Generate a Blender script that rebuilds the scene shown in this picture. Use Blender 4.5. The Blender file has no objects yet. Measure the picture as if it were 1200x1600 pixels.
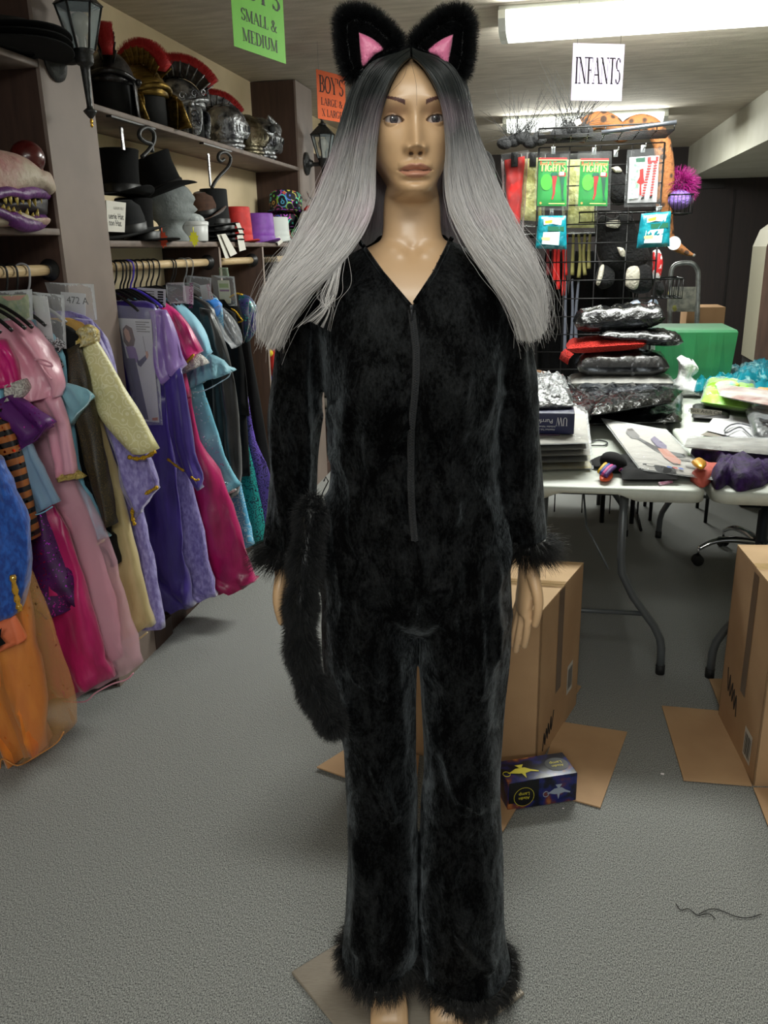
import bpy, bmesh, math, random
import numpy as np
from mathutils import Vector, Matrix, noise
from mathutils.bvhtree import BVHTree

SC = bpy.context.scene
COL = SC.collection
rng = random.Random(7)
nrg = np.random.default_rng(7)
PI = math.pi

# ------------------------------------------------------------------ camera
CAM_F, CAM_PITCH, CAM_ROLL, CAM_YAW, CAM_H = 1300.0, 17.5, -1.25, 11.2, 1.507
cam_d = bpy.data.cameras.new('camera')
cam = bpy.data.objects.new('camera', cam_d)
COL.objects.link(cam)
cam_d.sensor_fit = 'VERTICAL'
cam_d.sensor_height = 36.0
cam_d.lens = 36.0 * CAM_F / 1600.0
cam_d.clip_start = 0.05
CR = Matrix.Rotation(math.radians(CAM_YAW), 3, 'Z') @ Matrix.Rotation(math.radians(90 - CAM_PITCH), 3, 'X') @ Matrix.Rotation(math.radians(CAM_ROLL), 3, 'Z')
cam.matrix_world = Matrix.Translation((0, 0, CAM_H)) @ CR.to_4x4()
SC.camera = cam

# ------------------------------------------------------------------ colour management, world
SC.view_settings.view_transform = 'Standard'
SC.view_settings.look = 'None'
SC.view_settings.gamma = 1.0
SC.view_settings.use_curve_mapping = False
SC.view_settings.exposure = 0.0
W = bpy.data.worlds.new('world')
SC.world = W
W.use_nodes = True
W.node_tree.nodes['Background'].inputs[0].default_value = (0.55, 0.57, 0.6, 1)
W.node_tree.nodes['Background'].inputs[1].default_value = 0.55
TUBE_W = 72.0          # power of one ceiling fixture
SC.cycles.max_bounces = 8
SC.cycles.transparent_max_bounces = 24

# ------------------------------------------------------------------ locating helpers
CO = Vector((0, 0, CAM_H))
def ray(u, v): return CR @ Vector(((u - 600) / CAM_F, (800 - v) / CAM_F, -1))
def atz(u, v, z):
    d = ray(u, v); return CO + d * ((z - CAM_H) / d.z)
def aty(u, v, y):
    d = ray(u, v); return CO + d * (y / d.y)
def atx(u, v, x):
    d = ray(u, v); return CO + d * (x / d.x)

# ------------------------------------------------------------------ materials
def srgb(r, g, b):
    def c(x):
        x /= 255.0
        return x / 12.92 if x <= 0.04045 else ((x + 0.055) / 1.055) ** 2.4
    return (c(r), c(g), c(b), 1.0)

def mat(name, col, rough=0.6, metal=0.0, col2=None, nscale=20.0, stretch=(1, 1, 1), lo=0.35, hi=0.65, bump=0.0, bscale=None,
        sheen=0.0, coat=0.0, alpha=1.0, emit=0.0, spec=0.5, voronoi=False, sparkle=None, sscale=300.0, sthr=0.12, detail=4.0, trans=0.0, rough2=None):
    m = bpy.data.materials.new(name); m.use_nodes = True
    nt = m.node_tree; N = nt.nodes; L = nt.links
    b = N['Principled BSDF']
    c = srgb(*col)
    b.inputs['Base Color'].default_value = c
    b.inputs['Roughness'].default_value = rough
    b.inputs['Metallic'].default_value = metal
    b.inputs['Specular IOR Level'].default_value = spec
    b.inputs['Sheen Weight'].default_value = sheen
    b.inputs['Coat Weight'].default_value = coat
    b.inputs['Coat Roughness'].default_value = 0.12
    b.inputs['Alpha'].default_value = alpha
    b.inputs['Transmission Weight'].default_value = trans
    if emit:
        b.inputs['Emission Color'].default_value = c
        b.inputs['Emission Strength'].default_value = emit
    if col2 is not None or bump or sparkle:
        tc = N.new('ShaderNodeTexCoord'); mp = N.new('ShaderNodeMapping')
        mp.inputs['Scale'].default_value = stretch
        L.new(tc.outputs['Object'], mp.inputs['Vector'])
    tex = None
    if col2 is not None:
        if voronoi:
            tex = N.new('ShaderNodeTexVoronoi'); tex.inputs['Scale'].default_value = nscale; out = tex.outputs['Distance']
        else:
            tex = N.new('ShaderNodeTexNoise'); tex.inputs['Scale'].default_value = nscale; tex.inputs['Detail'].default_value = detail; out = tex.outputs['Fac']
        L.new(mp.outputs[0], tex.inputs['Vector'])
        rp = N.new('ShaderNodeValToRGB'); rp.color_ramp.elements[0].position = lo; rp.color_ramp.elements[1].position = hi
        rp.color_ramp.elements[0].color = c; rp.color_ramp.elements[1].color = srgb(*col2)
        L.new(out, rp.inputs[0]); L.new(rp.outputs[0], b.inputs['Base Color'])
        if rough2 is not None:
            mr = N.new('ShaderNodeMapRange'); mr.inputs[1].default_value = lo; mr.inputs[2].default_value = hi
            mr.inputs[3].default_value = rough; mr.inputs[4].default_value = rough2
            L.new(out, mr.inputs[0]); L.new(mr.outputs[0], b.inputs['Roughness'])
    if sparkle is not None:
        vo = N.new('ShaderNodeTexVoronoi'); vo.inputs['Scale'].default_value = sscale
        L.new(mp.outputs[0], vo.inputs['Vector'])
        sep = N.new('ShaderNodeSeparateColor'); L.new(vo.outputs['Color'], sep.inputs[0])
        lt = N.new('ShaderNodeMath'); lt.operation = 'LESS_THAN'; lt.inputs[1].default_value = sthr
        L.new(sep.outputs[0], lt.inputs[0])
        mx = N.new('ShaderNodeMix'); mx.data_type = 'RGBA'
        L.new(lt.outputs[0], mx.inputs['Factor'])
        if tex is not None: L.new(rp.outputs[0], mx.inputs['A'])
        else: mx.inputs['A'].default_value = c
        mx.inputs['B'].default_value = srgb(*sparkle)
        L.new(mx.outputs['Result'], b.inputs['Base Color'])
        L.new(lt.outputs[0], b.inputs['Metallic'])
        nm = N.new('ShaderNodeNormalMap')
        mm = N.new('ShaderNodeMath'); mm.operation = 'MULTIPLY'; mm.inputs[1].default_value = -0.25
        L.new(lt.outputs[0], mm.inputs[0])
        ad = N.new('ShaderNodeMath'); ad.operation = 'ADD'; ad.inputs[1].default_value = rough
        L.new(mm.outputs[0], ad.inputs[0]); L.new(ad.outputs[0], b.inputs['Roughness'])
    if bump:
        bt = N.new('ShaderNodeTexNoise'); bt.inputs['Scale'].default_value = bscale or nscale; bt.inputs['Detail'].default_value = 5
        L.new(mp.outputs[0], bt.inputs['Vector'])
        bp = N.new('ShaderNodeBump'); bp.inputs['Strength'].default_value = bump; bp.inputs['Distance'].default_value = 0.02
        L.new(bt.outputs['Fac'], bp.inputs['Height']); L.new(bp.outputs[0], b.inputs['Normal'])
    return m

def film(name, tint=(235, 238, 240), opac=0.05, bump=0.3, bscale=16.0):
    """clear crinkled plastic film: mostly see-through with sharp glints"""
    m = bpy.data.materials.new(name); m.use_nodes = True
    nt = m.node_tree; N = nt.nodes; L = nt.links
    b = N['Principled BSDF']
    b.inputs['Base Color'].default_value = srgb(*tint); b.inputs['Roughness'].default_value = 0.12
    tr = N.new('ShaderNodeBsdfTransparent'); mx = N.new('ShaderNodeMixShader')
    fr = N.new('ShaderNodeFresnel'); fr.inputs[0].default_value = 1.5
    ad = N.new('ShaderNodeMath'); ad.operation = 'ADD'; ad.inputs[1].default_value = opac; ad.use_clamp = True
    fm = N.new('ShaderNodeMath'); fm.operation = 'MULTIPLY_ADD'; fm.inputs[1].default_value = .55; fm.inputs[2].default_value = -.012; fm.use_clamp = True
    L.new(fr.outputs[0], fm.inputs[0]); L.new(fm.outputs[0], ad.inputs[0]); L.new(ad.outputs[0], mx.inputs[0])
    tc = N.new('ShaderNodeTexCoord'); bt = N.new('ShaderNodeTexNoise'); bt.inputs['Scale'].default_value = bscale; bt.inputs['Detail'].default_value = 3
    bp = N.new('ShaderNodeBump'); bp.inputs['Strength'].default_value = bump; bp.inputs['Distance'].default_value = 0.03
    L.new(tc.outputs['Object'], bt.inputs['Vector']); L.new(bt.outputs['Fac'], bp.inputs['Height'])
    L.new(bp.outputs[0], b.inputs['Normal']); L.new(bp.outputs[0], fr.inputs['Normal'])
    L.new(tr.outputs[0], mx.inputs[1]); L.new(b.outputs[0], mx.inputs[2])
    L.new(mx.outputs[0], N['Material Output'].inputs[0])
    return m

# ------------------------------------------------------------------ mesh builder
class MB:
    def __init__(s): s.v = []; s.f = []; s.m = []; s.s = []
    def add(s, vs, fs, m=0, sm=True):
        o = len(s.v); s.v.extend([tuple(p) for p in vs])
        for f in fs: s.f.append(tuple(i + o for i in f)); s.m.append(m); s.s.append(sm)
        return s
    def box(s, c, size, m=0, R=None, sm=False):
        hx, hy, hz = size[0] / 2, size[1] / 2, size[2] / 2
        vs = [Vector((x * hx, y * hy, z * hz)) for x in (-1, 1) for y in (-1, 1) for z in (-1, 1)]
        if R is not None: vs = [R @ p for p in vs]
        c = Vector(c)
        return s.add([p + c for p in vs], [(0, 1, 3, 2), (4, 6, 7, 5), (0, 4, 5, 1), (2, 3, 7, 6), (0, 2, 6, 4), (1, 5, 7, 3)], m, sm)
    def rbox(s, c, size, r=0.005, m=0, R=None, seg=3):
        bm = bmesh.new(); bmesh.ops.create_cube(bm, size=1.0)
        for v in bm.verts: v.co = Vector((v.co.x * size[0], v.co.y * size[1], v.co.z * size[2]))
        bmesh.ops.bevel(bm, geom=list(bm.edges), offset=min(r, min(size) * 0.49), segments=seg, affect='EDGES', profile=0.5)
        return s.bm(bm, c, R, m)
    def bm(s, bm, c=(0, 0, 0), R=None, m=0, sm=True):
        bm.verts.index_update(); c = Vector(c)
        vs = [((R @ v.co) if R is not None else v.co) + c for v in bm.verts]
        s.add(vs, [[v.index for v in f.verts] for f in bm.faces], m, sm); bm.free(); return s
    def loft(s, rings, m=0, cap=True, closed=True, sm=True):
        n = len(rings[0]); vs = [p for r in rings for p in r]; fs = []
        for i in range(len(rings) - 1):
            for j in range(n if closed else n - 1):
                k = (j + 1) % n
                fs.append((i * n + j, i * n + k, (i + 1) * n + k, (i + 1) * n + j))
        if cap and closed:
            fs.append(tuple(range(n - 1, -1, -1))); fs.append(tuple(range((len(rings) - 1) * n, len(rings) * n)))
        return s.add(vs, fs, m, sm)
    def tube(s, pts, r, n=8, m=0, cap=True, flat=1.0):
        pts = [Vector(p) for p in pts]; R = r if isinstance(r, (list, tuple)) else [r] * len(pts)
        t0 = (pts[1] - pts[0]).normalized()
        a = t0.orthogonal().normalized(); rings = []
        for i, p in enumerate(pts):
            t = (pts[min(i + 1, len(pts) - 1)] - pts[max(i - 1, 0)])
            t = t.normalized() if t.length > 1e-9 else t0
            a = (a - t * a.dot(t)); a = a.normalized() if a.length > 1e-6 else t.orthogonal().normalized()
            b = t.cross(a)
            rings.append([p + a * (R[i] * math.cos(q)) + b * (R[i] * flat * math.sin(q)) for q in [2 * PI * k / n for k in range(n)]])
        return s.loft(rings, m, cap)
    def lathe(s, prof, n=24, M=None, m=0, sx=1.0, sy=1.0, cap=True):
        rings = []
        for r, z in prof:
            ring = [Vector((r * sx * math.cos(2 * PI * k / n), r * sy * math.sin(2 * PI * k / n), z)) for k in range(n)]
            rings.append([M @ p for p in ring] if M is not None else ring)
        return s.loft(rings, m, cap)
    def prism(s, poly, h, M=None, m=0, sm=False):
        """outline in local xy extruded from z=0 to z=h"""
        n = len(poly)
        vs = [Vector((x, y, 0)) for x, y in poly] + [Vector((x, y, h)) for x, y in poly]
        if M is not None: vs = [M @ p for p in vs]
        fs = [tuple(range(n - 1, -1, -1)), tuple(range(n, 2 * n))] + [(i, (i + 1) % n, n + (i + 1) % n, n + i) for i in range(n)]
        return s.add(vs, fs, m, sm)
    def ball(s, c, r, m=0, n=16, k=10, R=None):
        rx, ry, rz = r if isinstance(r, (tuple, list)) else (r, r, r)
        c = Vector(c); rings = []
        for i in range(k + 1):
            t = PI * i / k; q = max(math.sin(t), 0.02)
            ring = [Vector((rx * q * math.cos(2 * PI * j / n), ry * q * math.sin(2 * PI * j / n), -rz * math.cos(t))) for j in range(n)]
            rings.append([(R @ p if R is not None else p) + c for p in ring])
        return s.loft(rings, m)
    def quad(s, a, b, c, d, m=0, sm=False): return s.add([a, b, c, d], [(0, 1, 2, 3)], m, sm)
    def mesh(s, name):
        me = bpy.data.meshes.new(name); me.from_pydata(s.v, [], s.f)
        me.polygons.foreach_set('material_index', s.m); me.polygons.foreach_set('use_smooth', s.s)
        me.update(); return me
    def build(s, name, mats, parent=None, local=False, kind=None):
        me = s.mesh(name)
        return link(name, me, mats, parent, local, kind)

def link(name, data, mats=None, parent=None, local=False, kind=None):
    if mats is not None:
        for m in (mats if isinstance(mats, (list, tuple)) else [mats]): data.materials.append(m)
    o = bpy.data.objects.new(name, data); COL.objects.link(o)
    if parent is not None:
        o.parent = parent
        if not local: o.matrix_parent_inverse = base_matrix(parent).inverted()
    if kind: o['kind'] = kind
    return o

def base_matrix(o):
    m = Matrix.Translation(o.location) @ o.rotation_euler.to_matrix().to_4x4()
    if o.parent is not None: m = base_matrix(o.parent) @ o.matrix_parent_inverse @ m
    return m

def tag(o, label, cat, group=None):
    o['label'] = label; o['category'] = cat
    if group: o['group'] = group
    return o
def thing(name, label, cat, loc=(0, 0, 0), rz=0.0, group=None):
    o = bpy.data.objects.new(name, None); COL.objects.link(o)
    o.empty_display_size = 0.05; o.location = loc; o.rotation_euler = (0, 0, rz)
    return tag(o, label, cat, group)
def struct(mb, name, mats):
    return mb.build(name, mats, kind='structure')
def copy_tree(o, parent=None):
    c = o.copy(); COL.objects.link(c)
    if parent is not None:
        pi = o.matrix_parent_inverse.copy(); c.parent = parent; c.matrix_parent_inverse = pi
    for ch in list(o.children): copy_tree(ch, c)
    return c

def frame(x, y, o):
    """matrix whose x / y axes and origin are given; z = x cross y"""
    x = Vector(x).normalized(); z = x.cross(Vector(y)).normalized(); y = z.cross(x)
    return Matrix(((x.x, y.x, z.x, o[0]), (x.y, y.y, z.y, o[1]), (x.z, y.z, z.z, o[2]), (0, 0, 0, 1)))

def catmull(pts, k=6):
    """smooth polyline through pts (tuples of any length)"""
    P = [np.array(p, float) for p in pts]; out = []
    for i in range(len(P) - 1):
        p0 = P[max(i - 1, 0)]; p1 = P[i]; p2 = P[i + 1]; p3 = P[min(i + 2, len(P) - 1)]
        for j in range(k):
            t = j / k
            out.append(0.5 * (2 * p1 + (p2 - p0) * t + (2 * p0 - 5 * p1 + 4 * p2 - p3) * t * t + (3 * p1 - p0 - 3 * p2 + p3) * t ** 3))
    out.append(P[-1]); return out

# ------------------------------------------------------------------ strands (fur, hair, feathers)
def strands(name, roots, dirs, lengths, radius, material, parent=None, local=True, steps=5, gravity=0.0, curl=0.0, kind=None):
    """roots/dirs: (n,3) arrays; each strand bends down by gravity and wobbles by curl"""
    n = len(roots); P = np.zeros((n, steps, 3), dtype=np.float32)
    d = dirs / np.maximum(np.linalg.norm(dirs, axis=1, keepdims=True), 1e-9); p = roots.astype(float).copy()
    seg = (lengths / (steps - 1))[:, None]
    for k in range(steps):
        P[:, k] = p; p = p + d * seg
        d = d + np.array([0, 0, -gravity]) + nrg.normal(0, curl, (n, 3)) if (gravity or curl) else d
        d = d / np.linalg.norm(d, axis=1, keepdims=True)
    return strand_curves(name, P, radius, material, parent, local, kind)
def strand_curves(name, P, radius, material, parent=None, local=True, kind=None, tip=0.15):
    n, k, _ = P.shape
    cu = bpy.data.hair_curves.new(name); cu.add_curves([k] * n)
    cu.attributes['position'].data.foreach_set('vector', np.ascontiguousarray(P, dtype=np.float32).ravel())
    ra = cu.attributes.get('radius') or cu.attributes.new('radius', 'FLOAT', 'POINT')
    rr = np.tile(np.linspace(1, tip, k), (n, 1)) * (radius if np.isscalar(radius) else np.asarray(radius)[:, None])
    ra.data.foreach_set('value', rr.astype(np.float32).ravel())
    return link(name, cu, material, parent, local, kind)
def scatter(V, F, n, mask=None):
    """n points and normals spread evenly over the faces F of V"""
    V = np.asarray(V, float); T = []
    for f in F:
        for i in range(1, len(f) - 1): T.append((f[0], f[i], f[i + 1]))
    T = np.array(T); a, b, c = V[T[:, 0]], V[T[:, 1]], V[T[:, 2]]
    nn = np.cross(b - a, c - a); ar = np.linalg.norm(nn, axis=1)
    if mask is not None: ar = ar * mask((a + b + c) / 3)
    idx = nrg.choice(len(T), n, p=ar / ar.sum())
    r1 = np.sqrt(nrg.random(n))[:, None]; r2 = nrg.random(n)[:, None]
    return (1 - r1) * a[idx] + r1 * (1 - r2) * b[idx] + r1 * r2 * c[idx], nn[idx] / np.maximum(ar[idx] if mask is None else np.linalg.norm(nn[idx], axis=1), 1e-12)[:, None]

# ------------------------------------------------------------------ serif lettering drawn as flat strokes
def arc(cx, cy, rx, ry, a0, a1, k=14):
    return [(cx + rx * math.cos(math.radians(a0 + (a1 - a0) * i / k)), cy + ry * math.sin(math.radians(a0 + (a1 - a0) * i / k))) for i in range(k + 1)]
TK, TN = 0.13, 0.04
GL = {
 'I': (.40, [([(.2, 0), (.2, 1)], TK)], [(.2, 0), (.2, 1)]),
 'N': (.92, [([(.16, 0), (.16, 1)], TN), ([(.14, 1), (.78, 0)], TK), ([(.78, 0), (.78, 1)], TN)], [(.16, 0), (.10, 1), (.78, 1)]),
 'F': (.66, [([(.2, 0), (.2, 1)], TK), ([(.2, .98), (.62, .98), (.62, .80)], TN), ([(.2, .52), (.48, .52)], TN), ([(.48, .4), (.48, .64)], TN)], [(.2, 0), (.14, 1)]),
 'A': (.86, [([(.1, 0), (.43, 1)], TN), ([(.43, 1), (.76, 0)], TK), ([(.22, .34), (.64, .34)], TN)], [(.1, 0), (.76, 0)]),
 'T': (.74, [([(.37, 0), (.37, 1)], TK), ([(.04, .78), (.05, .98), (.69, .98), (.70, .78)], TN)], [(.37, 0)]),
 'S': (.60, [(arc(.30, .75, .20, .23, 20, 270) + arc(.30, .27, .22, .25, 90, -160), None), ([(.5, .98), (.5, .76)], TN), ([(.08, .02), (.08, .26)], TN)], []),
 'B': (.72, [([(.2, 0), (.2, 1)], TK), ([(.2, .98)] + arc(.38, .75, .20, .23, 90, -90) + [(.2, .52)], None), ([(.2, .52)] + arc(.40, .27, .24, .25, 90, -90) + [(.2, .02)], None)], [(.14, 0), (.14, 1)]),
 'O': (.84, [(arc(.42, .5, .34, .49, 0, 360, 28), None)], []),
 'Y': (.80, [([(.4, 0), (.4, .45)], TK), ([(.08, 1), (.4, .45)], TK), ([(.4, .45), (.72, 1)], TN)], [(.4, 0), (.1, 1), (.7, 1)]),
 "'": (.26, [([(.13, 1), (.11, .72)], .1)], []),
 'M': (1.06, [([(.16, 0), (.16, 1)], TN), ([(.16, 1), (.52, .05)], TK), ([(.52, .05), (.88, 1)], TN), ([(.88, 0), (.88, 1)], TK)], [(.16, 0), (.12, 1), (.88, 0), (.92, 1)]),
 'L': (.66, [([(.2, 0), (.2, 1)], TK), ([(.2, .02), (.6, .02), (.62, .24)], TN)], [(.14, 0), (.2, 1)]),
 'E': (.70, [([(.2, 0), (.2, 1)], TK), ([(.2, .98), (.6, .98), (.61, .8)], TN), ([(.2, .52), (.48, .52)], TN), ([(.2, .02), (.62, .02), (.65, .24)], TN)], [(.14, 0), (.14, 1)]),
 'D': (.84, [([(.2, 0), (.2, 1)], TK), ([(.2, .98)] + arc(.36, .5, .38, .48, 90, -90, 18) + [(.2, .02)], None)], [(.14, 0), (.14, 1)]),
 'U': (.84, [([(.18, 1), (.18, .3)] + arc(.43, .3, .25, .28, 180, 360) + [(.68, .3), (.68, 1)], None)], [(.18, 1), (.68, 1)]),
 'X': (.84, [([(.14, 1), (.70, 0)], TK), ([(.70, 1), (.14, 0)], TN)], [(.14, 0), (.70, 0), (.14, 1), (.70, 1)]),
 'R': (.78, [([(.2, 0), (.2, 1)], TK), ([(.2, .98)] + arc(.38, .74, .21, .24, 90, -90) + [(.2, .5)], None), ([(.38, .5), (.70, 0)], TK)], [(.2, 0), (.14, 1), (.72, 0)]),
 'G': (.84, [(arc(.42, .5, .34, .49, 40, 320, 24), None), ([(.68, .1), (.68, .42)], TK), ([(.66, .98), (.66, .76)], TN)], [(.66, .42)]),
 'H': (.88, [([(.2, 0), (.2, 1)], TK), ([(.68, 0), (.68, 1)], TK), ([(.2, .5), (.68, .5)], TN)], [(.2, 0), (.2, 1), (.68, 0), (.68, 1)]),
 'W': (1.1, [([(.08, 1), (.32, 0)], TK), ([(.32, 0), (.55, .9)], TN), ([(.55, .9), (.79, 0)], TK), ([(.79, 0), (1.02, 1)], TN)], [(.1, 1), (.55, 1), (1.0, 1)]),
 '&': (.92, [([(.80, .5), (.55, .12)] + arc(.36, .24, .24, .22, -50, -270, 12) + [(.46, .62)] + arc(.40, .80, .15, .17, -40, 200, 12) + [(.30, .66), (.78, .02), (.9, .06)], None)], [(.78, .5)]),
}
def lettering(text, M, height, material, parent=None, center=True, squash=1.0, name='lettering', bold=1.0, fitw=None):
    """serif capitals laid flat in the xy plane of M (kept 0.6 mm proud of it)"""
    mb = MB(); wtot = sum(GL[c][0] if c != ' ' else .35 for c in text)
    x0 = -wtot / 2 if center else 0.0
    if fitw: squash = fitw / (wtot * height)
    def put(x, y): return M @ Vector((x * height * squash, y * height, 0.0006))
    def seg(a, b, w):
        dx, dy = b[0] - a[0], b[1] - a[1]; l = math.hypot(dx, dy) or 1e-6
        if w is None: w = TN + (TK - TN) * abs(dy / l) ** 1.3
        w *= bold; nx, ny = -dy / l * w / 2, dx / l * w / 2
        if abs(dy) > abs(dx): nx, ny = math.copysign(w / 2, nx) * (1 if abs(nx) > 0 else 0), 0
        mb.quad(put(x0 + a[0] + nx, a[1] + ny), put(x0 + a[0] - nx, a[1] - ny), put(x0 + b[0] - nx, b[1] - ny), put(x0 + b[0] + nx, b[1] + ny))
    for c in text:
        if c == ' ': x0 += .35; continue
        w, st, sf = GL[c]
        for pl, wt in st:
            for a, b in zip(pl[:-1], pl[1:]): seg(a, b, wt)
        for sx, sy in sf:
            y = sy - 0.015 if sy > .5 else sy + 0.015
            seg((sx - .14, y), (sx + .14, y), .035)
        x0 += w
    return mb.build(name, material, parent)
def small_text(text, M, size, material, parent=None, name='lettering', align='CENTER'):
    cu = bpy.data.curves.new(name, 'FONT'); cu.body = text; cu.size = size; cu.align_x = align
    tmp = bpy.data.objects.new('tmp', cu); COL.objects.link(tmp)
    me = bpy.data.meshes.new_from_object(tmp.evaluated_get(bpy.context.evaluated_depsgraph_get())); me.name = name
    bpy.data.objects.remove(tmp); bpy.data.curves.remove(cu); me.materials.clear()
    o = link(name, me, material, parent)
    mw = M @ Matrix.Translation((0, 0, 0.0007))
    if parent is not None: o.matrix_parent_inverse = Matrix.Identity(4); mw = base_matrix(parent).inverted() @ mw
    o.matrix_basis = mw
    return o
# ------------------------------------------------------------------ the room
CEIL = 2.46
WX = -1.765           # left wall
SX = -1.49            # front plane of the shelving
def carpet():
    m = mat('carpet', (58, 59, 61), 0.95, col2=(182, 183, 178), nscale=300, lo=0.34, hi=0.70, bump=0.22, bscale=300, detail=3, stretch=(1.6, 0.8, 1))
    return m
M_carpet = carpet()
M_ceil = mat('ceiling_plaster', (206, 197, 182), 0.9, col2=(184, 175, 160), nscale=6, stretch=(1, 4, 1), bump=0.35, bscale=60)
M_wall = mat('cream_wall', (236, 216, 178), 0.85, col2=(226, 206, 168), nscale=5)
M_white = mat('white_paint', (205, 203, 190), 0.7, col2=(190, 188, 172), nscale=3)
M_brown = mat('brown_panel', (74, 52, 42), 0.55, col2=(60, 41, 33), nscale=8, stretch=(6, 6, 0.6))
M_taupe = mat('taupe_paint', (136, 120, 110), 0.6, col2=(122, 107, 98), nscale=4)
M_dark = mat('dark_panelling', (38, 25, 23), 0.6, col2=(28, 19, 18), nscale=6, stretch=(8, 8, 0.5))
struct(MB().box((0.4, 4.2, -0.05), (7.5, 14.5, 0.1)), 'floor', M_carpet)
struct(MB().box((0.4, 4.2, CEIL + 0.05), (7.5, 14.5, 0.1)), 'ceiling', M_ceil)
struct(MB().box((WX - 0.05, 4.2, CEIL / 2), (0.1, 14.5, CEIL)), 'wall_left', M_wall)
struct(MB().box((0.9, 9.85, CEIL / 2), (5.4, 0.1, CEIL)), 'wall_back', M_dark)
struct(MB().box((3.9, 4.2, CEIL / 2), (0.1, 14.5, CEIL)), 'wall_right', M_white)
struct(MB().box((2.6, 4.6, (2.14 + CEIL) / 2), (2.46, 10.4, CEIL - 2.14)), 'trim_1', M_white)       # dropped bulkhead
for k, x in enumerate((1.05, 1.86, 2.7)):
    struct(MB().box((x, 9.79, 1.0), (0.012, 0.02, 2.06)), 'trim_%d' % (k + 2), mat('panel_seam%d' % k, (22, 15, 14), 0.7))
struct(MB().box((0.0, 9.785, 2.09), (3.5, 0.03, 0.09)), 'trim_5', mat('dark_header', (26, 20, 19), 0.6))

# ceiling fixtures: wrap-around fluorescent lamps
M_diff = bpy.data.materials.new('lamp_diffuser'); M_diff.use_nodes = True
_b = M_diff.node_tree.nodes['Principled BSDF']
_b.inputs['Base Color'].default_value = (0.8, 0.85, 0.8, 1); _b.inputs['Emission Color'].default_value = (0.96, 1.0, 0.95, 1); _b.inputs['Emission Strength'].default_value = 1.6
M_lampbody = mat('white_enamel', (220, 224, 214), 0.4)
def fixture(x0, y0, label, power, length=1.22, width=0.33):
    t = thing('ceiling_lamp', label, 'lamp', (x0 + length / 2, y0 + width / 2, CEIL), group=None)
    c = Vector((x0 + length / 2, y0 + width / 2, CEIL))
    MB().rbox(c + Vector((0, 0, -0.012)), (length, width * 0.9, 0.024), 0.004).build('lamp_housing', M_lampbody, t)
    prof = [(-width / 2, -0.02), (-width / 2, -0.05), (-width / 2 + 0.05, -0.088), (-0.02, -0.094), (0.02, -0.094), (width / 2 - 0.05, -0.088), (width / 2, -0.05), (width / 2, -0.02)]
    rings = [[c + Vector((sx, y, z)) for y, z in prof] for sx in (-length / 2 + 0.03, length / 2 - 0.03)]
    MB().loft(rings, sm=False).build('lamp_diffuser', M_diff, t)
    for sx in (-length / 2 + 0.015, length / 2 - 0.015):
        rr = [[c + Vector((sx + d, y * 1.01, z * 1.02)) for y, z in prof] for d in (-0.015, 0.015)]
        MB().loft(rr, sm=False).build('end_cap', M_lampbody, t)
    ld = bpy.data.lights.new('lamp_light', 'AREA'); ld.shape = 'RECTANGLE'; ld.size = length * 0.95; ld.size_y = width
    ld.energy = power; ld.color = (0.97, 1.0, 0.94)
    lo = bpy.data.objects.new('lamp_light', ld); COL.objects.link(lo)
    lo.parent = t; lo.location = (0, 0, -0.105)
    # the sides of the wrap-around lens wash the ceiling
    for sy in (-1, 1):
        l2 = bpy.data.lights.new('lamp_side_light', 'AREA'); l2.shape = 'RECTANGLE'; l2.size = length * 0.95; l2.size_y = 0.06
        l2.energy = power * 0.16; l2.color = (0.97, 1.0, 0.94)
        o2 = bpy.data.objects.new('lamp_side_light', l2); COL.objects.link(o2); o2.parent = t
        o2.location = (0, sy * (width / 2 + 0.012), -0.06); o2.rotation_euler = (sy * math.radians(78), 0, 0)
    return t
fixture(-0.25, 3.92, 'long white fluorescent ceiling lamp nearest the white paper sign', TUBE_W)
fixture(-0.40, 7.05, 'smaller looking lit ceiling lamp seen above the black wire rack', TUBE_W)
fixture(-0.55, 0.22, 'ceiling lamp over the aisle just above the viewpoint', TUBE_W * 0.155)
fixture(-0.55, -2.2, 'unseen ceiling lamp added over the aisle far behind the viewpoint', TUBE_W * 0.8)  # out of view, added to brighten the dim room from behind
fixture(1.6, 2.2, 'unseen ceiling lamp added over the tables beyond the frame edge', TUBE_W * 0.32)  # added fill fixture, out of view to the right

# ------------------------------------------------------------------ shelving along the left wall
M_rod = mat('pale_wood_rod', (206, 180, 138), 0.55, col2=(184, 156, 112), nscale=30, stretch=(8, 0.5, 8))
M_iron = mat('black_iron', (24, 24, 25), 0.45)
M_shelf = mat('shelf_edge', (128, 112, 102), 0.6, col2=(104, 90, 82), nscale=14, stretch=(1, 1, 4))
ROD_X, ROD_Z = -1.545, 1.468
def rod_part(y0, y1, t):
    MB().tube([(ROD_X, y0, ROD_Z), (ROD_X, y1, ROD_Z)], 0.0165, 16).build('clothes_rod', M_rod, t)
    for y, s in ((y0, 1), (y1, -1)):
        M = Matrix.Translation((ROD_X, y, ROD_Z)) @ Matrix.Rotation(-s * PI / 2, 4, 'X')
        MB().lathe([(0.034, 0), (0.034, 0.004), (0.024, 0.008), (0.022, 0.022), (0.018, 0.024)], 18, M).build('rod_socket', M_iron, t)
def board(t, name, x0, x1, y0, y1, z0, z1, m):
    c = ((x0 + x1) / 2, (y0 + y1) / 2, (z0 + z1) / 2)
    MB().rbox(c, (abs(x1 - x0), abs(y1 - y0), abs(z1 - z0)), 0.003, seg=2).build(name, m, t)
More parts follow.
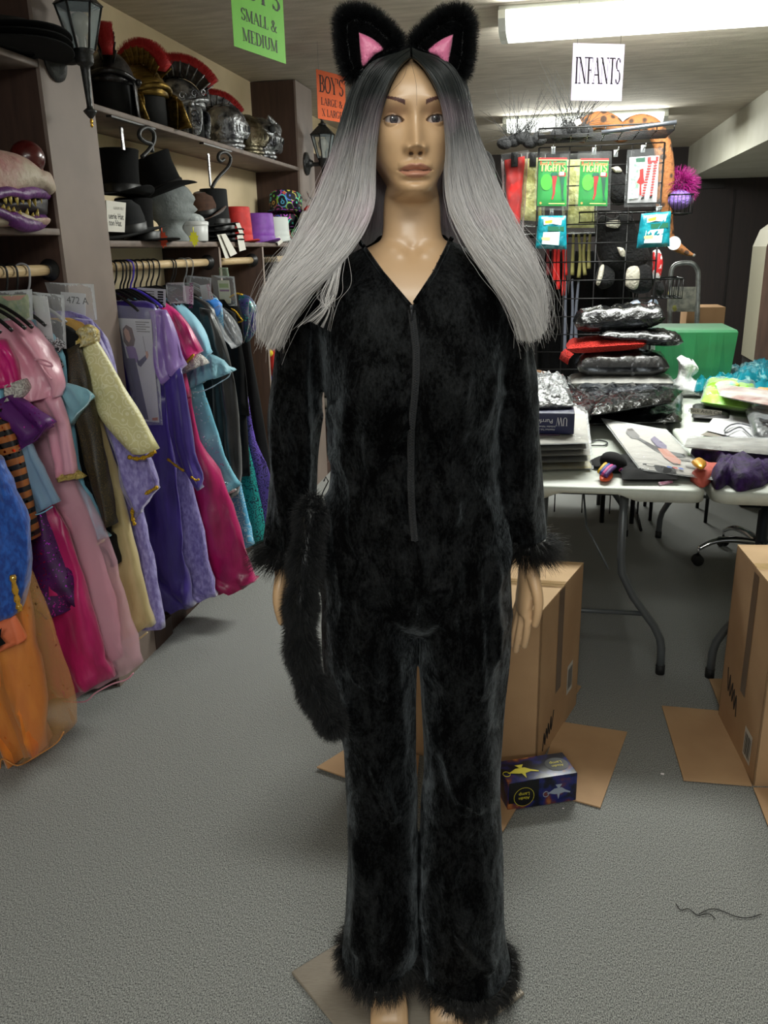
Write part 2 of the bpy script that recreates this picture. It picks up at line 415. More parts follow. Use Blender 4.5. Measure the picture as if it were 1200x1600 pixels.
def two_tone(t, name, x0, x1, y0, y1, z0, z1):
    """post: dark brown sides, taupe painted face towards the aisle"""
    mb = MB(); mb.box(((x0 + x1) / 2 - 0.006, (y0 + y1) / 2, (z0 + z1) / 2), (x1 - x0 - 0.012, y1 - y0, z1 - z0), 0)
    mb.box((x1 - 0.006, (y0 + y1) / 2, (z0 + z1) / 2), (0.012, y1 - y0 + 0.002, z1 - z0), 1)
    mb.build(name, [M_brown, M_taupe], t)
U1 = thing('shelf_unit', 'brown clothing bay with the painted clown mask on its shelf', 'shelving', (WX, 1.4, 0))
board(U1, 'hat_shelf', WX, SX, 0.3, 2.475, 1.57, 1.59, M_shelf)
board(U1, 'upper_shelf', WX, SX, 0.3, 2.475, 2.035, 2.055, M_shelf)
board(U1, 'back_panel', WX + 0.001, WX + 0.012, 0.3, 2.475, 0.0, CEIL - 0.01, M_brown)
board(U1, 'kick_board', SX - 0.23, SX - 0.2, 0.3, 2.475, 0.0, 0.08, M_brown)
rod_part(0.3, 2.478, U1)
U2 = thing('shelf_unit', 'brown clothing bay topped with helmets and a row of hats', 'shelving', (WX, 2.48, 0))
two_tone(U2, 'post', WX, SX, 2.48, 2.775, 0, CEIL - 0.004)
two_tone(U2, 'post', WX, SX, 5.16, 5.50, 0, CEIL - 0.004)
board(U2, 'hat_shelf', WX, SX, 2.777, 5.158, 1.535, 1.557, M_shelf)
board(U2, 'upper_shelf', WX, SX, 2.777, 5.158, 1.965, 1.985, M_shelf)
board(U2, 'divider', WX, SX, 3.765, 3.785, 0.02, 1.534, M_brown)
board(U2, 'divider', WX, SX, 4.373, 4.393, 0.02, 1.534, M_brown)
board(U2, 'divider_edge', SX, SX + 0.004, 3.764, 3.786, 0.02, 1.534, M_taupe)
board(U2, 'divider_edge', SX, SX + 0.004, 4.372, 4.394, 0.02, 1.534, M_taupe)
board(U2, 'kick_board', SX - 0.1, SX + 0.004, 2.776, 2.93, 0.0, 0.085, M_brown)
board(U2, 'kick_board', SX - 0.1, SX - 0.01, 2.935, 5.15, 0.0, 0.085, M_brown)
rod_part(2.777, 3.763, U2); rod_part(3.787, 4.371, U2); rod_part(4.395, 5.158, U2)
U3 = thing('shelf_unit', 'far brown clothing bay half hidden by the wig', 'shelving', (WX, 5.5, 0))
board(U3, 'hat_shelf', WX, SX, 5.502, 8.4, 1.535, 1.557, M_shelf)
board(U3, 'end_panel', WX, SX, 8.4, 8.43, 0, 2.2, M_brown)
board(U3, 'kick_board', SX - 0.1, SX, 5.502, 8.4, 0.0, 0.085, M_brown)
board(U3, 'back_panel', WX + 0.001, WX + 0.012, 5.502, 8.4, 0.0, 2.2, M_brown)
rod_part(5.502, 8.398, U3)
# iron scroll brackets under the upper shelf
M_strip = mat('bright_strip', (190, 190, 192), 0.25, 0.9)
def bracket(px, label):
    # px: list of scroll pixels, the scroll stands in the shelf-front plane of the wall side
    X = SX + 0.012
    t = thing('scroll_bracket', label, 'bracket', atx(px[0][0], px[0][1], X))
    pts = [atx(u, v, X) for u, v in px[1:]]
    MB().tube(catmull(pts, 5), 0.008, 8).build('iron_scroll', M_iron, t)
    top = atx(px[0][0], px[0][1], X)
    MB().box((X - 0.02, top.y, 1.961), (0.02, 0.34, 0.006)).build('mounting_bar', M_iron, t)
    return t
bracket([(215, 196), (238, 238), (236, 225), (226, 221), (218, 214), (219, 204), (230, 199), (240, 208), (240, 222), (232, 235), (222, 245)], 'black iron scroll bracket above the tallest black top hat')
bracket([(345, 236), (350, 249), (345, 252), (341, 248), (343, 240), (352, 238), (360, 246), (358, 258), (350, 268), (344, 274), (336, 284), (331, 294)], 'black iron scroll bracket above the red hat')
for k, (u0, v0, u1, v1) in enumerate(((189, 198, 193, 234), (325, 240, 330, 292))):
    a = atx(u0, v0, SX - 0.05); b = atx(u1, v1, SX - 0.05); b.y = a.y; b.x = a.x
    tag(MB().box((a + b) / 2, (0.006, 0.016, abs(a.z - b.z))).build('metal_strip', M_strip), ('bright metal shelf strip rising behind the tallest black top hat', 'bright metal shelf strip rising behind the plain black hat beside the red hat')[k], 'strip')
# ------------------------------------------------------------------ the mannequin (local frame: x image right, y away from the camera)
MO = Vector((-0.247, 1.378, 0)); MA = math.radians(10.2)
MR = Vector((math.cos(MA), math.sin(MA), 0)); MBK = Vector((-math.sin(MA), math.cos(MA), 0))
def P(u, v, d):
    q = ray(u, v); t = (MO + MBK * d - CO).dot(MBK) / q.dot(MBK); p = CO + q * t - MO
    return Vector((p.dot(MR), d, p.z))
man = thing('mannequin', 'female mannequin in black velvet cat costume and long grey wig on square metal base', 'mannequin', MO, MA)

M_skin = bpy.data.materials.new('mannequin_skin'); M_skin.use_nodes = True
_n = M_skin.node_tree; _b = _n.nodes['Principled BSDF']
_b.inputs['Roughness'].default_value = 0.42; _b.inputs['Coat Weight'].default_value = 0.3; _b.inputs['Coat Roughness'].default_value = 0.2
_a = _n.nodes.new('ShaderNodeAttribute'); _a.attribute_name = 'paint'
_mx = _n.nodes.new('ShaderNodeMix'); _mx.data_type = 'RGBA'; _mx.inputs['A'].default_value = srgb(196, 160, 122)
_n.links.new(_a.outputs['Alpha'], _mx.inputs['Factor']); _n.links.new(_a.outputs['Color'], _mx.inputs['B']); _n.links.new(_mx.outputs['Result'], _b.inputs['Base Color'])

HX, HZ = 0.029, 1.686
ROWS = [(.090, .004, .004, .090, .004, .090), (.0875, .034, .032, .0875, .040, .0875), (.081, .057, .052, .081, .065, .081), (.070, .073, .064, .070, .083, .070),
        (.056, .0835, .0705, .056, .095, .056), (.040, .0900, .0735, .042, .103, .042), (.022, .092, .0735, .022, .105, .020), (.005, .0885, .0715, .005, .103, .0),
        (-.015, .0865, .0695, -.013, .098, -.02), (-.035, .0868, .066, -.030, .090, -.04), (-.055, .0865, .060, -.045, .080, -.06), (-.068, .0850, .0545, -.054, .072, -.075),
        (-.080, .0815, .049, -.062, .066, -.085), (-.091, .0815, .0435, -.070, .062, -.095), (-.0985, .0775, .040, -.077, .060, -.1), (-.1035, .068, .039, -.084, .058, -.104),
        (-.108, .050, .041, -.092, .057, -.108), (-.114, .031, .043, -.102, .056, -.114), (-.130, .025, .045, -.122, .056, -.126), (-.150, .026, .046, -.146, .058, -.148),
        (-.166, .029, .050, -.163, .062, -.163), (-.180, .036, .064, -.172, .068, -.170), (-.197, .048, .090, -.184, .075, -.180), (-.220, .066, .122, -.204, .082, -.195),
        (-.250, .084, .148, -.236, .088, -.225), (-.285, .094, .155, -.280, .090, -.275), (-.335, .102, .150, -.335, .090, -.335), (-.40, .105, .142, -.40, .086, -.40),
        (-.47, .095, .136, -.47, .083, -.47), (-.541, .092, .137, -.541, .083, -.541), (-.62, .098, .148, -.62, .094, -.62), (-.70, .101, .159, -.70, .104, -.70), (-.765, .092, .155, -.765, .100, -.765), (-.81, .070, .145, -.81, .080, -.81), (-.84, .04, .12, -.84, .05, -.84)]
def row_table(z_from=9, z_to=-9):
    """rows resampled: 1 mm steps over the face, coarser elsewhere"""
    out = []
    for r in catmull(ROWS, 24): out.append(r)
    A = np.array(out); key = A[:, 0]
    zs = list(np.arange(.090, .03, -.0025)) + list(np.arange(.03, -.1, -.00105))
    zs = np.array(zs); o = []
    for i in range(6): o.append(np.interp(-zs, -key, A[:, i]))
    T = np.stack(o, 1)
    lower = np.array([r for r in A if r[0] < -.1])[::4]
    return np.vstack([T, lower])

def face_surface(dx, dz):
    """forward relief added to the plain head, in metres"""
    g = lambda cx, cz, sx, sz: np.exp(-((dx - cx) / sx) ** 2 - ((dz - cz) / sz) ** 2)
    gs = lambda cx, cz, sx, sz: g(cx, cz, sx, sz) + g(-cx, cz, sx, sz)
    sm = lambda a, b, t: np.clip((t - a) / (b - a), 0, 1) ** 2 * (3 - 2 * np.clip((t - a) / (b - a), 0, 1))
    h = -0.0090 * gs(.032, .001, .017, .012) - 0.0050 * gs(.0145, .006, .0075, .010)
    h += 0.0028 * gs(.030, .026, .020, .008) + 0.0035 * gs(.045, -.022, .017, .016) - 0.0022 * gs(.040, -.052, .014, .018)
    t = np.clip((.024 - dz) / .059, 0, 1)
    nose = 0.0225 * t ** 1.5 * (1 - sm(-.0365, -.0490, dz)) * (dz > -.06)
    h += nose * np.exp(-(np.abs(dx) / (.0074 + .0040 * t)) ** 2.0)
    h += 0.0095 * gs(.0128, -.0400, .0048, .0060) - 0.0085 * gs(.0068, -.0458, .0032, .0030)
    w = np.clip(1 - (dx / .0260) ** 2, 0, 1)
    cup = -.0610 + .0012 * np.exp(-((np.abs(dx) - .006) / .005) ** 2) - .035 * np.abs(dx) ** 1.0 * .12
    h += 0.0068 * w ** .8 * np.exp(-((dz - cup + .0012) / .0046) ** 2)
    h += 0.0088 * w ** 1.1 * np.exp(-((dz + .0752) / .0052) ** 2)
    h -= 0.0050 * np.clip(1.25 - (dx / .026) ** 2, 0, 1) * np.exp(-((dz + .0686 - .0008 * np.cos(dx * 260)) / .0016) ** 2) * (np.abs(dx) < .03)
    h -= 0.0014 * np.exp(-(dx / .0030) ** 2 - ((dz + .0535) / .006) ** 2)
    h += 0.0038 * np.exp(-(dx / .016) ** 2 - ((dz + .0925) / .009) ** 2) - 0.0030 * np.exp(-(dx / .016) ** 2 - ((dz + .0832) / .0042) ** 2)
    return h
EYX, EYR, EYC = .0305, .0128, .0655       # eye offset from the middle, ball radius, ball centre forward of the axis
def almond(dx, dz, k=1.0):
    """>0 inside the eye opening"""
    s = np.sign(dx); ex = (np.abs(dx) - EYX); q = np.clip(1 - (ex / .0150) ** 2, 0, 1)
    dz = dz - .08 * ex                    # outer corner lifted
    top = .0056 * q ** .75; bot = -.0043 * q ** .9
    return np.where(np.abs(ex) < .0150, np.minimum(top - dz, dz - bot), -1.0) * k

def build_body():
    T = row_table(); n = 268
    s = np.linspace(-1, 1, n, endpoint=False); phi = PI * (0.52 * s + 0.48 * s ** 3)
    sp, cp = np.sin(phi), np.cos(phi); e = 2 / 2.25
    X = np.sign(sp) * np.abs(sp) ** e; Cc = np.sign(cp) * np.abs(cp) ** e
    V = []; paint = []
    fr = np.clip(cp, 0, 1)
    for zf, wf, a, zs, wb, zb in T:
        x = a * X; w = np.where(cp > 0, wf - .004 * min(max((-.2 - zf) / .05, 0), 1), wb) * Cc
        z = zs + np.where(cp > 0, (zf - zs) * np.abs(cp) ** 1.5, (zb - zs) * np.abs(cp) ** 1.2)
        face = np.clip((zf + .108) / .012, 0, 1) * np.clip((.075 - zf) / .02, 0, 1)
        w = w + face * face_surface(x, z) * np.clip(fr * 3, 0, 1)
        col = np.zeros((n, 4))
        if -.1 < zf < .06:
            al = almond(x, z); ex = np.abs(x) - EYX
            rr = ex ** 2 + z ** 2
            lid = EYC + np.sqrt(np.clip((EYR + .0016) ** 2 - rr, 0, None)); lid[rr > (EYR + .0016) ** 2] = -1
            near = (fr > .2)
            w = np.where(near & (al <= 0) & (al > -.010), np.maximum(w, lid), w)
            w = np.where(near & (al > 0), np.minimum(EYC + np.sqrt(np.clip((EYR - .003) ** 2 - rr, 0, None)), w - .001), w)
            # paint: liner, brow, shadow, lips
            def dab(mask, c, k):
                m = np.clip(mask, 0, 1) * k * near; cc = np.array(srgb(*c)[:3])
                o = col[:, 3:4]; na = np.maximum(o[:, 0], m); sel = m > o[:, 0]
                col[sel, :3] = cc; col[:, 3] = na
            dab(np.exp(-(ex / .018) ** 2 - ((z - .011) / .009) ** 2) * 1.2, (150, 108, 84), .55)
            dab(np.where((al < .0) & (al > -.0013) & (np.abs(ex) < .016) & (z > -.0005), 1, 0), (48, 32, 30), .9)
            dab(np.where((al < .0) & (al > -.0008) & (np.abs(ex) < .0145) & (z <= -.0005), 1, 0), (176, 126, 96), .8)
            bx = (np.abs(x) - .015) / .036; bc = .0205 + .0115 * np.clip(bx, 0, 1) ** .8 - .012 * np.clip(bx - .72, 0, 1)
            bt = .0032 * (1 - .6 * np.clip(bx, 0, 1))
            dab(np.where((bx > 0) & (bx < 1) & (np.abs(z - bc) < bt), 1, 0), (74, 44, 46), .95)
            lw = np.clip(1 - (np.abs(x) / .0245) ** 2, 0, 1) ** .95
            up = -.0590 - .0016 * np.exp(-(x / .0035) ** 2); lo = -.0800
            mid = -.0686; topz = mid + (up - mid) * lw; botz = mid + (lo - mid) * lw
            dab(np.where((np.abs(x) < .0255) & (z < topz) & (z > botz), 1, 0), (176, 116, 98), .8)
            dab(np.where((np.abs(x) < .0245) & (np.abs(z - mid) < .0009), 1, 0), (92, 50, 44), .9)
            dab(np.where((((np.abs(x) - .0068) / .0036) ** 2 + ((z + .0462) / .0022) ** 2) < 1, 1, 0), (62, 38, 28), .85)  # shade inside the nostril holes, put into the paint colour
        # collar bones
        if -.30 < zf < -.15:
            for sg in (-1, 1):
                for k in np.linspace(0, 1, 9):
                    cx, cz = sg * (.018 + .10 * k), -.186 + .022 * k + .008 * math.sin(k * 6)
                    w = w + .0030 * np.exp(-((x - cx) / .011) ** 2 - ((z - cz) / .0065) ** 2) * fr
            w = w - .006 * np.exp(-(x / .012) ** 2 - ((z + .182) / .012) ** 2) * fr
        yaw = math.radians(3.2) * min(max((zf + .16) / .05, 0), 1)
        xr = x * math.cos(yaw) + w * math.sin(yaw); wr = w * math.cos(yaw) - x * math.sin(yaw)
        V.append(np.stack([xr + HX, -wr, z + HZ], 1)); paint.append(col)
    m = MB(); m.loft([list(map(tuple, r)) for r in V])
    col = np.vstack(paint)
    # limbs under the suit, one shell with the trunk
    nb = len(m.v)
    for px in ([(-.11, .01, 1.42, .03), (-.176, .012, 1.25, .020), (-.188, .010, 1.08, .018), (-.203, .006, .98, .017)], [(.17, .01, 1.41, .03), (.203, .012, 1.22, .020), (.213, .010, 1.05, .018), (.228, .004, .98, .017)]):
        m.tube([Vector(p[:3]) for p in px], [p[3] for p in px], 14)
    for sx, cx in ((-1, -.055), (1, .105)):
        leg = [(cx, 0, .88, .075), (cx, -.005, .62, .055), (cx + .002 * sx, .005, .50, .050), (cx, .02, .34, .046), (cx, .02, .2, .030), (cx, .012, .135, .026)]
        m.tube([Vector(p[:3]) for p in leg], [p[3] for p in leg], 16)
    return m, col
body_mb, body_paint = build_body()
# hands and feet are grown as their own smooth volumes, then joined into the one body mesh
def remeshed(mb, voxel, smooth=6):
    me = mb.mesh('tmp'); o = bpy.data.objects.new('tmp', me); COL.objects.link(o)
    md = o.modifiers.new('r', 'REMESH'); md.mode = 'VOXEL'; md.voxel_size = voxel
    if smooth:
        s2 = o.modifiers.new('s', 'SMOOTH'); s2.iterations = smooth; s2.factor = 0.5
    dg = bpy.context.evaluated_depsgraph_get(); ev = o.evaluated_get(dg); r = ev.to_mesh()
    n = len(r.vertices); co = np.zeros(n * 3, np.float32); r.vertices.foreach_get('co', co)
    V = co.reshape(n, 3).astype(float); F = [tuple(p.vertices) for p in r.polygons]
    ev.to_mesh_clear(); bpy.data.objects.remove(o); bpy.data.meshes.remove(me)
    return V, F
def hand_mb(shift):
    h = MB(); q = lambda u, v, d: P(u, v, d) + shift
    rings = []
    for u, v, d, hw, hd in ((826, 858, 0, .0185, .022), (827, 880, 0, .0180, .022), (827, 897, -.002, .0200, .028), (825, 915, .002, .0195, .037), (820, 934, .006, .0160, .041), (815, 950, .008, .0110, .039)):
        c = q(u, v, d)
        rings.append([c + Vector((hw * math.cos(t), hd * math.sin(t), 0.004 * math.sin(t))) for t in [2 * PI * k / 18 for k in range(18)]])
    h.loft(rings)
    for pts, r0, r1 in (([(826, 936, -.022), (825, 966, -.026), (823, 990, -.024), (819, 1009, -.016)], .0090, .0064),
                        ([(820, 940, -.006), (815, 972, -.010), (810, 996, -.008), (806, 1016, .000)], .0090, .0064),
                        ([(816, 940, .012), (809, 968, .010), (803, 990, .010), (799, 1007, .016)], .0086, .0062),
                        ([(812, 936, .032), (805, 958, .032), (800, 974, .034), (796, 986, .038)], .0078, .0056),
                        ([(830, 893, -.020), (837, 915, -.036), (841, 938, -.044), (840, 958, -.045), (836, 976, -.040)], .0125, .0070)):
        pp = catmull([tuple(q(*p)) for p in pts], 4); k = len(pp)
        rad = [r0 + (r1 - r0) * i / (k - 1) for i in range(k)]
        h.tube(pp, rad, 10); h.ball(pp[-1], r1, n=10, k=8); h.ball(pp[0], r0, n=10, k=8)
    return h
def foot_mb(cx):
    h = MB()
    pts = [(cx, .014, .15, .027, .027), (cx, .010, .115, .027, .030), (cx, -.012, .088, .028, .030), (cx, -.05, .062, .032, .024), (cx, -.09, .036, .038, .020), (cx, -.125, .020, .040, .014), (cx, -.15, .015, .033, .010)]
    rings = []
    for x, y, z, hw, hh in pts:
        rings.append([Vector((x + hw * math.cos(t), y + .35 * hh * math.sin(t), z + hh * math.sin(t))) if z < .1 else Vector((x + hw * math.cos(t), y + hh * math.sin(t), z)) for t in [2 * PI * k / 16 for k in range(16)]])
    h.loft(rings)
    h.tube([(cx, .02, .11), (cx, .035, .06), (cx, .036, .045)], [.022, .021, .012], 12)     # heel
    for k, (ox, ln, r) in enumerate(((-.024, .030, .011), (-.008, .028, .009), (.006, .024, .0085), (.018, .018, .008), (.028, .010, .0075))):
        sgn = 1 if cx > HX else -1
        h.tube([(cx + ox * -sgn * -1, -.14, .014), (cx + ox * -sgn * -1, -.15 - ln, .0105)], [r, r * .9], 8); h.ball((cx + ox * -sgn * -1, -.15 - ln, .0105), r * .9, n=8, k=6)
    return h
for mb_ in (hand_mb(Vector((0, 0, 0))), None, foot_mb(-.035), foot_mb(.085)):
    if mb_ is None:                              # the other hand mirrors the first across the body
        V, F = remeshed(hand_mb(Vector((0, 0, 0))), .0022)
        V[:, 0] = 2 * HX - V[:, 0] + (P(447, 885, 0).x - (2 * HX - P(826, 885, 0).x)); V[:, 2] += .012; F = [f[::-1] for f in F]
    else: V, F = remeshed(mb_, .0022)
    body_mb.add(V, F)
me = body_mb.mesh('body'); n_ = len(body_mb.v)
ca = me.color_attributes.new('paint', 'FLOAT_COLOR', 'POINT')
cc = np.zeros((n_, 4), np.float32); cc[:len(body_paint)] = body_paint; cc[len(body_paint):, 3] = 0
ca.data.foreach_set('color', cc.ravel())
link('body', me, M_skin, man, local=True)

# painted eyes
M_eye = mat('eye_white', (170, 160, 156), 0.3); M_iris = mat('eye_iris', (40, 35, 38), 0.45, col2=(76, 70, 74), nscale=420, spec=.3); M_pupil = mat('eye_pupil', (8, 7, 8), 0.4, spec=.3); M_glint = mat('eye_glint', (245, 245, 250), 0.1)
yw = math.radians(3.2)
for sg in (-1, 1):
    x0 = sg * EYX; c = Vector((x0 * math.cos(yw) + EYC * math.sin(yw) + HX, -(EYC * math.cos(yw) - x0 * math.sin(yw)), HZ))
    eo = MB().ball(c, EYR, n=28, k=20).build('eye', M_eye, man, local=True)
    def cap(r, off, m, name, ox=0, oz=0):
        k = MB(); rings = []
        for i in range(6):
            q = r * i / 5 + 1e-5
            rings.append([c + Vector((ox + q * math.cos(t), -math.sqrt(max((EYR + off) ** 2 - (ox + q * math.cos(t)) ** 2 - (oz + q * math.sin(t)) ** 2, 0)), oz + q * math.sin(t))) for t in [2 * PI * j / 24 for j in range(24)]])
        k.loft(rings, cap=False).build(name, m, eo, local=True)
    cap(.0064, .0002, M_iris, 'iris', .0005, .0008); cap(.0028, .0004, M_pupil, 'pupil', .0005, .0008); cap(.0008, .0006, M_glint, 'glint', -.0015, .0030)
    # lashes: a row of short curved hairs along the upper lid
    rt = []; dr = []
    for k in range(46):
        ex = -.0145 + .029 * k / 45; z = .0056 * max(1 - (ex / .0150) ** 2, 0) ** .75 + .08 * ex
        w = EYC + math.sqrt(max((EYR + .0018) ** 2 - ex ** 2 - z ** 2, 1e-6)); x = sg * (EYX + ex)
        rt.append((x * math.cos(yw) + w * math.sin(yw) + HX, -(w * math.cos(yw) - x * math.sin(yw)), HZ + z)); dr.append((sg * ex * 30, -1, .35))
    strands('eyelashes', np.array(rt), np.array(dr), np.full(46, .0050), .00022, mat('lash_black%d' % (sg + 1), (14, 12, 12), .5), man, True, 4, gravity=-.25)

# ------------------------------------------------------------------ jumpsuit
def velvet(name):
    m = bpy.data.materials.new(name); m.use_nodes = True; nt = m.node_tree; N = nt.nodes; L = nt.links; b = N['Principled BSDF']
    tc = N.new('ShaderNodeTexCoord'); mp = N.new('ShaderNodeMapping'); mp.inputs['Scale'].default_value = (1.7, 1.7, 0.85); L.new(tc.outputs['Object'], mp.inputs[0])
    n1 = N.new('ShaderNodeTexNoise'); n1.inputs['Scale'].default_value = 13; n1.inputs['Detail'].default_value = 10; n1.inputs['Roughness'].default_value = .80; n1.inputs['Distortion'].default_value = .45
    n2 = N.new('ShaderNodeTexNoise'); n2.inputs['Scale'].default_value = 150; n2.inputs['Detail'].default_value = 6; n2.inputs['Roughness'].default_value = .7
    for q in (n1, n2): L.new(mp.outputs[0], q.inputs['Vector'])
    ad = N.new('ShaderNodeMath'); ad.operation = 'MULTIPLY_ADD'; ad.inputs[1].default_value = .45
    L.new(n2.outputs['Fac'], ad.inputs[0]); L.new(n1.outputs['Fac'], ad.inputs[2])
    r = N.new('ShaderNodeMapRange'); r.inputs[1].default_value = .66; r.inputs[2].default_value = .90; r.inputs[3].default_value = .0; r.inputs[4].default_value = 1.0
    L.new(ad.outputs[0], r.inputs[0])
    cr = N.new('ShaderNodeValToRGB'); cr.color_ramp.elements[0].color = (.0007, .0007, .0009, 1); cr.color_ramp.elements[1].color = (.006, .007, .008, 1); L.new(r.outputs[0], cr.inputs[0]); L.new(cr.outputs[0], b.inputs['Base Color'])
    sh = N.new('ShaderNodeMath'); sh.operation = 'MULTIPLY'; sh.operation = 'MULTIPLY_ADD'; sh.inputs[1].default_value = .48; sh.inputs[2].default_value = .05; L.new(r.outputs[0], sh.inputs[0]); L.new(sh.outputs[0], b.inputs['Sheen Weight'])
    b.inputs['Sheen Roughness'].default_value = .32; b.inputs['Sheen Tint'].default_value = (.66, .73, .78, 1)
    b.inputs['Roughness'].default_value = .44
    sp = N.new('ShaderNodeMath'); sp.operation = 'MULTIPLY_ADD'; sp.inputs[1].default_value = .16; sp.inputs[2].default_value = .03; L.new(r.outputs[0], sp.inputs[0]); L.new(sp.outputs[0], b.inputs['Specular IOR Level'])
    bp = N.new('ShaderNodeBump'); bp.inputs['Strength'].default_value = .55; bp.inputs['Distance'].default_value = .006; L.new(ad.outputs[0], bp.inputs['Height']); L.new(bp.outputs[0], b.inputs['Normal'])
    return m
M_velvet = velvet('black_crushed_velvet')
def build_suit():
    m = MB(); off = .007
    rr = [r for r in catmull(ROWS, 4) if -.85 < r[0] < -.155]; rings = []
    for zf, wf, a, zs, wb, zb in rr:
        ring = []
        for k in range(64):
            t = 2 * PI * k / 64; sp, cp = math.sin(t), math.cos(t); e = 2 / 2.25
            x = (a + off) * math.copysign(abs(sp) ** e, sp); w = ((wf if cp > 0 else wb) + off) * math.copysign(abs(cp) ** e, cp)
            z = zs + ((zf - zs) * abs(cp) ** 1.5 if cp > 0 else (zb - zs) * abs(cp) ** 1.2)
            ring.append(Vector((x + HX, -w, z + HZ)))
        rings.append(ring)
    m.loft(rings)
    def limb(rows, dep, dy, n=40):
        R = []
        for (v, xl, xr), hd, y0 in zip(rows, dep, dy):
            a = P(xl, v, y0); b = P(xr, v, y0); c = (a + b) / 2; hw = (b.x - a.x) / 2
            R.append([Vector((c.x + hw * math.cos(t), c.y + hd * math.sin(t), c.z)) for t in [2 * PI * k / n for k in range(n)]])
        m.loft([list(map(Vector, r)) for r in np.array(catmull([np.array(r).ravel() for r in R], 3)).reshape(-1, n, 3)])
    # sleeves
    limb([(455, 462, 530), (490, 446, 520), (540, 436, 508), (590, 431, 502), (650, 427, 498), (714, 424, 491), (783, 420, 484), (835, 419, 482), (855, 420, 480)], (.050, .052, .050, .047, .044, .043, .042, .041, .041), (.012,) * 9)
    limb([(450, 745, 806), (480, 757, 818), (530, 765, 826), (590, 766, 831), (650, 766, 836), (714, 766, 840), (783, 777, 845), (825, 788, 848), (846, 792, 848)], (.050, .052, .050, .047, .044, .043, .042, .041, .041), (.012,) * 9)
    # flared legs
    lr = [(850, 500, 650), (930, 502, 651), (1000, 507, 650), (1050, 514, 648), (1100, 527, 646), (1150, 539, 645), (1180, 543, 644), (1250, 545, 648), (1320, 542, 650), (1390, 540, 651), (1450, 538, 652), (1484, 537, 652)]
    limb(lr, (.098, .095, .090, .085, .080, .074, .071, .074, .082, .090, .098, .100), (0, 0, 0, 0, 0, 0, .002, .004, .004, .0, -.004, -.006))
    rl = [(850, 648, 796), (930, 651, 796), (1000, 656, 791), (1050, 658, 788), (1100, 663, 785), (1150, 668, 783), (1200, 669, 779), (1250, 663, 778), (1320, 657, 780), (1390, 655, 784), (1460, 656, 790), (1508, 660, 797)]
    limb(rl, (.098, .095, .090, .085, .080, .074, .071, .074, .082, .092, .100, .104), (0, 0, 0, 0, 0, 0, .002, .004, .004, .0, -.004, -.006))
    V, F = remeshed(m, .0062, 4)
    # bust, folds and creases
    x = V[:, 0] - HX; front = V[:, 1] < .0
    for sx in (-1, 1):
        V[:, 1] -= np.where(front, .026 * np.exp(-((x - sx * .078) / .058) ** 2 - ((V[:, 2] - 1.30) / .075) ** 2), 0)
    cx = HX; D = np.zeros(len(V))
    for i, p in enumerate(V):
        z = p[2]; leg = min(max((.95 - z) / .15, 0), 1); arm = 1.0 if abs(p[0] - HX) > .165 and z > .95 else 0.0
        q = Vector((p[0] * 13, p[1] * 13, z * 2.6)); f = 1 - abs(noise.noise(q + Vector((3, 7, 1)))) * 2
        g = 1 - abs(noise.noise(Vector((p[0] * 22 + z * 7, p[1] * 9, z * 9 - p[0] * 10)))) * 2
        h = noise.noise(Vector((p[0] * 7, p[1] * 7, z * 5)))
        a_ = .0075 * leg * max(f, -.2) + .0075 * (1 - leg) * max(g, 0) ** 2 * min(max((1.36 - z) / .08, 0), 1) + .004 * h
        if arm: a_ = .0105 * max(1 - abs(noise.noise(Vector((p[0] * 26, p[1] * 26, z * 4)))) * 2.2, -.1) + .004 * h
        D[i] = a_
    # long drag lines on the tummy and diagonal creases at the knees
    def crease(u0, v0, u1, v1, amp, wid):
        a = np.array(P(u0, v0, -.09)); b = np.array(P(u1, v1, -.09)); a2, b2 = a[[0, 2]], b[[0, 2]]; d = b2 - a2; l = np.linalg.norm(d); d = d / l
        r = V[:, [0, 2]] - a2; s = r @ d; t = r @ np.array([-d[1], d[0]])
        D[:] += np.where(V[:, 1] < -.02, 1.7 * amp * np.exp(-(t / wid) ** 2) * np.clip(np.minimum(s, l - s) / .02, 0, 1), 0)
    for c in ((636, 640, 612, 700, .006, .007), (634, 705, 614, 800, .006, .008), (690, 640, 700, 700, .004, .008), (665, 640, 668, 665, .004, .006), (655, 700, 690, 650, .004, .008), (700, 760, 716, 820, .004, .008), (548, 1050, 606, 1100, .005, .006), (560, 1000, 600, 1075, .005, .007), (580, 1190, 616, 1300, .006, .010),
              (700, 1180, 730, 1290, .006, .010), (715, 1245, 756, 1285, .006, .006), (735, 1290, 700, 1400, .006, .012), (716, 1440, 770, 1520, .010, .014), (745, 900, 750, 1100, .005, .009), (772, 880, 776, 1050, .005, .009), (720, 930, 726, 1010, .004, .008), (590, 1400, 592, 1500, .006, .010), (560, 1330, 556, 1500, .006, .010)): crease(*c)
    me = bpy.data.meshes.new('t'); me.from_pydata([tuple(v) for v in V], [], F); me.update()
    nrm = np.zeros(len(V) * 3, np.float32); me.vertices.foreach_get('normal', nrm); nrm = nrm.reshape(-1, 3); bpy.data.meshes.remove(me)
    V = V + nrm * D[:, None]
    # cut the V neck, sleeve ends and hems open
    nl, nr, nv = P(559, 372, -.02), P(706, 372, -.02), P(643, 480, -.09); zt = (nl.z + nr.z) / 2
    keep = []
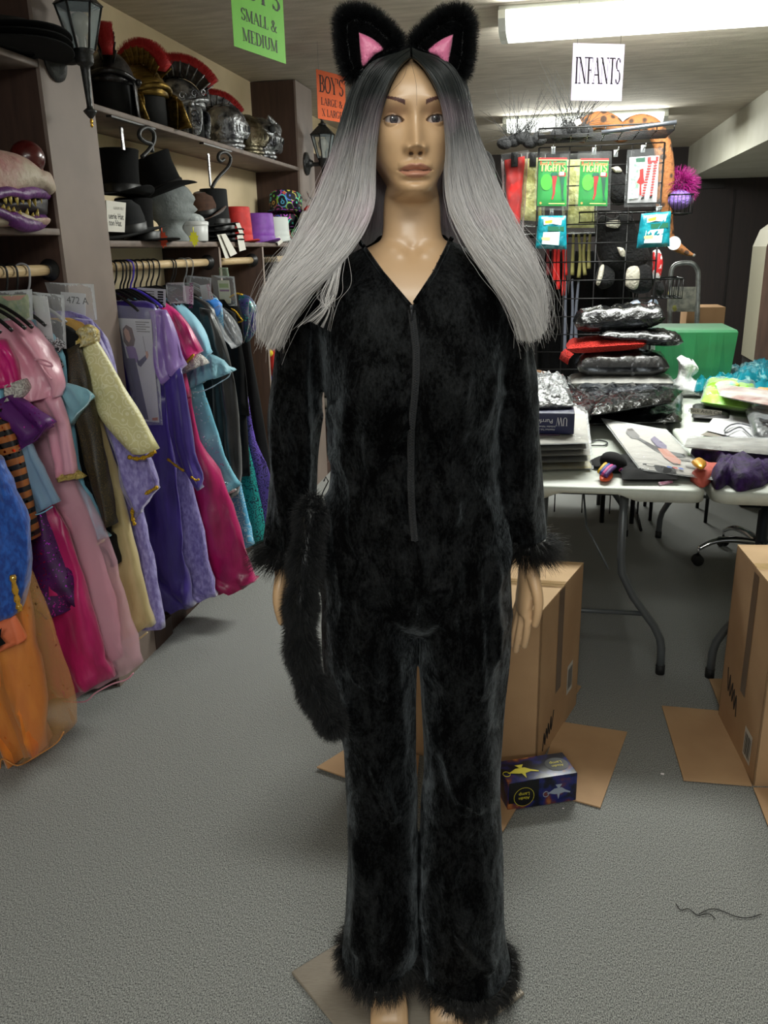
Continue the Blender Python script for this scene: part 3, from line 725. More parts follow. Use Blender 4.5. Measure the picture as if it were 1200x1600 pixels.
    for f in F:
        c = V[list(f)].mean(0); nn = np.cross(V[f[1]] - V[f[0]], V[f[2]] - V[f[0]]); nz = nn[2] / (np.linalg.norm(nn) + 1e-12)
        fx = (c[0] - nv.x); half = ((nr.x - nv.x) if fx > 0 else (nv.x - nl.x)) * min(max((c[2] - nv.z) / (zt - nv.z), 0), 1) ** .9
        if c[2] > zt - .004 + (.010 if c[1] > 0 else 0): continue
        if c[1] < .01 and c[2] > nv.z and abs(fx) < half: continue
        if nz < -.75 and c[2] < .19: continue
        if nz < -.75 and abs(c[0] - HX) > .15 and .93 < c[2] < 1.06: continue
        keep.append(f)
    used = sorted({i for f in keep for i in f}); mp = {o: i for i, o in enumerate(used)}
    return V[used], [tuple(mp[i] for i in f) for f in keep], nl, nr, nv
SV, SF, nl, nr, nv = build_suit()
sm = MB(); sm.add(SV, SF)
suit = sm.build('jumpsuit', M_velvet, man, local=True)
SBVH = BVHTree.FromPolygons([tuple(v) for v in SV], SF)
def on_suit(x, z, lift=.001, default=-.1):
    h = SBVH.ray_cast(Vector((x, -1, z)), Vector((0, 1, 0)))
    return Vector((x, (h[0].y if h[0] is not None else default) - lift, z))
# rolled neck edge
def edge_path(pts):
    out = []
    for k in range(len(pts) - 1):
        for i in range(12):
            t = i / 12; out.append(pts[k].lerp(pts[k + 1], t))
    return out + [pts[-1]]
ep = edge_path([nl + Vector((-.001, 0, 0)), (nl.lerp(nv, .5) + Vector((-.004, 0, 0))), nv, (nr.lerp(nv, .5) + Vector((.004, 0, 0))), nr])
ep2 = []
for p in ep:
    q = on_suit(p.x + .004 * (-1 if p.x < HX else 1), p.z - .003, .0, p.y)
    ep2.append(Vector((p.x, q.y, p.z)))
MB().tube(ep2, .0036, 8).build('neck_binding', M_velvet, suit, local=True)
# zipper: two dark tapes, coil and slider
M_tape = mat('zip_tape', (24, 25, 28), 0.8, bump=.3, bscale=300); M_coil = mat('zip_coil', (26, 27, 29), 0.35); M_pull = mat('zip_slider', (40, 40, 42), 0.3, .8)
zp = catmull([(643, 484), (646, 510), (650, 545), (650, 585), (647, 625), (643, 665), (642, 710), (642, 755), (644, 800), (648, 845)], 7)
zc = []
for u, v in zp:
    p = P(u, v, -.10); p = on_suit(p.x, p.z, 0); zc.append(P(u, v, p.y))
zc = [on_suit(p.x, p.z, .0022) for p in zc]
for _ in range(3): zc = [zc[0]] + [Vector((b.x, (a.y + b.y + c.y) / 3, b.z)) for a, b, c in zip(zc[:-2], zc[1:-1], zc[2:])] + [zc[-1]]
zip_o = MB().loft([[p + Vector((-.0060, .0012, 0)), p + Vector((-.0052, -.001, 0)), p + Vector((0, -.0012, 0)), p + Vector((.0052, -.001, 0)), p + Vector((.0060, .0012, 0))] for p in zc], closed=False).build('zipper', M_tape, suit, local=True)
tm = MB()
for i, p in enumerate(np.array(catmull([tuple(p) for p in zc], 3))):
    tm.box(Vector(p) + Vector(((.0009 if i % 2 else -.0009), -.0022, 0)), (.0030, .0012, .0013))
tm.build('zip_teeth', M_coil, zip_o, local=True, kind='stuff')
MB().rbox(zc[0] + Vector((0, -.004, .002)), (.0075, .005, .012), .0015).rbox(zc[0] + Vector((0, -.0065, -.008)), (.004, .0015, .018), .0007).build('zip_slider', M_pull, zip_o, local=True)
seam = [on_suit(P(u, v, -.1).x, P(u, v, -.1).z, -.0008) for u, v in catmull([(649, 848), (650, 880), (651, 920), (652, 960)], 6)]
MB().tube(seam, .0016, 6).build('front_seam', M_velvet, suit, local=True)

# ------------------------------------------------------------------ fur trims and tail
M_fur = mat('black_fur', (13, 14, 16), 0.42, spec=.4); M_feather = mat('black_feather_fur', (11, 11, 12), 0.38, spec=.4)
def ring_fur(name, c, rx, ry, z0, z1, n, ln, rad, out, grav, curl, parent):
    t = nrg.random(n) * 2 * PI; z = z0 + (z1 - z0) * nrg.random(n); k = (z - z0) / (z1 - z0 + 1e-9)
    R = np.stack([c[0] + rx * np.cos(t), c[1] + ry * np.sin(t), c[2] + z], 1)
    d = np.stack([out * np.cos(t), out * np.sin(t), -.55 + .35 * k], 1) + nrg.normal(0, .33, (n, 3))
    # strands gather in tufts
    nt_ = max(n // 28, 8); ct = nrg.choice(n, nt_); own = np.argmin(np.abs(t[:, None] - t[ct][None]) + 6 * np.abs(z[:, None] - z[ct][None]), 1)
    d = .45 * d + .75 * d[ct][own]
    return strands(name, R, d, ln * nrg.uniform(.45, 1.1, n), rad, M_feather, parent, True, 7, grav, curl)
def band(name, c, rx, ry, z0, z1, r, parent):
    m = MB(); pts = [[Vector((c[0] + (rx + r * math.cos(q)) * math.cos(t), c[1] + (ry + r * math.cos(q)) * math.sin(t), c[2] + (z0 + z1) / 2 + r * math.sin(q))) for q in [2 * PI * j / 8 for j in range(8)]] for t in [2 * PI * k / 28 for k in range(29)]]
    return m.loft(pts, cap=False).build(name, M_feather, parent, local=True)
for (xl, xr, v) in ((420, 481, 857), (793, 849, 848)):
    a, b = P(xl, v, .012), P(xr, v, .012); c = (a + b) / 2; hw = (b.x - a.x) / 2
    fb = band('cuff_fur', c, hw, .041, -.012, .012, .010, suit)
    ring_fur('fur_strands', c, hw + .004, .045, -.016, .014, 3000, .046, .00042, 1.15, .07, .12, fb)
for rows in ((1484, 537, 652, .100), (1508, 660, 797, .104)):
    v, xl, xr, hd = rows; a, b = P(xl, v, -.006), P(xr, v, -.006); c = (a + b) / 2; hw = (b.x - a.x) / 2
    fb = band('hem_fur', c, hw + .003, hd + .003, -.014, .008, .008, suit)
    ring_fur('fur_strands', c, hw + .002, hd + .004, -.016, .022, 4600, .034, .00045, .62, .14, .14, fb)

def furry(mb, name, n, ln, rad, parent, mat_=None, lay=(0, 0, -.6), rnd=.35, grav=.04, steps=4, core=None):
    core_o = mb.build(name, core or M_fur, parent, local=True)
    R, Nn = scatter(mb.v, mb.f, n)
    d = Nn + np.array(lay) + nrg.normal(0, rnd, (n, 3))
    strands('fur_strands', R, d, ln * nrg.uniform(.5, 1.15, n), rad, mat_ or M_fur, core_o, True, steps, grav, .05)
    return core_o
tp = catmull([(487, 790, -.045), (484, 830, -.06), (478, 870, -.075), (474, 910, -.085), (470, 950, -.09), (469, 990, -.09), (474, 1030, -.09), (486, 1068, -.09), (503, 1103, -.09), (520, 1132, -.09)], 4)
tail = MB(); tpp = [P(*p) for p in tp]
tr_ = [.0235 + .003 * math.sin(i * .9) for i in range(len(tpp))]; tr_[0] = .017; tr_[-1] = .021
tail.tube(tpp, tr_, 16); tail.ball(tpp[-1], .021); tail.ball(tpp[0], .018)
furry(tail, 'tail', 26000, .016, .00034, suit, lay=(0.05, 0, -.75), rnd=.3)
hook = [P(u, v, -.02) for u, v in ((506, 752), (509, 745), (513, 752), (509, 760), (505, 768), (497, 790))]
MB().tube(hook, .0012, 6).build('tail_loop', M_pull, suit, local=True)

# ------------------------------------------------------------------ wig
M_wig = bpy.data.materials.new('ombre_wig'); M_wig.use_nodes = True
nt = M_wig.node_tree; N = nt.nodes; L = nt.links; b = N['Principled BSDF']
tc = N.new('ShaderNodeTexCoord'); sx = N.new('ShaderNodeSeparateXYZ'); L.new(tc.outputs['Object'], sx.inputs[0])
hi_ = N.new('ShaderNodeHairInfo'); ma = N.new('ShaderNodeMath'); ma.operation = 'MULTIPLY_ADD'; ma.inputs[1].default_value = .05
L.new(hi_.outputs['Random'], ma.inputs[0]); L.new(sx.outputs['Z'], ma.inputs[2])
mr = N.new('ShaderNodeMapRange'); mr.inputs[1].default_value = 1.38; mr.inputs[2].default_value = 1.80; L.new(ma.outputs[0], mr.inputs[0])
cr = N.new('ShaderNodeValToRGB'); E_ = cr.color_ramp.elements
E_[0].position = 0; E_[0].color = srgb(196, 192, 190); E_[1].position = 1; E_[1].color = (.006, .008, .008, 1)
for p_, c_ in ((.35, srgb(204, 200, 199)), (.58, srgb(184, 180, 180)), (.71, srgb(142, 140, 140)), (.80, (.035, .04, .04, 1)), (.88, (.009, .012, .012, 1))):
    e_ = E_.new(p_); e_.color = c_
L.new(mr.outputs[0], cr.inputs[0])
pn = N.new('ShaderNodeTexNoise'); pn.inputs['Scale'].default_value = 7; L.new(tc.outputs['Object'], pn.inputs['Vector'])
pm = N.new('ShaderNodeMapRange'); pm.inputs[1].default_value = .46; pm.inputs[2].default_value = .66; pm.inputs[3].default_value = 0; pm.inputs[4].default_value = .55; L.new(pn.outputs['Fac'], pm.inputs[0])
pz = N.new('ShaderNodeMapRange'); pz.inputs[1].default_value = 1.72; pz.inputs[2].default_value = 1.66; L.new(sx.outputs['Z'], pz.inputs[0])
pz2 = N.new('ShaderNodeMapRange'); pz2.inputs[1].default_value = 1.47; pz2.inputs[2].default_value = 1.55; L.new(sx.outputs['Z'], pz2.inputs[0])
pp = N.new('ShaderNodeMath'); pp.operation = 'MULTIPLY'; L.new(pm.outputs[0], pp.inputs[0]); L.new(pz.outputs[0], pp.inputs[1])
pq = N.new('ShaderNodeMath'); pq.operation = 'MULTIPLY'; L.new(pp.outputs[0], pq.inputs[0]); L.new(pz2.outputs[0], pq.inputs[1])
mx = N.new('ShaderNodeMix'); mx.data_type = 'RGBA'; mx.inputs['B'].default_value = srgb(200, 170, 186); L.new(pq.outputs[0], mx.inputs['Factor']); L.new(cr.outputs[0], mx.inputs['A']); vr = N.new('ShaderNodeMapRange'); vr.inputs[3].default_value = .80; vr.inputs[4].default_value = 1.25; L.new(hi_.outputs['Random'], vr.inputs[0])
vm = N.new('ShaderNodeVectorMath'); vm.operation = 'SCALE'; L.new(mx.outputs['Result'], vm.inputs[0]); L.new(vr.outputs[0], vm.inputs['Scale']); L.new(vm.outputs[0], b.inputs['Base Color'])
b.inputs['Roughness'].default_value = .38; b.inputs['Specular IOR Level'].default_value = .5
GLF = [[(641, 94, -.080), (624, 106, -.098), (606, 140, -.100), (593, 180, -.098), (585, 235, -.088), (581, 285, -.080), (576, 330, -.085), (550, 382, -.105), (512, 430, -.122), (470, 472, -.122), (438, 512, -.112), (425, 546, -.10)],
       [(641, 91, -.060), (606, 104, -.088), (582, 150, -.085), (568, 210, -.075), (556, 280, -.07), (539, 340, -.08), (506, 392, -.10), (468, 433, -.112), (442, 473, -.11), (429, 525, -.10)],
       [(641, 88, -.030), (590, 98, -.05), (564, 140, -.052), (546, 210, -.05), (528, 280, -.05), (507, 340, -.06), (472, 395, -.082), (441, 440, -.09), (424, 490, -.085), (425, 530, -.085)],
       [(641, 85, .0), (584, 93, -.01), (556, 130, -.012), (535, 200, -.012), (516, 265, -.014), (493, 325, -.025), (461, 385, -.045), (432, 430, -.055), (417, 482, -.055), (421, 528, -.06)]]
GRT = [[(643, 94, -.080), (662, 106, -.098), (683, 140, -.100), (696, 180, -.098), (702, 235, -.088), (700, 285, -.078), (707, 333, -.085), (733, 385, -.105), (764, 425, -.118), (798, 465, -.12), (820, 500, -.11), (831, 530, -.10)],
       [(643, 91, -.060), (683, 107, -.088), (703, 150, -.085), (713, 210, -.075), (722, 280, -.07), (738, 335, -.08), (767, 385, -.10), (797, 427, -.108), (819, 466, -.10), (831, 523, -.09)],
       [(643, 88, -.030), (694, 99, -.05), (717, 140, -.052), (731, 210, -.05), (746, 270, -.05), (767, 325, -.06), (792, 375, -.08), (817, 420, -.085), (833, 465, -.08), (836, 518, -.075)],
       [(643, 85, .0), (700, 94, -.01), (724, 130, -.012), (740, 200, -.012), (762, 260, -.014), (783, 320, -.025), (806, 370, -.04), (828, 415, -.05), (843, 465, -.055), (841, 515, -.055)]]
BKL = [[(641, 84, .02), (582, 100, .04), (560, 150, .05), (556, 230, .05), (552, 310, .05), (540, 370, .055), (520, 420, .07)], [(641, 84, .05), (596, 100, .09), (588, 160, .105), (588, 240, .10), (588, 310, .085), (582, 370, .085), (575, 420, .095)], [(642, 84, .05), (642, 100, .11), (642, 160, .118), (642, 240, .11), (642, 310, .09), (642, 370, .09), (642, 420, .10)]]
BKR = [[(643, 84, .02), (702, 100, .04), (722, 150, .05), (728, 230, .05), (735, 310, .05), (745, 370, .055), (765, 420, .07)], [(643, 84, .05), (690, 100, .09), (698, 160, .105), (698, 240, .10), (698, 310, .085), (704, 370, .085), (712, 420, .095)], [(642, 84, .05), (642, 100, .11), (642, 160, .118), (642, 240, .11), (642, 310, .09), (642, 370, .09), (642, 420, .10)]]
K = 30
PART = {94: (-.080, 1.766), 91: (-.058, 1.781), 88: (-.030, 1.787), 85: (.0, 1.788), 84: (.03, 1.786)}
def resample(g):
    q = [tuple(P(*p)) for p in g]
    if g[0][1] in PART and g[1][1] < 120 and g[0][0] in (641, 643): d_, z_ = PART[g[0][1]] if g[0][2] < .04 else (.06, 1.776); q[0] = (HX + (-.0015 if g[0][0] == 641 else .0015), d_, z_)
    if g[0][0] == 642: q[0] = (HX, .06, 1.776)
    q = np.array(q); c = np.array(catmull(q, 8)); s = np.r_[0, np.cumsum(np.linalg.norm(np.diff(c, axis=0), axis=1))]; t = np.linspace(0, s[-1], K)
    return np.stack([np.interp(t, s, c[:, i]) for i in range(3)], 1)
def sheet(G):
    return np.stack([resample(g) for g in G])            # guides x K x 3
def between(S, s):
    """strand paths at guide coordinates s (0..1)"""
    n = S.shape[0] - 1; x = np.clip(s * n, 0, n - 1e-6); i = x.astype(int); f = (x - i)[:, None, None]
    a, b = S[i], S[i + 1]; a0 = S[np.maximum(i - 1, 0)]; b1 = S[np.minimum(i + 2, n)]
    return .5 * (2 * a + (b - a0) * f + (2 * a0 - 5 * a + 4 * b - b1) * f ** 2 + (3 * a - a0 - 3 * b + b1) * f ** 3)
wig = None; allP = []; allR = []
shell = MB()
for G, nS, fly in ((GLF, 5200, 1.0), (GRT, 5200, 1.0), (BKL, 2200, .5), (BKR, 2200, .5)):
    S = sheet(G)
    u = np.linspace(0, 1, 25); Q = between(S, u).copy()
    cen = np.array([HX, .02, 0]); out = Q - cen; out[..., 2] = 0; out = out / np.maximum(np.linalg.norm(out, axis=2, keepdims=True), 1e-6)
    Q -= out * .007; Q[:, :, 1] += .004
    shell.loft([list(map(tuple, q[:-3])) for q in Q], closed=False)
    # locks: strands follow their lock centre towards the ends
    s = nrg.random(nS); C_ = between(S, s); nl_ = 16; lc = (np.floor(s * nl_) + .5) / nl_; Lk = between(S, np.clip(lc + nrg.normal(0, .01, nS), 0, 1))
    t = np.linspace(0, 1, K)[None, :, None]; pull = .55 * np.clip((t - .35) / .65, 0, 1)
    Q = C_ * (1 - pull) + Lk * pull
    ph = nrg.random(nl_ + 1)[(s * nl_).astype(int)][:, None] * 6.28
    Q[:, :, 0] += (.0065 * np.sin(t[:, :, 0] * 9 + ph) * t[:, :, 0]); Q[:, :, 1] += (.008 * np.sin(t[:, :, 0] * 7 + ph * 1.7) * t[:, :, 0])
    out = Q - cen; out[..., 2] = 0; out = out / np.maximum(np.linalg.norm(out, axis=2, keepdims=True), 1e-6)
    dep = nrg.normal(0, .0035, nS)[:, None, None]; Q = Q + out * dep * (.35 + t)
    w = np.cumsum(nrg.normal(0, .0006, Q.shape), axis=1); Q = Q + w * t
    f = nrg.random(nS) < .045 * fly; Q[f] += np.cumsum(nrg.normal(0, .0022, Q[f].shape), axis=1) * t + out[f] * .006 * t
    # ragged ends
    trim = np.clip(nrg.normal(.985, .035, nS), .85, 1.03)[:, None]; idx = np.clip(np.arange(K)[None] * trim, 0, K - 1); i0 = np.floor(idx).astype(int); i1 = np.minimum(i0 + 1, K - 1); ff = (idx - i0)[..., None]
    r_ = np.arange(nS)[:, None]; Q = Q[r_, i0] * (1 - ff) + Q[r_, i1] * ff
    allP.append(Q); allR.append(np.where(f, .00022, .00048))
wig = shell.build('wig', M_wig, man, local=True)
strand_curves('hair_strands', np.concatenate(allP), np.concatenate(allR), M_wig, wig, True, tip=.45)
# a few stray hairs over the face and chest
def stray(paths, r=.0002):
    for p in paths:
        q = np.array([tuple(P(*x)) for x in catmull(p, 6)])[None]
        strand_curves('stray_hair', q, r, M_wig, wig, True, tip=.8)
stray([[(642, 96, -.095), (650, 130, -.105), (651, 165, -.103)], [(636, 105, -.098), (628, 125, -.103), (606, 148, -.1)], [(530, 410, -.115), (525, 450, -.12), (523, 480, -.12)], [(540, 385, -.12), (549, 440, -.125), (530, 470, -.125), (520, 500, -.125)]])
# locks hanging loose on the chest
lk = []
for k in range(46):
    a = nrg.normal(0, 5); e = nrg.normal(0, 7)
    lk.append([tuple(P(530 + a, 395, -.112)), tuple(P(524 + a, 430, -.122)), tuple(P(515 + a * 1.5, 462, -.125)), tuple(P(505 + e, 485, -.125)), tuple(P(484 + e * 2, 502 + abs(e), -.122))])
Q = np.array([np.array(catmull(l, 5)) for l in lk]); strand_curves('stray_lock', Q, .00022, M_wig, wig, True, tip=.5)

# ------------------------------------------------------------------ cat-ear headband
M_pink = mat('pink_satin', (222, 122, 160), 0.4, col2=(200, 96, 138), nscale=40, bump=.4, bscale=30, sheen=.3)
band_o = None
hb = [P(u, v, d) for u, v, d in ((560, 125, -.02), (572, 95, -.015), (600, 80, -.01), (642, 74, -.008), (684, 80, -.01), (712, 95, -.015), (722, 125, -.02))]
band_o = MB().tube(catmull([tuple(p) for p in hb], 5), .0035, 8).build('ear_headband', M_fur, man, local=True)
EAR_L = [(544, 126), (534, 96), (529, 60), (527, 28), (533, 16), (549, 12), (574, 16), (598, 32), (616, 50), (630, 66), (634, 76), (612, 86), (588, 102), (568, 118), (556, 130)]
EAR_R = [(724, 128), (733, 98), (736, 62), (737, 30), (732, 18), (716, 12), (694, 18), (670, 36), (654, 52), (642, 64), (639, 76), (660, 86), (682, 102), (700, 120), (712, 132)]
PK_L = [(561, 51), (581, 60), (599, 76), (584, 87), (567, 104), (563, 80)]; PK_R = [(708, 54), (690, 62), (669, 79), (686, 90), (697, 106), (704, 80)]
for O_, K_, name in ((EAR_L, PK_L, 'l'), (EAR_R, PK_R, 'r')):
    c = np.mean(O_, 0) + np.array([0, 6]); rings = []
    for f_, d in ((.70, .012), (.86, .004), (.89, -.006), (.83, -.018), (.66, -.020), (.45, -.011), (.2, -.006)):
        rings.append([P(c[0] + (u - c[0]) * f_, c[1] + (v - c[1]) * f_, d - .012) for u, v in (catmull(O_ + [O_[0]], 3)[:-1] if name == 'r' else catmull(O_ + [O_[0]], 3)[:-1][::-1])])
    e = MB().loft(rings)
    ear = furry(e, 'cat_ear', 24000, .017, .00032, band_o, lay=(0, -.15, .2), rnd=.4, grav=.03)
    pk = MB(); kc = np.mean(K_, 0)
    edge = catmull(K_ + [K_[0]], 4)[:-1]
    pk.loft([[P(kc[0] + (u - kc[0]) * f_, kc[1] + (v - kc[1]) * f_, d) for u, v in edge] for f_, d in ((1.0, -.030), (1.02, -.036), (.9, -.040), (.5, -.042), (.1, -.0425))])
    po = pk.build('inner_ear', M_pink, ear, local=True)
# ------------------------------------------------------------------ base plate
M_steel = mat('brushed_steel', (176, 166, 152), 0.45, 0.45, col2=(158, 148, 134), nscale=60, stretch=(1, 30, 1), bump=.08, bscale=200)
bc = (atz(455, 1522, 0) + atz(820, 1555, 0)) / 2 - MO; bc = Vector((bc.dot(MR), bc.dot(MBK), .004))
MB().rbox(bc, (.357, .357, .008), .0035, R=Matrix.Rotation(math.radians(45 - 6.6), 3, 'Z')).build('base_plate', M_steel, man, local=True)
MB().tube([(.085, .03, .008), (.085, .03, .2)], .005, 10).build('support_rod', M_steel, man, local=True)
# ------------------------------------------------------------------ general shaping helpers for things located in the photo
def puff(mb, pts, thick, nrm, m=0, k=5, power=2.0, smooth_k=3, closed=True):
    """a rounded body: outline pts (3-D, roughly in a plane) swollen by thick along nrm"""
    nrm = Vector(nrm).normalized(); pts = [Vector(p) for p in pts]
    if smooth_k: pts = [Vector(p) for p in catmull([tuple(p) for p in pts] + [tuple(pts[0])], smooth_k)[:-1]]
    c = sum(pts, Vector()) / len(pts); rings = []
    for i in range(-k, k + 1):
        t = i / k * .985; s = (1 - abs(t) ** power) ** (1 / power)
        rings.append([c + (p - c) * s + nrm * (thick * t) for p in pts])
    # widest ring keeps the outline
    return mb.loft(rings, m)
def slab(mb, quad, thick, nrm, amp=0.0, m=0, nx=18, ny=12, seed=0, bulge=1.0, freq=14.0, ridge=False):
    """pillow between four corners (a b c d), bulging along nrm, crumpled by noise"""
    a, b, c, d = [Vector(q) for q in quad]; nrm = Vector(nrm).normalized(); top = []; bot = []
    off = Vector((seed * 3.1, seed * 1.7, seed * .9))
    for j in range(ny + 1):
        v = j / ny; rt = []; rb = []
        for i in range(nx + 1):
            u = i / nx; p = a.lerp(b, u).lerp(d.lerp(c, u), v)
            e = (1 - abs(2 * u - 1) ** 5) * (1 - abs(2 * v - 1) ** 5); e = max(e, 0) ** .5
            n1 = noise.noise(p * freq + off); n2 = noise.noise(p * freq * 2.3 + off * 2)
            if ridge: n1 = 1 - 2 * abs(n1); n2 = 1 - 2 * abs(n2)
            k = amp * (n1 + .5 * n2)
            side = (b - a).normalized() * (amp * .6 * noise.noise(p * freq + off * 3)) if e < .2 else Vector()
            rt.append(p + side + nrm * (thick * .5 * e * bulge + k * min(e + .25, 1))); rb.append(p + side - nrm * (thick * .5 * e) + nrm * (k * .15 * e))
        top.append(rt); bot.append(rb)
    mb.loft(top, m, closed=False); mb.loft([r[::-1] for r in bot], m, closed=False)
    rim = lambda g: g[0] + [r[-1] for r in g[1:]] + g[-1][::-1][1:] + [r[0] for r in g[::-1]][1:-1]
    return mb.loft([rim(top), rim(bot)], m, cap=False)

# ------------------------------------------------------------------ hats
M_felt = mat('black_felt', (12, 12, 13), 0.9, sheen=.02, col2=(18, 18, 19), nscale=60, spec=.15)
M_felt2 = mat('charcoal_felt', (26, 27, 29), 0.8, sheen=.03, col2=(26, 27, 29), nscale=60, spec=.2)
M_brownfelt = mat('brown_felt', (88, 58, 42), 0.85, col2=(70, 45, 33), nscale=50, sheen=.2)
M_redf = mat('red_felt', (206, 40, 34), 0.65, col2=(186, 30, 28), nscale=40); M_purf = mat('purple_felt', (128, 66, 168), 0.6, col2=(116, 56, 154), nscale=40)
M_whitef = mat('white_felt', (206, 212, 208), 0.6); M_ribbon = mat('black_ribbon', (10, 10, 11), 0.45)
def hat(label, c, crown, brim_r, curl=.02, rx=0.0, ry=0.0, rz=0.0, m=M_felt, cat='hat', name='top_hat', band=True, brim_s=.85, group=None, band_m=None, oval=.88):
    """c = centre of the brim underside; crown = [(r, z) ...]"""
    t = thing(name, label, cat, c, group=group)
    M = Matrix.Translation(c) @ Matrix.Rotation(rz, 4, 'Z') @ Matrix.Rotation(rx, 4, 'X') @ Matrix.Rotation(ry, 4, 'Y')
    r0 = crown[0][0]
    mb = MB(); mb.lathe([(r0 * .2, .004), (r0, .004)] + crown + [(crown[-1][0] * .96, crown[-1][1] + .004), (crown[-1][0] * .5, crown[-1][1] + .005), (.002, crown[-1][1] + .004)], 32, M, 0, oval, 1.0, cap=False)
    mb.build('crown', m, t)
    bm_ = MB(); rings = []
    for r, s in ((r0 * .98, 0), (r0 + (brim_r - r0) * .35, .1), (r0 + (brim_r - r0) * .7, .45), (brim_r, 1.0), (brim_r + .003, 1.05), (brim_r, 1.1), (r0 + (brim_r - r0) * .7, .55), (r0 + (brim_r - r0) * .3, .2), (r0 * .98, .1)):
        up = .003 if s in (1.1, .55, .2, .1) else 0
        rings.append([M @ Vector((r * oval * math.cos(q), r * math.sin(q), up + curl * s * (math.cos(q) ** 2 * brim_s) - curl * .25 * s * math.sin(q) ** 2)) for q in [2 * PI * k / 40 for k in range(40)]])
    bm_.loft(rings, cap=False); bm_.build('brim', m, t)
    if band:
        MB().lathe([(r0 * 1.012, .006), (r0 * 1.016, .034), (r0 * .99, .036)], 32, M, 0, oval, 1.0, cap=False).build('hat_band', band_m or M_ribbon, t)
    return t
def sy(u, v, X=-1.62): return atx(u, v, X).y
HS = 1.558
tall = [(.082, .0), (.078, .05), (.080, .10), (.086, .150), (.088, .156)]
hat('black top hat standing lowest in the stack behind the price card bag', (-1.645, sy(213, 355, -1.645), HS), [(.080, 0), (.076, .06), (.078, .12), (.082, .16)], .125)
hat('tallest black top hat, perched on another top hat beside the near post', (-1.63, sy(190, 300, -1.63), HS + .172), tall, .135, curl=.03)
hat('wide-brimmed charcoal hat with rounded crown behind the price card bag', (-1.565, sy(196, 345, -1.565), HS + .03), [(.085, 0), (.082, .05), (.070, .09), (.045, .108)], .165, curl=.02, rx=.15, m=M_felt2, name='wide_brim_hat')
hat('flat wide black brimmed hat lying lowest at the shelf edge by the orange tag', (-1.55, sy(222, 360, -1.55), HS), [(.075, 0), (.07, .02), (.06, .028)], .155, curl=.008, name='wide_brim_hat')
# foam head wearing the tilted top hat
M_foam = mat('grey_foam', (150, 156, 156), 0.85, col2=(110, 116, 116), nscale=9, bump=.2, bscale=80)
hx, hy = -1.60, sy(268, 366, -1.60)
t = thing('foam_head', 'pale grey foam head in profile wearing a tilted black top hat', 'display head', (hx, hy, HS))
prof = [(.0, .075, .075), (.02, .07, .07), (.05, .048, .05), (.075, .05, .055), (.095, .066, .075), (.12, .075, .085), (.15, .08, .10), (.18, .08, .105), (.21, .07, .09), (.232, .045, .06), (.24, .01, .01)]
mb = MB(); rings = []
for z, a_, b_ in catmull(prof, 3):
    ring = []
    for k in range(40):
        q = 2 * PI * k / 40; d = math.cos(q); w = b_ * d
        if d > 0:
            zz = z
            w += .030 * math.exp(-((zz - .128) / .016) ** 2) * max(d, 0) ** 14 + .012 * math.exp(-((zz - .100) / .009) ** 2) * d ** 10 + .012 * math.exp(-((zz - .082) / .010) ** 2) * d ** 8 - .012 * math.exp(-((zz - .148) / .010) ** 2) * d ** 3 * (1 - .75 * d ** 20) + .008 * math.exp(-((zz - .172) / .012) ** 2) * d ** 2
        px_, py_ = a_ * math.sin(q) * .95, w; ca, sa = math.cos(math.radians(-60)), math.sin(math.radians(-60)); ring.append(Vector((hx + px_ * ca - py_ * sa, hy + px_ * sa + py_ * ca, HS + z)))
    rings.append(ring)
mb.loft(rings); mb.build('foam_bust', M_foam, t)
hat('black top hat tilted back on the grey foam head', (hx - .01, hy, HS + .195), [(.088, 0), (.084, .05), (.082, .11), (.088, .15)], .140, curl=.03, rx=.36, rz=math.radians(-60))
M_tub = mat('white_plastic', (205, 206, 204), 0.4)
tb = (-1.535, sy(303, 367, -1.535), HS)
t = thing('plastic_tub', 'round white plastic tub in front of the grey foam head', 'tub', tb)
Mt = Matrix.Translation(tb)
MB().lathe([(.01, 0), (.058, 0), (.060, .004), (.064, .072), (.060, .074), (.055, .006), (.01, .005)], 32, Mt, cap=False).build('tub_body', M_tub, t)
MB().lathe([(.066, .066), (.067, .080), (.062, .083)], 32, Mt, cap=False).build('tub_rim', M_tub, t)
MB().ball(Vector(tb) + Vector((0, 0, .085)), (.052, .052, .032)).build('packed_tissue', mat('white_tissue', (190, 196, 196), .8, bump=.6, bscale=40), t)
hat('rounded brown bowler hat behind the white plastic tub', (-1.64, sy(318, 330, -1.64), HS + .125), [(.085, 0), (.085, .05), (.070, .085), (.035, .100)], .125, curl=.035, rx=.25, m=M_brownfelt, name='bowler_hat')
hat('black hat hidden under the brown bowler hat', (-1.64, sy(316, 330, -1.64), HS), [(.085, 0), (.083, .07), (.08, .12)], .125)
for k in range(3):
    hat(('lowest black stacked hat brim under the plain black hat', 'middle black stacked hat brim under the plain black hat', 'upper black stacked hat brim under the plain black hat')[k], (-1.58, sy(343, 360, -1.58), HS + .024 * k), [(.082, 0), (.08, .018), (.078, .02)], .130, curl=.012, name='stacked_hat')
hat('plain black top hat with flat crown standing beside the red hat', (-1.60, sy(337, 350, -1.60), HS + .073), [(.080, 0), (.074, .08), (.072, .165)], .125, curl=.015, m=M_felt2)
hat('bright red top hat between plain black hat and purple hat', (-1.565, sy(372, 366, -1.565), HS), [(.082, 0), (.080, .08), (.074, .165)], .120, curl=.012, m=M_redf, band_m=M_redf, name='coloured_top_hat')
hat('purple top hat between the red hat and the white hat', (-1.565, sy(404, 368, -1.565), HS), [(.100, 0), (.098, .07), (.094, .145)], .130, curl=.02, m=M_purf, band_m=M_purf, name='coloured_top_hat')
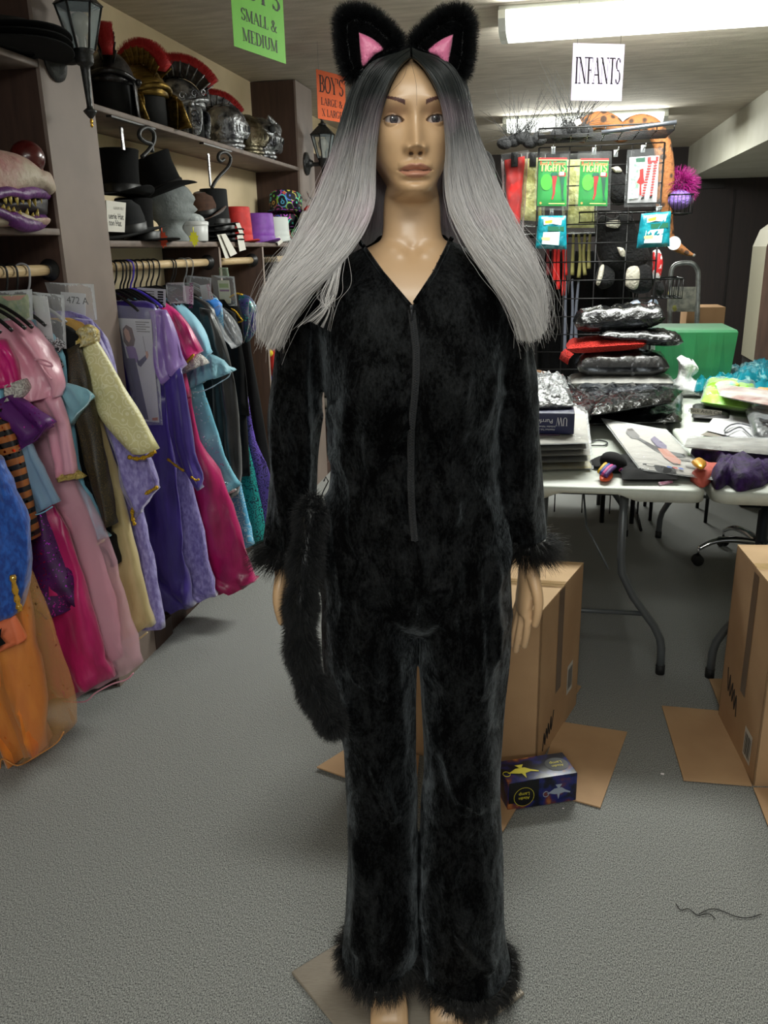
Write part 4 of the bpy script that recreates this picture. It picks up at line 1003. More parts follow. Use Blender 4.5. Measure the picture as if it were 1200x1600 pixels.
hat('white top hat beside the purple hat near far post', (-1.57, sy(430, 366, -1.57), HS), [(.095, 0), (.092, .07), (.088, .135)], .120, curl=.015, m=M_whitef, band_m=M_whitef, name='coloured_top_hat')
def neon():
    m = bpy.data.materials.new('neon_print'); m.use_nodes = True; nt = m.node_tree; N = nt.nodes; L = nt.links; b = N['Principled BSDF']
    tc = N.new('ShaderNodeTexCoord'); vo = N.new('ShaderNodeTexVoronoi'); vo.feature = 'F1'; vo.inputs['Scale'].default_value = 24; L.new(tc.outputs['Object'], vo.inputs['Vector'])
    r = N.new('ShaderNodeMath'); r.operation = 'PINGPONG'; r.inputs[1].default_value = .22; L.new(vo.outputs['Distance'], r.inputs[0])
    lt = N.new('ShaderNodeMath'); lt.operation = 'GREATER_THAN'; lt.inputs[1].default_value = .15; L.new(r.outputs[0], lt.inputs[0])
    hs = N.new('ShaderNodeSeparateColor'); L.new(vo.outputs['Color'], hs.inputs[0]); hc = N.new('ShaderNodeCombineColor'); hc.mode = 'HSV'
    L.new(hs.outputs[0], hc.inputs[0]); hc.inputs[1].default_value = .85; hc.inputs[2].default_value = .8
    mx = N.new('ShaderNodeMix'); mx.data_type = 'RGBA'; mx.inputs['A'].default_value = (.012, .012, .025, 1); L.new(lt.outputs[0], mx.inputs['Factor']); L.new(hc.outputs[0], mx.inputs['B']); L.new(mx.outputs['Result'], b.inputs['Base Color']); b.inputs['Roughness'].default_value = .7
    return m
M_neon = neon()
ny_ = sy(447, 368, -1.58)
hat('neon swirl patterned hat lowest in its stack beside the white hat', (-1.575, ny_, HS), [(.095, 0), (.095, .07), (.09, .085)], .118, curl=.01, m=M_neon, band=False, name='patterned_hat')
hat('neon swirl patterned hat in the middle of its stack', (-1.575, ny_, HS + .088), [(.095, 0), (.095, .06), (.09, .07)], .118, curl=.01, m=M_neon, band=False, name='patterned_hat')
hat('neon swirl patterned hat tilted on top of its stack', (-1.575, ny_, HS + .165), [(.110, 0), (.110, .10), (.10, .115)], .120, curl=.01, rx=-.18, m=M_neon, band=False, name='patterned_hat')
# black hat brims on the upper shelf of the first bay
for k in range(3):
    c_ = atx(18, 84 - 9 * k, -1.52)
    hat(('lowest flat black hat overhanging the upper shelf by the lantern', 'middle flat black hat overhanging the upper shelf by the lantern', 'topmost flat black hat overhanging the upper shelf by the lantern')[k], (-1.53, c_.y - .02 + .01 * k, 2.058 + .022 * k), [(.09, 0), (.088, .012), (.086, .016)], .205 - .008 * k, curl=.015, name='flat_hat')
# card bag and tags
M_paper = mat('paper_white', (214, 210, 200), 0.7); M_ink = mat('black_ink', (22, 20, 20), 0.7); M_grey_ink = mat('grey_ink', (110, 106, 100), 0.7)
def card(label, px, X=None, Y=None, name='price_tag', cat='tag', m=M_paper, thick=.0012, group=None, pts=None):
    if pts is None: pts = [atx(u, v, X) if X is not None else aty(u, v, Y) for u, v in px]
    n = (pts[1] - pts[0]).cross(pts[-1] - pts[0]).normalized()
    if n.dot(CO - pts[0]) < 0: n = -n
    mb = MB(); k = len(pts); vs = [p + n * thick for p in pts] + list(pts)
    mb.add(vs, [tuple(range(k)), tuple(range(2 * k - 1, k - 1, -1))] + [(i, k + i, k + (i + 1) % k, (i + 1) % k) for i in range(k)], 0, False)
    o = mb.build(name, m)
    if cat: tag(o, label, cat, group)
    return o, [p + n * (thick - .0012) for p in pts], n
def on_card(pts, n, u, v, lift=.0014):
    """point on the card: u right, v up (0..1), pts = TL TR BR BL"""
    tl, tr, br, bl = pts; return tl.lerp(tr, u).lerp(bl.lerp(br, u), 1 - v) + n * lift
def print_on(pts, n, poly, m, parent, name='print', lift=.0014):
    mb = MB(); mb.add([on_card(pts, n, u, v, lift) for u, v in poly], [tuple(range(len(poly)))], 0, False)
    return mb.build(name, m, parent)
def card_frame(pts, n, u, v):
    tl, tr, br, bl = pts; return frame(tr - tl, tl - bl, on_card(pts, n, u, v, .0012))
o, p_, n_ = card('cream paper hat package with two printed lines leaning by the near post', [(161, 313), (192, 317), (190, 363), (163, 362)], X=-1.505, name='hat_package', cat='package', thick=.012)
small_text('LUXURY FELT', card_frame(p_, n_, .62, .74), .012, M_grey_ink, o)
small_text('uerie Hat', card_frame(p_, n_, .5, .42), .028, M_ink, o); small_text('ton Hat', card_frame(p_, n_, .45, .20), .028, M_ink, o)
def star_tag(u, v, m, label):
    c = atx(u, v, SX + .006); t = MB(); pl = []
    for k in range(20):
        q = 2 * PI * k / 20; r = .030 if k % 2 else .021
        pl.append((r * math.cos(q) * .7, r * math.sin(q) * 1.15))
    M = frame((0.84, .54, 0), (0, 0, 1), c)
    t.prism(pl, .0015, M); t.box(c + Vector((.0, 0, .036)), (.0015, .006, .022))
    tag(t.build('star_price_tag', m), label, 'tag')
star_tag(254, 374, mat('orange_neon_card', (240, 84, 44), .6), 'orange starburst price tag hanging from the hat shelf edge')
star_tag(303, 373, mat('yellow_neon_card', (222, 216, 30), .6), 'yellow starburst price tag hanging from the hat shelf edge')
card('long white paper tag hanging left of its twin below the plain black hat', [(339, 367), (346, 366), (358, 403), (352, 404)], X=SX + .012)
card('wider white paper tag angled below the plain black hat', [(345, 366), (352, 365), (370, 396), (360, 401)], X=SX + .02)
card('upper white paper tag hanging in front of the red hat', [(368, 349), (374, 348), (381, 366), (375, 368)], X=SX + .016)
card('lower white paper tag hanging in front of the red hat', [(370, 368), (379, 366), (384, 390), (374, 393)], X=SX + .016)
card('small white paper tag hanging in front of the white hat', [(431, 372), (436, 368), (442, 378), (435, 384)], X=SX + .012)

# ------------------------------------------------------------------ helmets on the upper shelf
M_silver = mat('aged_silver', (168, 170, 172), 0.32, 0.9, col2=(70, 70, 74), nscale=22, lo=.4, hi=.62, bump=.5, bscale=40)
M_gold = mat('aged_gold', (150, 122, 60), 0.36, 0.85, col2=(92, 72, 32), nscale=18, stretch=(1, 1, 4), bump=.3, bscale=30)
M_pewter = mat('dark_pewter', (84, 82, 82), 0.35, 0.85, col2=(44, 43, 44), nscale=16, bump=.3, bscale=30)
M_brush = mat('red_brush', (170, 26, 26), 0.7); M_hollow = mat('black_lining', (8, 8, 9), 0.8)
US = 1.986
def roman(label, c, yaw, s, m, crest=True, cm=None, plate=False, ornate=False):
    t = thing('helmet', label, 'helmet', c, yaw)
    B = Matrix.Translation(c) @ Matrix.Rotation(yaw, 4, 'Z') @ Matrix.Scale(s, 4)      # local +x = front
    d = MB(); rings = []
    for i in range(13):
        th = PI / 2 * i / 12; z = .12 + .13 * math.sin(th); q = max(math.cos(th), .03)
        rings.append([B @ Vector((.125 * q * math.cos(a), .10 * q * math.sin(a), z)) for a in [2 * PI * k / 36 for k in range(36)]])
    d.loft(rings)
    # back and sides come down, the front stays open for the face
    rr = []
    for z, o_ in ((.125, 0), (.06, .004), (.0, .014)):
        rr.append([B @ Vector(((.122 + o_) * math.cos(a), (.098 + o_ * .7) * math.sin(a), z)) for a in [math.radians(62 + 236 * k / 30) for k in range(31)]])
    d.loft(rr, closed=False)
    d.build('dome', m, t)
    h = MB(); h.loft([[B @ Vector((.110 * q * math.cos(a), .086 * q * math.sin(a), z)) for a in [2 * PI * k / 24 for k in range(24)]] for q, z in ((1, .005), (1, .125), (.8, .19), (.3, .22))]); h.build('lining', M_hollow, t)
    br = MB(); br.tube([B @ Vector((.130 * math.cos(a), .106 * math.sin(a), .128 + .03 * max(math.cos(a), 0) ** 2)) for a in [math.radians(-95 + 190 * k / 24) for k in range(25)]], .012 * s, 8)
    br.build('brow_band', m, t)
    if ornate:
        cu = MB()
        for k in range(7):
            a = math.radians(-70 + 23 * k); p = B @ Vector((.140 * math.cos(a), .115 * math.sin(a), .150 + .03 * math.cos(a)))
            cu.tube([p + (B.to_3x3() @ Vector((.012 * r * math.cos(q) * -math.sin(a), .012 * r * math.cos(q) * math.cos(a), .012 * r * math.sin(q)))) for q, r in [(j * .6, 1.6 - j * .11) for j in range(12)]], .0035 * s, 6)
        cu.build('scroll_relief', m, t)
    for sd in (-1, 1):
        ck = MB(); outl = [(.075, .13), (.115, .12), (.118, .06), (.105, .0), (.090, -.035), (.070, -.02), (.066, .05)] if not ornate else [(.07, .13), (.12, .12), (.125, .06), (.112, .01), (.096, -.02), (.08, .0), (.07, .06)]
        puff(ck, [B @ Vector((x, sd * (.098 - .25 * max(x - .08, 0)), max(z, .002))) for x, z in outl], .006 * s, B.to_3x3() @ Vector((.3, sd, 0)))
        ck.build('cheek_guard', m, t)
        MB().ball(B @ Vector((.085, sd * .108, .125)), .013 * s, n=12, k=8).build('rosette', m, t)
        if ornate:
            sc_ = MB()
            for z0 in (.085, .045, .01):
                sc_.tube([B @ Vector((.094 + .013 * r * math.cos(q), sd * .107, z0 + .013 * r * math.sin(q))) for q, r in [(j * .55, 1.5 - j * .1) for j in range(12)]], .003 * s, 6)
            sc_.build('scroll_relief', M_silver, t)
    if plate:
        pl = MB(); pts = [(-.02, .135), (.06, .15), (.12, .11), (.17, .0), (.10, .0), (.0, .0), (-.04, .05)]
        puff(pl, [B @ Vector((x, .112, z)) for x, z in pts], .008 * s, B.to_3x3() @ Vector((0, 1, 0)), smooth_k=0, k=3, power=6)
        pl.build('face_plate', m, t)
        puff(MB(), [B @ Vector((x, -.112, z)) for x, z in pts], .008 * s, B.to_3x3() @ Vector((0, 1, 0)), smooth_k=0, k=3, power=6).build('face_plate', m, t)
        for yy in (-.121, .121):
            MB().add([B @ Vector((x, yy, z)) for x, z in ((.075, .085), (.115, .082), (.120, .062), (.095, .055))], [(0, 1, 2, 3)], 0, False).build('eye_slot', M_hollow, t)
    if crest:
        ch = MB(); brush_r = []; brush_d = []
        A0, A1 = math.radians(30), math.radians(128)
        r0, r1 = .125, .182
        for sd in (-1, 1):
            ring0 = []; ring1 = []
            for k in range(17):
                a = A0 + (A1 - A0) * k / 16; rad = lambda r: Vector((r * math.cos(a), sd * .018, .125 + r * 1.03 * math.sin(a)))
                ring0.append(B @ rad(r0)); ring1.append(B @ (rad(r1) + Vector((0, sd * .012, 0))))
            ch.loft([ring0, ring1], closed=False)
        ch.build('crest_holder', cm or m, t)
        rb = MB()
        for k in range(9):
            a = A0 + (A1 - A0) * k / 8
            for sd in (-1, 1):
                rb.tube([B @ Vector((r * math.cos(a), sd * (.020 + .012 * (r - r0) / (r1 - r0)), .125 + r * 1.03 * math.sin(a))) for r in (r0, (r0 + r1) / 2, r1 + .004)], .0035 * s, 5)
        rb.build('crest_rib', m, t)
        core = MB(); core.loft([[B @ Vector((r * math.cos(a), y, .125 + r * 1.03 * math.sin(a))) for r, y in ((r1 - .02, -.02), (r1 + .025, -.022), (r1 + .035, 0), (r1 + .025, .022), (r1 - .02, .02))] for a in [A0 + (A1 - A0) * k / 16 for k in range(17)]])
        co = core.build('crest_brush', M_brush, t)
        n = 1500; a = A0 + (A1 - A0) * nrg.random(n); y = nrg.uniform(-.024, .024, n)
        R = np.array([B @ Vector(((r1 + .01) * math.cos(q), w, .125 + (r1 + .01) * 1.03 * math.sin(q))) for q, w in zip(a, y)])
        D = np.array([B.to_3x3() @ Vector((math.cos(q), w * 6, math.sin(q))) for q, w in zip(a, y)])
        R3 = np.array([base_matrix(co).inverted() @ Vector(r) for r in R]); 
        strands('bristles', R, D + nrg.normal(0, .12, D.shape), np.full(n, .030 * s), .0009, M_brush, co, False, 3)
    return t
roman('black and gold striped roman helmet with red crest tucked behind the lantern', (-1.60, sy(172, 130, -1.60), US), math.radians(-62), .90, M_pewter, cm=M_gold)
roman('gold roman helmet with slotted face plate and red crest', (-1.61, sy(222, 150, -1.61), US), math.radians(-25), .92, M_gold, plate=True)
roman('ornate silver roman helmet with scrolled brow and red crest', (-1.60, sy(278, 165, -1.60), US), math.radians(10), .95, M_silver, ornate=True, cm=M_pewter)
roman('small silver roman helmet with short red crest behind the ornate one', (-1.66, sy(332, 180, -1.66), US), math.radians(25), .82, M_pewter, cm=M_silver)
def visored(label, c, yaw, s, m, horns=False, beaked=False):
    t = thing('knight_helmet', label, 'helmet', c, yaw); B = Matrix.Translation(c) @ Matrix.Rotation(yaw, 4, 'Z') @ Matrix.Scale(s, 4)
    d = MB(); rings = []
    for z, rx, ry, cx in ((0, .10, .09, 0), (.03, .088, .080, 0), (.06, .10, .085, .005), (.12, .118, .095, .005), (.17, .118, .094, 0), (.21, .095, .078, -.005), (.235, .05, .04, -.005), (.24, .006, .005, -.005)):
        rings.append([B @ Vector((cx + rx * math.cos(a), ry * math.sin(a), z)) for a in [2 * PI * k / 32 for k in range(32)]])
    d.loft([list(map(Vector, r)) for r in np.array(catmull([np.array(r).ravel() for r in rings], 2)).reshape(-1, 32, 3)]); d.build('skull', m, t)
    v = MB(); vr = []
    for z, ext in ((.06, .012), (.09, .03), (.125, .055 if beaked else .03), (.15, .02), (.165, .008)):
        vr.append([B @ Vector(((.112 + ext * max(math.cos(a), 0) ** 3) * math.cos(a), .101 * math.sin(a), z)) for a in [math.radians(-85 + 170 * k / 20) for k in range(21)]])
    v.loft(vr, closed=False); v.build('visor', m, t)
    sl = MB()
    for k in range(6):
        a = math.radians(-50 + 20 * k); sl.box(B @ Vector(((.130 + (.03 if beaked else .012)) * math.cos(a) , .110 * math.sin(a), .112)), (.004, .006, .028))
    sl.build('breath_slots', M_hollow, t, kind='stuff')
    rib = MB(); rib.tube([B @ Vector((.120 * math.cos(a), 0, .13 + .118 * math.sin(a))) for a in [math.radians(10 + 160 * k / 12) for k in range(13)]], .008 * s, 6); rib.build('comb_ridge', m, t)
    for k, z in enumerate((.012, .036)):
        MB().lathe([(.106 - .01 * k, z), (.112 - .01 * k, z + .012), (.100 - .01 * k, z + .024)], 28, B, 0, 1.0, .9, cap=False).build('neck_lame', m, t)
    if horns:
        for sd in (-1, 1):
            MB().tube([B @ Vector(p) for p in catmull([(.02, sd * .07, .19), (.03, sd * .10, .24), (.06, sd * .105, .29), (.085, sd * .09, .315)], 4)], [.018 * s * (1 - k / 13.5) for k in range(13)], 8).build('horn', m, t)
    return t
visored('silver knight helmet with ribbed collar between the red crested helmets and horned mask', (-1.575, sy(352, 195, -1.575), US), math.radians(15), .82, M_silver)
visored('dark pewter knight helmet behind the silver knight helmet', (-1.66, sy(368, 190, -1.66), US), math.radians(-10), .85, M_pewter)
visored('gold tinted beaked knight helmet beside the horned silver mask', (-1.58, sy(385, 210, -1.58), US), math.radians(30), .80, mat('brassy_silver', (150, 142, 120), .3, .9, col2=(80, 72, 52), nscale=20, bump=.4, bscale=40), beaked=True)
visored('bright silver knight helmet with pointed visor near the far post', (-1.60, sy(404, 215, -1.60), US), math.radians(-5), .88, M_silver, beaked=True)
# horned silver mask (skull-like), last on the shelf
c = (-1.545, sy(420, 236, -1.545), US)
t = thing('horned_mask', 'horned silver beast mask with hollow eye at the shelf end', 'mask', c)
X_ = -1.545
fp = [(402, 200), (409, 194), (420, 192), (428, 190), (433, 199), (431, 214), (433, 228), (436, 241), (426, 239), (418, 231), (412, 222), (405, 212)]
puff(MB(), [atx(u, v, X_) for u, v in fp], .055, (1, 0, 0)).build('mask_shell', M_silver, t)
eye = MB(); puff(eye, [atx(u, v, X_ + .046) for u, v in ((421, 198), (426, 195), (429, 201), (427, 208), (422, 206))], .014, (1, 0, 0)); eye.build('eye_socket', M_hollow, t)
MB().tube(catmull([tuple(atx(u, v, X_)) for u, v in ((424, 194), (421, 186), (419, 180))], 4), [.03 - .0034 * k for k in range(9)], 8).build('horn', M_silver, t)
MB().tube(catmull([tuple(atx(u, v, X_ + .03)) for u, v in ((409, 206), (418, 209), (426, 214), (429, 226))], 4), .012, 6).build('cheek_ridge', M_silver, t)
MB().tube(catmull([tuple(atx(u, v, X_ + .02)) for u, v in ((412, 216), (420, 222), (426, 232))], 4), .010, 6).build('jaw_ridge', M_silver, t)
for k, (u, v) in enumerate(((424, 96 + 120), (428, 226))): MB().ball(atx(u, v, X_ + .05), .006, n=8, k=6).build('rivet', M_pewter, t)

# ------------------------------------------------------------------ painted clown-beast mask
XM = -1.53
def am(u, v, dx=0): return atx(u, v, XM + dx)
c0 = am(30, 352)
t = thing('clown_mask', 'painted rubber clown beast mask with dark red nose and yellow fangs', 'mask', (XM, c0.y, 1.59))
M_rub = mat('mask_rubber', (186, 172, 152), 0.6, col2=(172, 120, 116), nscale=10, lo=.42, hi=.7, bump=.4, bscale=30)
M_lip = mat('purple_lip', (104, 40, 116), 0.45, col2=(76, 26, 92), nscale=24, bump=.3, bscale=40); M_gum = mat('dark_gum', (30, 16, 24), 0.5)
M_nose = mat('dark_red_nose', (84, 22, 20), 0.3, coat=.5, col2=(66, 16, 16), nscale=14); M_fang = mat('yellow_fang', (196, 176, 92), 0.4, col2=(164, 138, 58), nscale=40)
puff(MB(), [am(u, v) for u, v in ((-60, 240), (-30, 232), (0, 236), (18, 244), (40, 262), (60, 270), (69, 290), (71, 302), (62, 308), (40, 304), (10, 306), (-30, 316), (-70, 320), (-85, 280))], .10, (1, 0, 0)).build('upper_jaw', M_rub, t)
puff(MB(), [am(u, v) for u, v in ((-70, 316), (-30, 322), (0, 328), (20, 336), (40, 344), (58, 340), (66, 344), (60, 354), (40, 358), (10, 356), (-40, 357), (-80, 350))], .085, (1, 0, 0)).build('lower_jaw', M_rub, t)
puff(MB(), [am(u, v) for u, v in ((-60, 308), (0, 306), (40, 304), (66, 306), (68, 325), (64, 340), (30, 338), (0, 330), (-60, 326))], .055, (1, 0, 0)).build('mouth_inside', M_gum, t)
MB().tube(catmull([tuple(am(u, v, d)) for u, v, d in ((-40, 308, .085), (-10, 304, .085), (12, 299, .085), (32, 302, .08), (48, 299, .07), (62, 300, .05), (71, 303, .0))], 4), [.012] * 12 + [.017] * 12 + [.015], 10, flat=1.2).build('upper_lip', M_lip, t)
MB().tube(catmull([tuple(am(u, v, d)) for u, v, d in ((-30, 324, .07), (0, 332, .078), (20, 342, .075), (36, 350, .07), (50, 350, .06), (62, 346, .03), (67, 340, .0))], 4), [.013] * 8 + [.022] * 14 + [.014] * 3, 10).build('lower_lip', M_lip, t)
nb = am(43, 247, .03); MB().ball(nb, .048, n=28, k=18).build('clown_nose', M_nose, t)
MB().tube([nb + Vector((.02 * math.cos(q), .043 * math.sin(q), -.036 + .012 * math.cos(q))) for q in [2 * PI * k / 16 for k in range(17)]], .011, 8).build('nose_rim', mat('pink_rim', (176, 92, 96), .5), t)
for u, v, l, d in ((-8, 306, 10, .085), (7, 310, 9, .085), (15, 307, 13, .085), (25, 307, 14, .083), (34, 309, 10, .08), (44, 309, 15, .072), (53, 311, 12, .062), (62, 308, 13, .045), (69, 307, 13, .02)):
    a = am(u, v, d); b_ = am(u + 3, v + l, d); MB().tube([a, a.lerp(b_, .5), b_], [.0062, .0045, .001], 8).build('fang', M_fang, t)
for u, v, l, d in ((5, 326, 7, .08), (13, 329, 7, .08), (21, 331, 8, .078), (31, 335, 7, .076), (42, 337, 11, .07), (51, 340, 8, .062), (58, 338, 12, .05), (66, 334, 12, .03), (56, 347, 7, .06)):
    a = am(u, v, d); b_ = am(u + 1, v - l, d); MB().tube([a, a.lerp(b_, .5), b_], [.0062, .0045, .001], 8).build('fang', M_fang, t)

# ------------------------------------------------------------------ wall lanterns
M_glass = film('lantern_glass', (190, 205, 210), .30, .15, 8); M_brass = mat('brass', (206, 160, 60), .25, 1.0); M_bulb = mat('milky_bulb', (205, 200, 185), .3)
M_lan = mat('lantern_black', (22, 23, 24), 0.4, col2=(36, 37, 36), nscale=30, bump=.15, bscale=120)
def lantern(label, wall, s, rz=0.0):
    """wall = point on the wall where the round plate sits; the lamp stands out along local +x"""
    t = thing('wall_lantern', label, 'lantern', wall, rz); B = Matrix.Translation(wall) @ Matrix.Rotation(rz, 4, 'Z') @ Matrix.Scale(s, 4)
    RX = Matrix.Rotation(PI / 2, 4, 'Y')
    MB().lathe([(.002, 0), (.070, 0), (.074, .004), (.072, .012), (.058, .016), (.050, .022), (.034, .026), (.022, .040), (.018, .05)], 32, B @ RX, cap=False).build('back_plate', M_lan, t)
    MB().tube([B @ Vector(p) for p in catmull([(.03, 0, 0), (.07, 0, -.006), (.10, 0, -.002), (.12, 0, .01)], 4)], .014 * s, 10).build('arm', M_lan, t)
    C0 = B @ Matrix.Translation((.125, 0, 0))
    MB().lathe([(.004, -.205), (.010, -.20), (.022, -.185), (.026, -.178), (.012, -.168), (.0105, -.16), (.017, -.04), (.019, -.025), (.030, -.020), (.034, -.012), (.034, .018), (.040, .024), (.040, .030), (.01, .031)], 24, C0, cap=False).build('stem', M_lan, t)
    MB().lathe([(.001, -.236), (.005, -.232), (.0055, -.228), (.003, -.224), (.006, -.219), (.006, -.214), (.004, -.205)], 12, C0, cap=False).build('brass_finial', M_brass, t)
    z0, z1, r0, r1 = .030, .175, .042, .082; nS = 6
    for k in range(nS):
        a, a2 = 2 * PI * (k + .5) / nS, 2 * PI * (k + 1.5) / nS
        e = lambda q, r, z: C0 @ Vector((r * math.cos(q), r * math.sin(q), z))
        MB().tube([e(a, r0, z0), e(a, r1, z1)], .0042 * s, 6).build('frame_bar', M_lan, t)
        g = MB(); g.quad(e(a, r0 * .99, z0), e(a2, r0 * .99, z0), e(a2, r1 * .99, z1), e(a, r1 * .99, z1)); g.build('pane', M_glass, t)
        MB().tube([e(a, r1, z1), e(a2, r1, z1)], .004 * s, 6).build('top_rail', M_lan, t)
        rf = MB(); rf.add([e(a, r1 * 1.1, z1), e(a2, r1 * 1.1, z1), e(a2, .025, z1 + .06), e(a, .025, z1 + .06)], [(0, 1, 2, 3)], 0, False); rf.build('roof_panel', M_lan, t)
    MB().lathe([(.025, z1 + .058), (.03, z1 + .066), (.012, z1 + .075), (.008, z1 + .09), (.016, z1 + .10), (.004, z1 + .112)], 16, C0, cap=False).build('roof_finial', M_lan, t)
    MB().lathe([(.012, .03), (.012, .07), (.016, .075), (.030, .10), (.034, .122), (.026, .145), (.004, .155)], 18, C0, cap=False).build('bulb', M_bulb, t)
    return t
lantern('black wall lantern mounted on the near taupe post above the racks', atx(84, 95, SX), .80)
lantern('black wall lantern on the far post just left of the wig', atx(478, 256, SX), .9)

# ------------------------------------------------------------------ paper signs hung from the ceiling
M_chain = mat('sign_wire', (150, 150, 150), .3, .9)
def thin_paper(name, c):
    m = mat(name, c, .7); nt = m.node_tree; N = nt.nodes; L = nt.links; tr = N.new('ShaderNodeBsdfTranslucent'); tr.inputs[0].default_value = srgb(*c); mx = N.new('ShaderNodeMixShader'); mx.inputs[0].default_value = .45
    L.new(N['Principled BSDF'].outputs[0], mx.inputs[1]); L.new(tr.outputs[0], mx.inputs[2]); L.new(mx.outputs[0], N['Material Output'].inputs[0]); return m
def sign(label, bl, br, Yl, h, m, lines, name='paper_sign', z_top=None):
    A = aty(bl[0], bl[1], Yl)
    d = ray(*br); Yr = d.y * ((A.z - CAM_H) / d.z); Bp = aty(br[0], br[1], Yr)
    up = Vector((0, 0, 1)); ex = (Bp - A); w = ex.length; M = frame(ex, up, A + up * h * .5 + ex * .5)
    mb = MB(); mb.prism([(-w / 2, -h / 2), (w / 2, -h / 2), (w / 2, h / 2), (-w / 2, h / 2)], .0008, M @ Matrix.Translation((0, 0, -.0008)))
    o = mb.build(name, m); tag(o, label, 'sign')
    for txt, yy, hh, sq in lines:
        lettering(txt, M @ Matrix.Translation((0, yy * h, 0)), hh * h, M_ink, o, fitw=sq * w, bold=1.35)
    for sx_ in (-.42, .42):
        p = M @ Vector((sx_ * w, h / 2, 0)); MB().tube([p - up * .006, Vector((p.x, p.y, CEIL))], .0008, 5).build('hanging_wire', M_chain, o)
    return o
sign("green paper sign reading BOY'S SMALL & MEDIUM hung above the helmets", (366, 72), (447, 100), 2.535, .216, mat('green_paper', (122, 214, 58), .7), [("BOY'S", .14, .26, .86), ('SMALL &', -.145, .145, .68), ('MEDIUM', -.395, .155, .68)])
sign("orange paper sign reading BOY'S LARGE & X LARGE hung beside the cat ears", (497, 185), (541, 193), 4.3, .216, mat('orange_paper', (212, 92, 44), .7), [("BOY'S", .06, .34, .86), ('LARGE &', -.20, .15, .76), ('X LARGE', -.43, .15, .72)])
sign('white paper sign reading INFANTS hung in front of the ceiling lamps', (892, 157), (971, 158), 3.66, .200, thin_paper('lilac_paper', (232, 226, 240)), [('INFANTS', -.20, .46, .90)])
# ------------------------------------------------------------------ hanging costumes
def panel(t, name, Y, rows, m, thick=.03, fold=(.008, 55), yo=0.0, k=3, n=30, seed=0, label=None, local_top=1.0):
    """flattened cloth body in the plane y=Y through rows of (left px or None, right px); None runs back to the wall"""
    R = []
    for i, (l, r) in enumerate(rows):
        b = aty(r[0], r[1], Y); a = Vector((max(WX + .02, -1.745), Y, b.z)) if l is None else aty(l[0], l[1], Y)
        if a.x < -1.745: a.x = -1.745
        R.append(np.array([*a, *b]))
    R = catmull(R, k); mb = MB(); rings = []; N = len(R)
    for i, q in enumerate(R):
        a, b = Vector(q[:3]), Vector(q[3:]); c = (a + b) / 2; h = (b - a) / 2; f = i / (N - 1); ring = []; seed = seed or len(bpy.data.objects) % 23 + 1
        th = thick * (.55 + .45 * f)
        for j in range(n):
            s = 2 * PI * j / n; u = math.cos(s)
            w = math.sin(s); w = math.copysign(abs(w) ** .7, w)
            x = u * h.length
            amp = fold[0] * (.25 + .75 * f)
            amp *= 1.7; dy = amp * math.sin(x * fold[1] + seed * 2.3 + .6 * math.sin(f * 4 + seed)) + amp * .6 * math.sin(x * fold[1] * 2.3 + seed + f * 2)
            nz = noise.noise(Vector((x * 16 + seed, c.z * 9, seed * 1.3 + (5 if w > 0 else 0))))
            p = c + h * u + Vector((0, yo - th * w + dy * (.4 + .6 * abs(w)) + 2.0 * fold[0] * nz + .8 * fold[0] * (1 - 2 * abs(noise.noise(Vector((x * 30 + c.z * 8, c.z * 14, seed))))), 0))
            p.z += .004 * math.sin(x * 40 + seed) * f * (1 if i == N - 1 else 0)
            ring.append(p)
        rings.append(ring)
    mb.loft(rings); o = mb.build(name, m, t)
    if label: o['label'] = label
    return o
def trim(t, name, Y, px, r, m, yo=-.02, k=4, bumpy=0):
    pts = [aty(u, v, Y) + Vector((0, yo, 0)) for u, v in catmull(px, k)]
    rad = [r * (1 + bumpy * math.sin(i * 2.1)) for i in range(len(pts))]
    return MB().tube(pts, rad, 8).build(name, m, t)
def costume(name, label, Y, cat='costume', z=1.36):
    return thing(name, label, cat, (-1.545, Y, z))
def satin(name, c, c2=None, sc=6): return mat(name, c, .32, col2=c2 or tuple(int(x * .8) for x in c), nscale=sc, stretch=(3, 3, .8), sheen=.3, bump=.12, bscale=14, spec=.6)
def crushed(name, c, c2): return mat(name, c, .5, col2=c2, nscale=60, stretch=(1.4, 1.4, .7), lo=.38, hi=.64, sheen=.5, bump=.25, bscale=40)
def sheer(name, c, a): return mat(name, c, .5, alpha=a, sheen=.3)
V_lav = crushed('lavender_velvet', (116, 102, 172), (160, 150, 210)); V_blue = crushed('blue_velvet', (16, 62, 150), (34, 98, 196))
S_pink = satin('pink_satin_cloth', (232, 168, 186), (222, 146, 168)); S_mag = satin('magenta_satin', (190, 14, 100), (150, 6, 74)); S_champ = satin('champagne_satin', (206, 186, 136), (180, 158, 108)); S_orange = satin('orange_satin', (244, 146, 46), (220, 112, 26)); S_black = satin('black_satin', (26, 26, 28), (16, 16, 18)); S_violet = satin('violet_crepe', (62, 40, 136), (50, 30, 116)); S_lilac = satin('lilac_satin', (150, 118, 190), (134, 102, 174))
M_goldtrim = mat('gold_trim', (212, 166, 44), .35, .7, bump=.6, bscale=180); M_must = mat('mustard_cloth', (196, 152, 78), .7)
T_blue = sheer('blue_tulle', (150, 205, 222), .72); C_blue = mat('blue_cloth', (120, 186, 212), .55, sheen=.3, col2=(140, 200, 222), nscale=12); T_teal = sheer('teal_tulle', (92, 160, 176), .8); T_pink = sheer('pink_organza', (240, 186, 202), .34); T_pur = mat('purple_organza', (92, 30, 110), .45, alpha=.86, sparkle=(214, 60, 224), sscale=170, sthr=.05); T_or = mat('orange_organza', (214, 160, 96), .45, alpha=.30, sparkle=(255, 214, 110), sscale=140, sthr=.012)
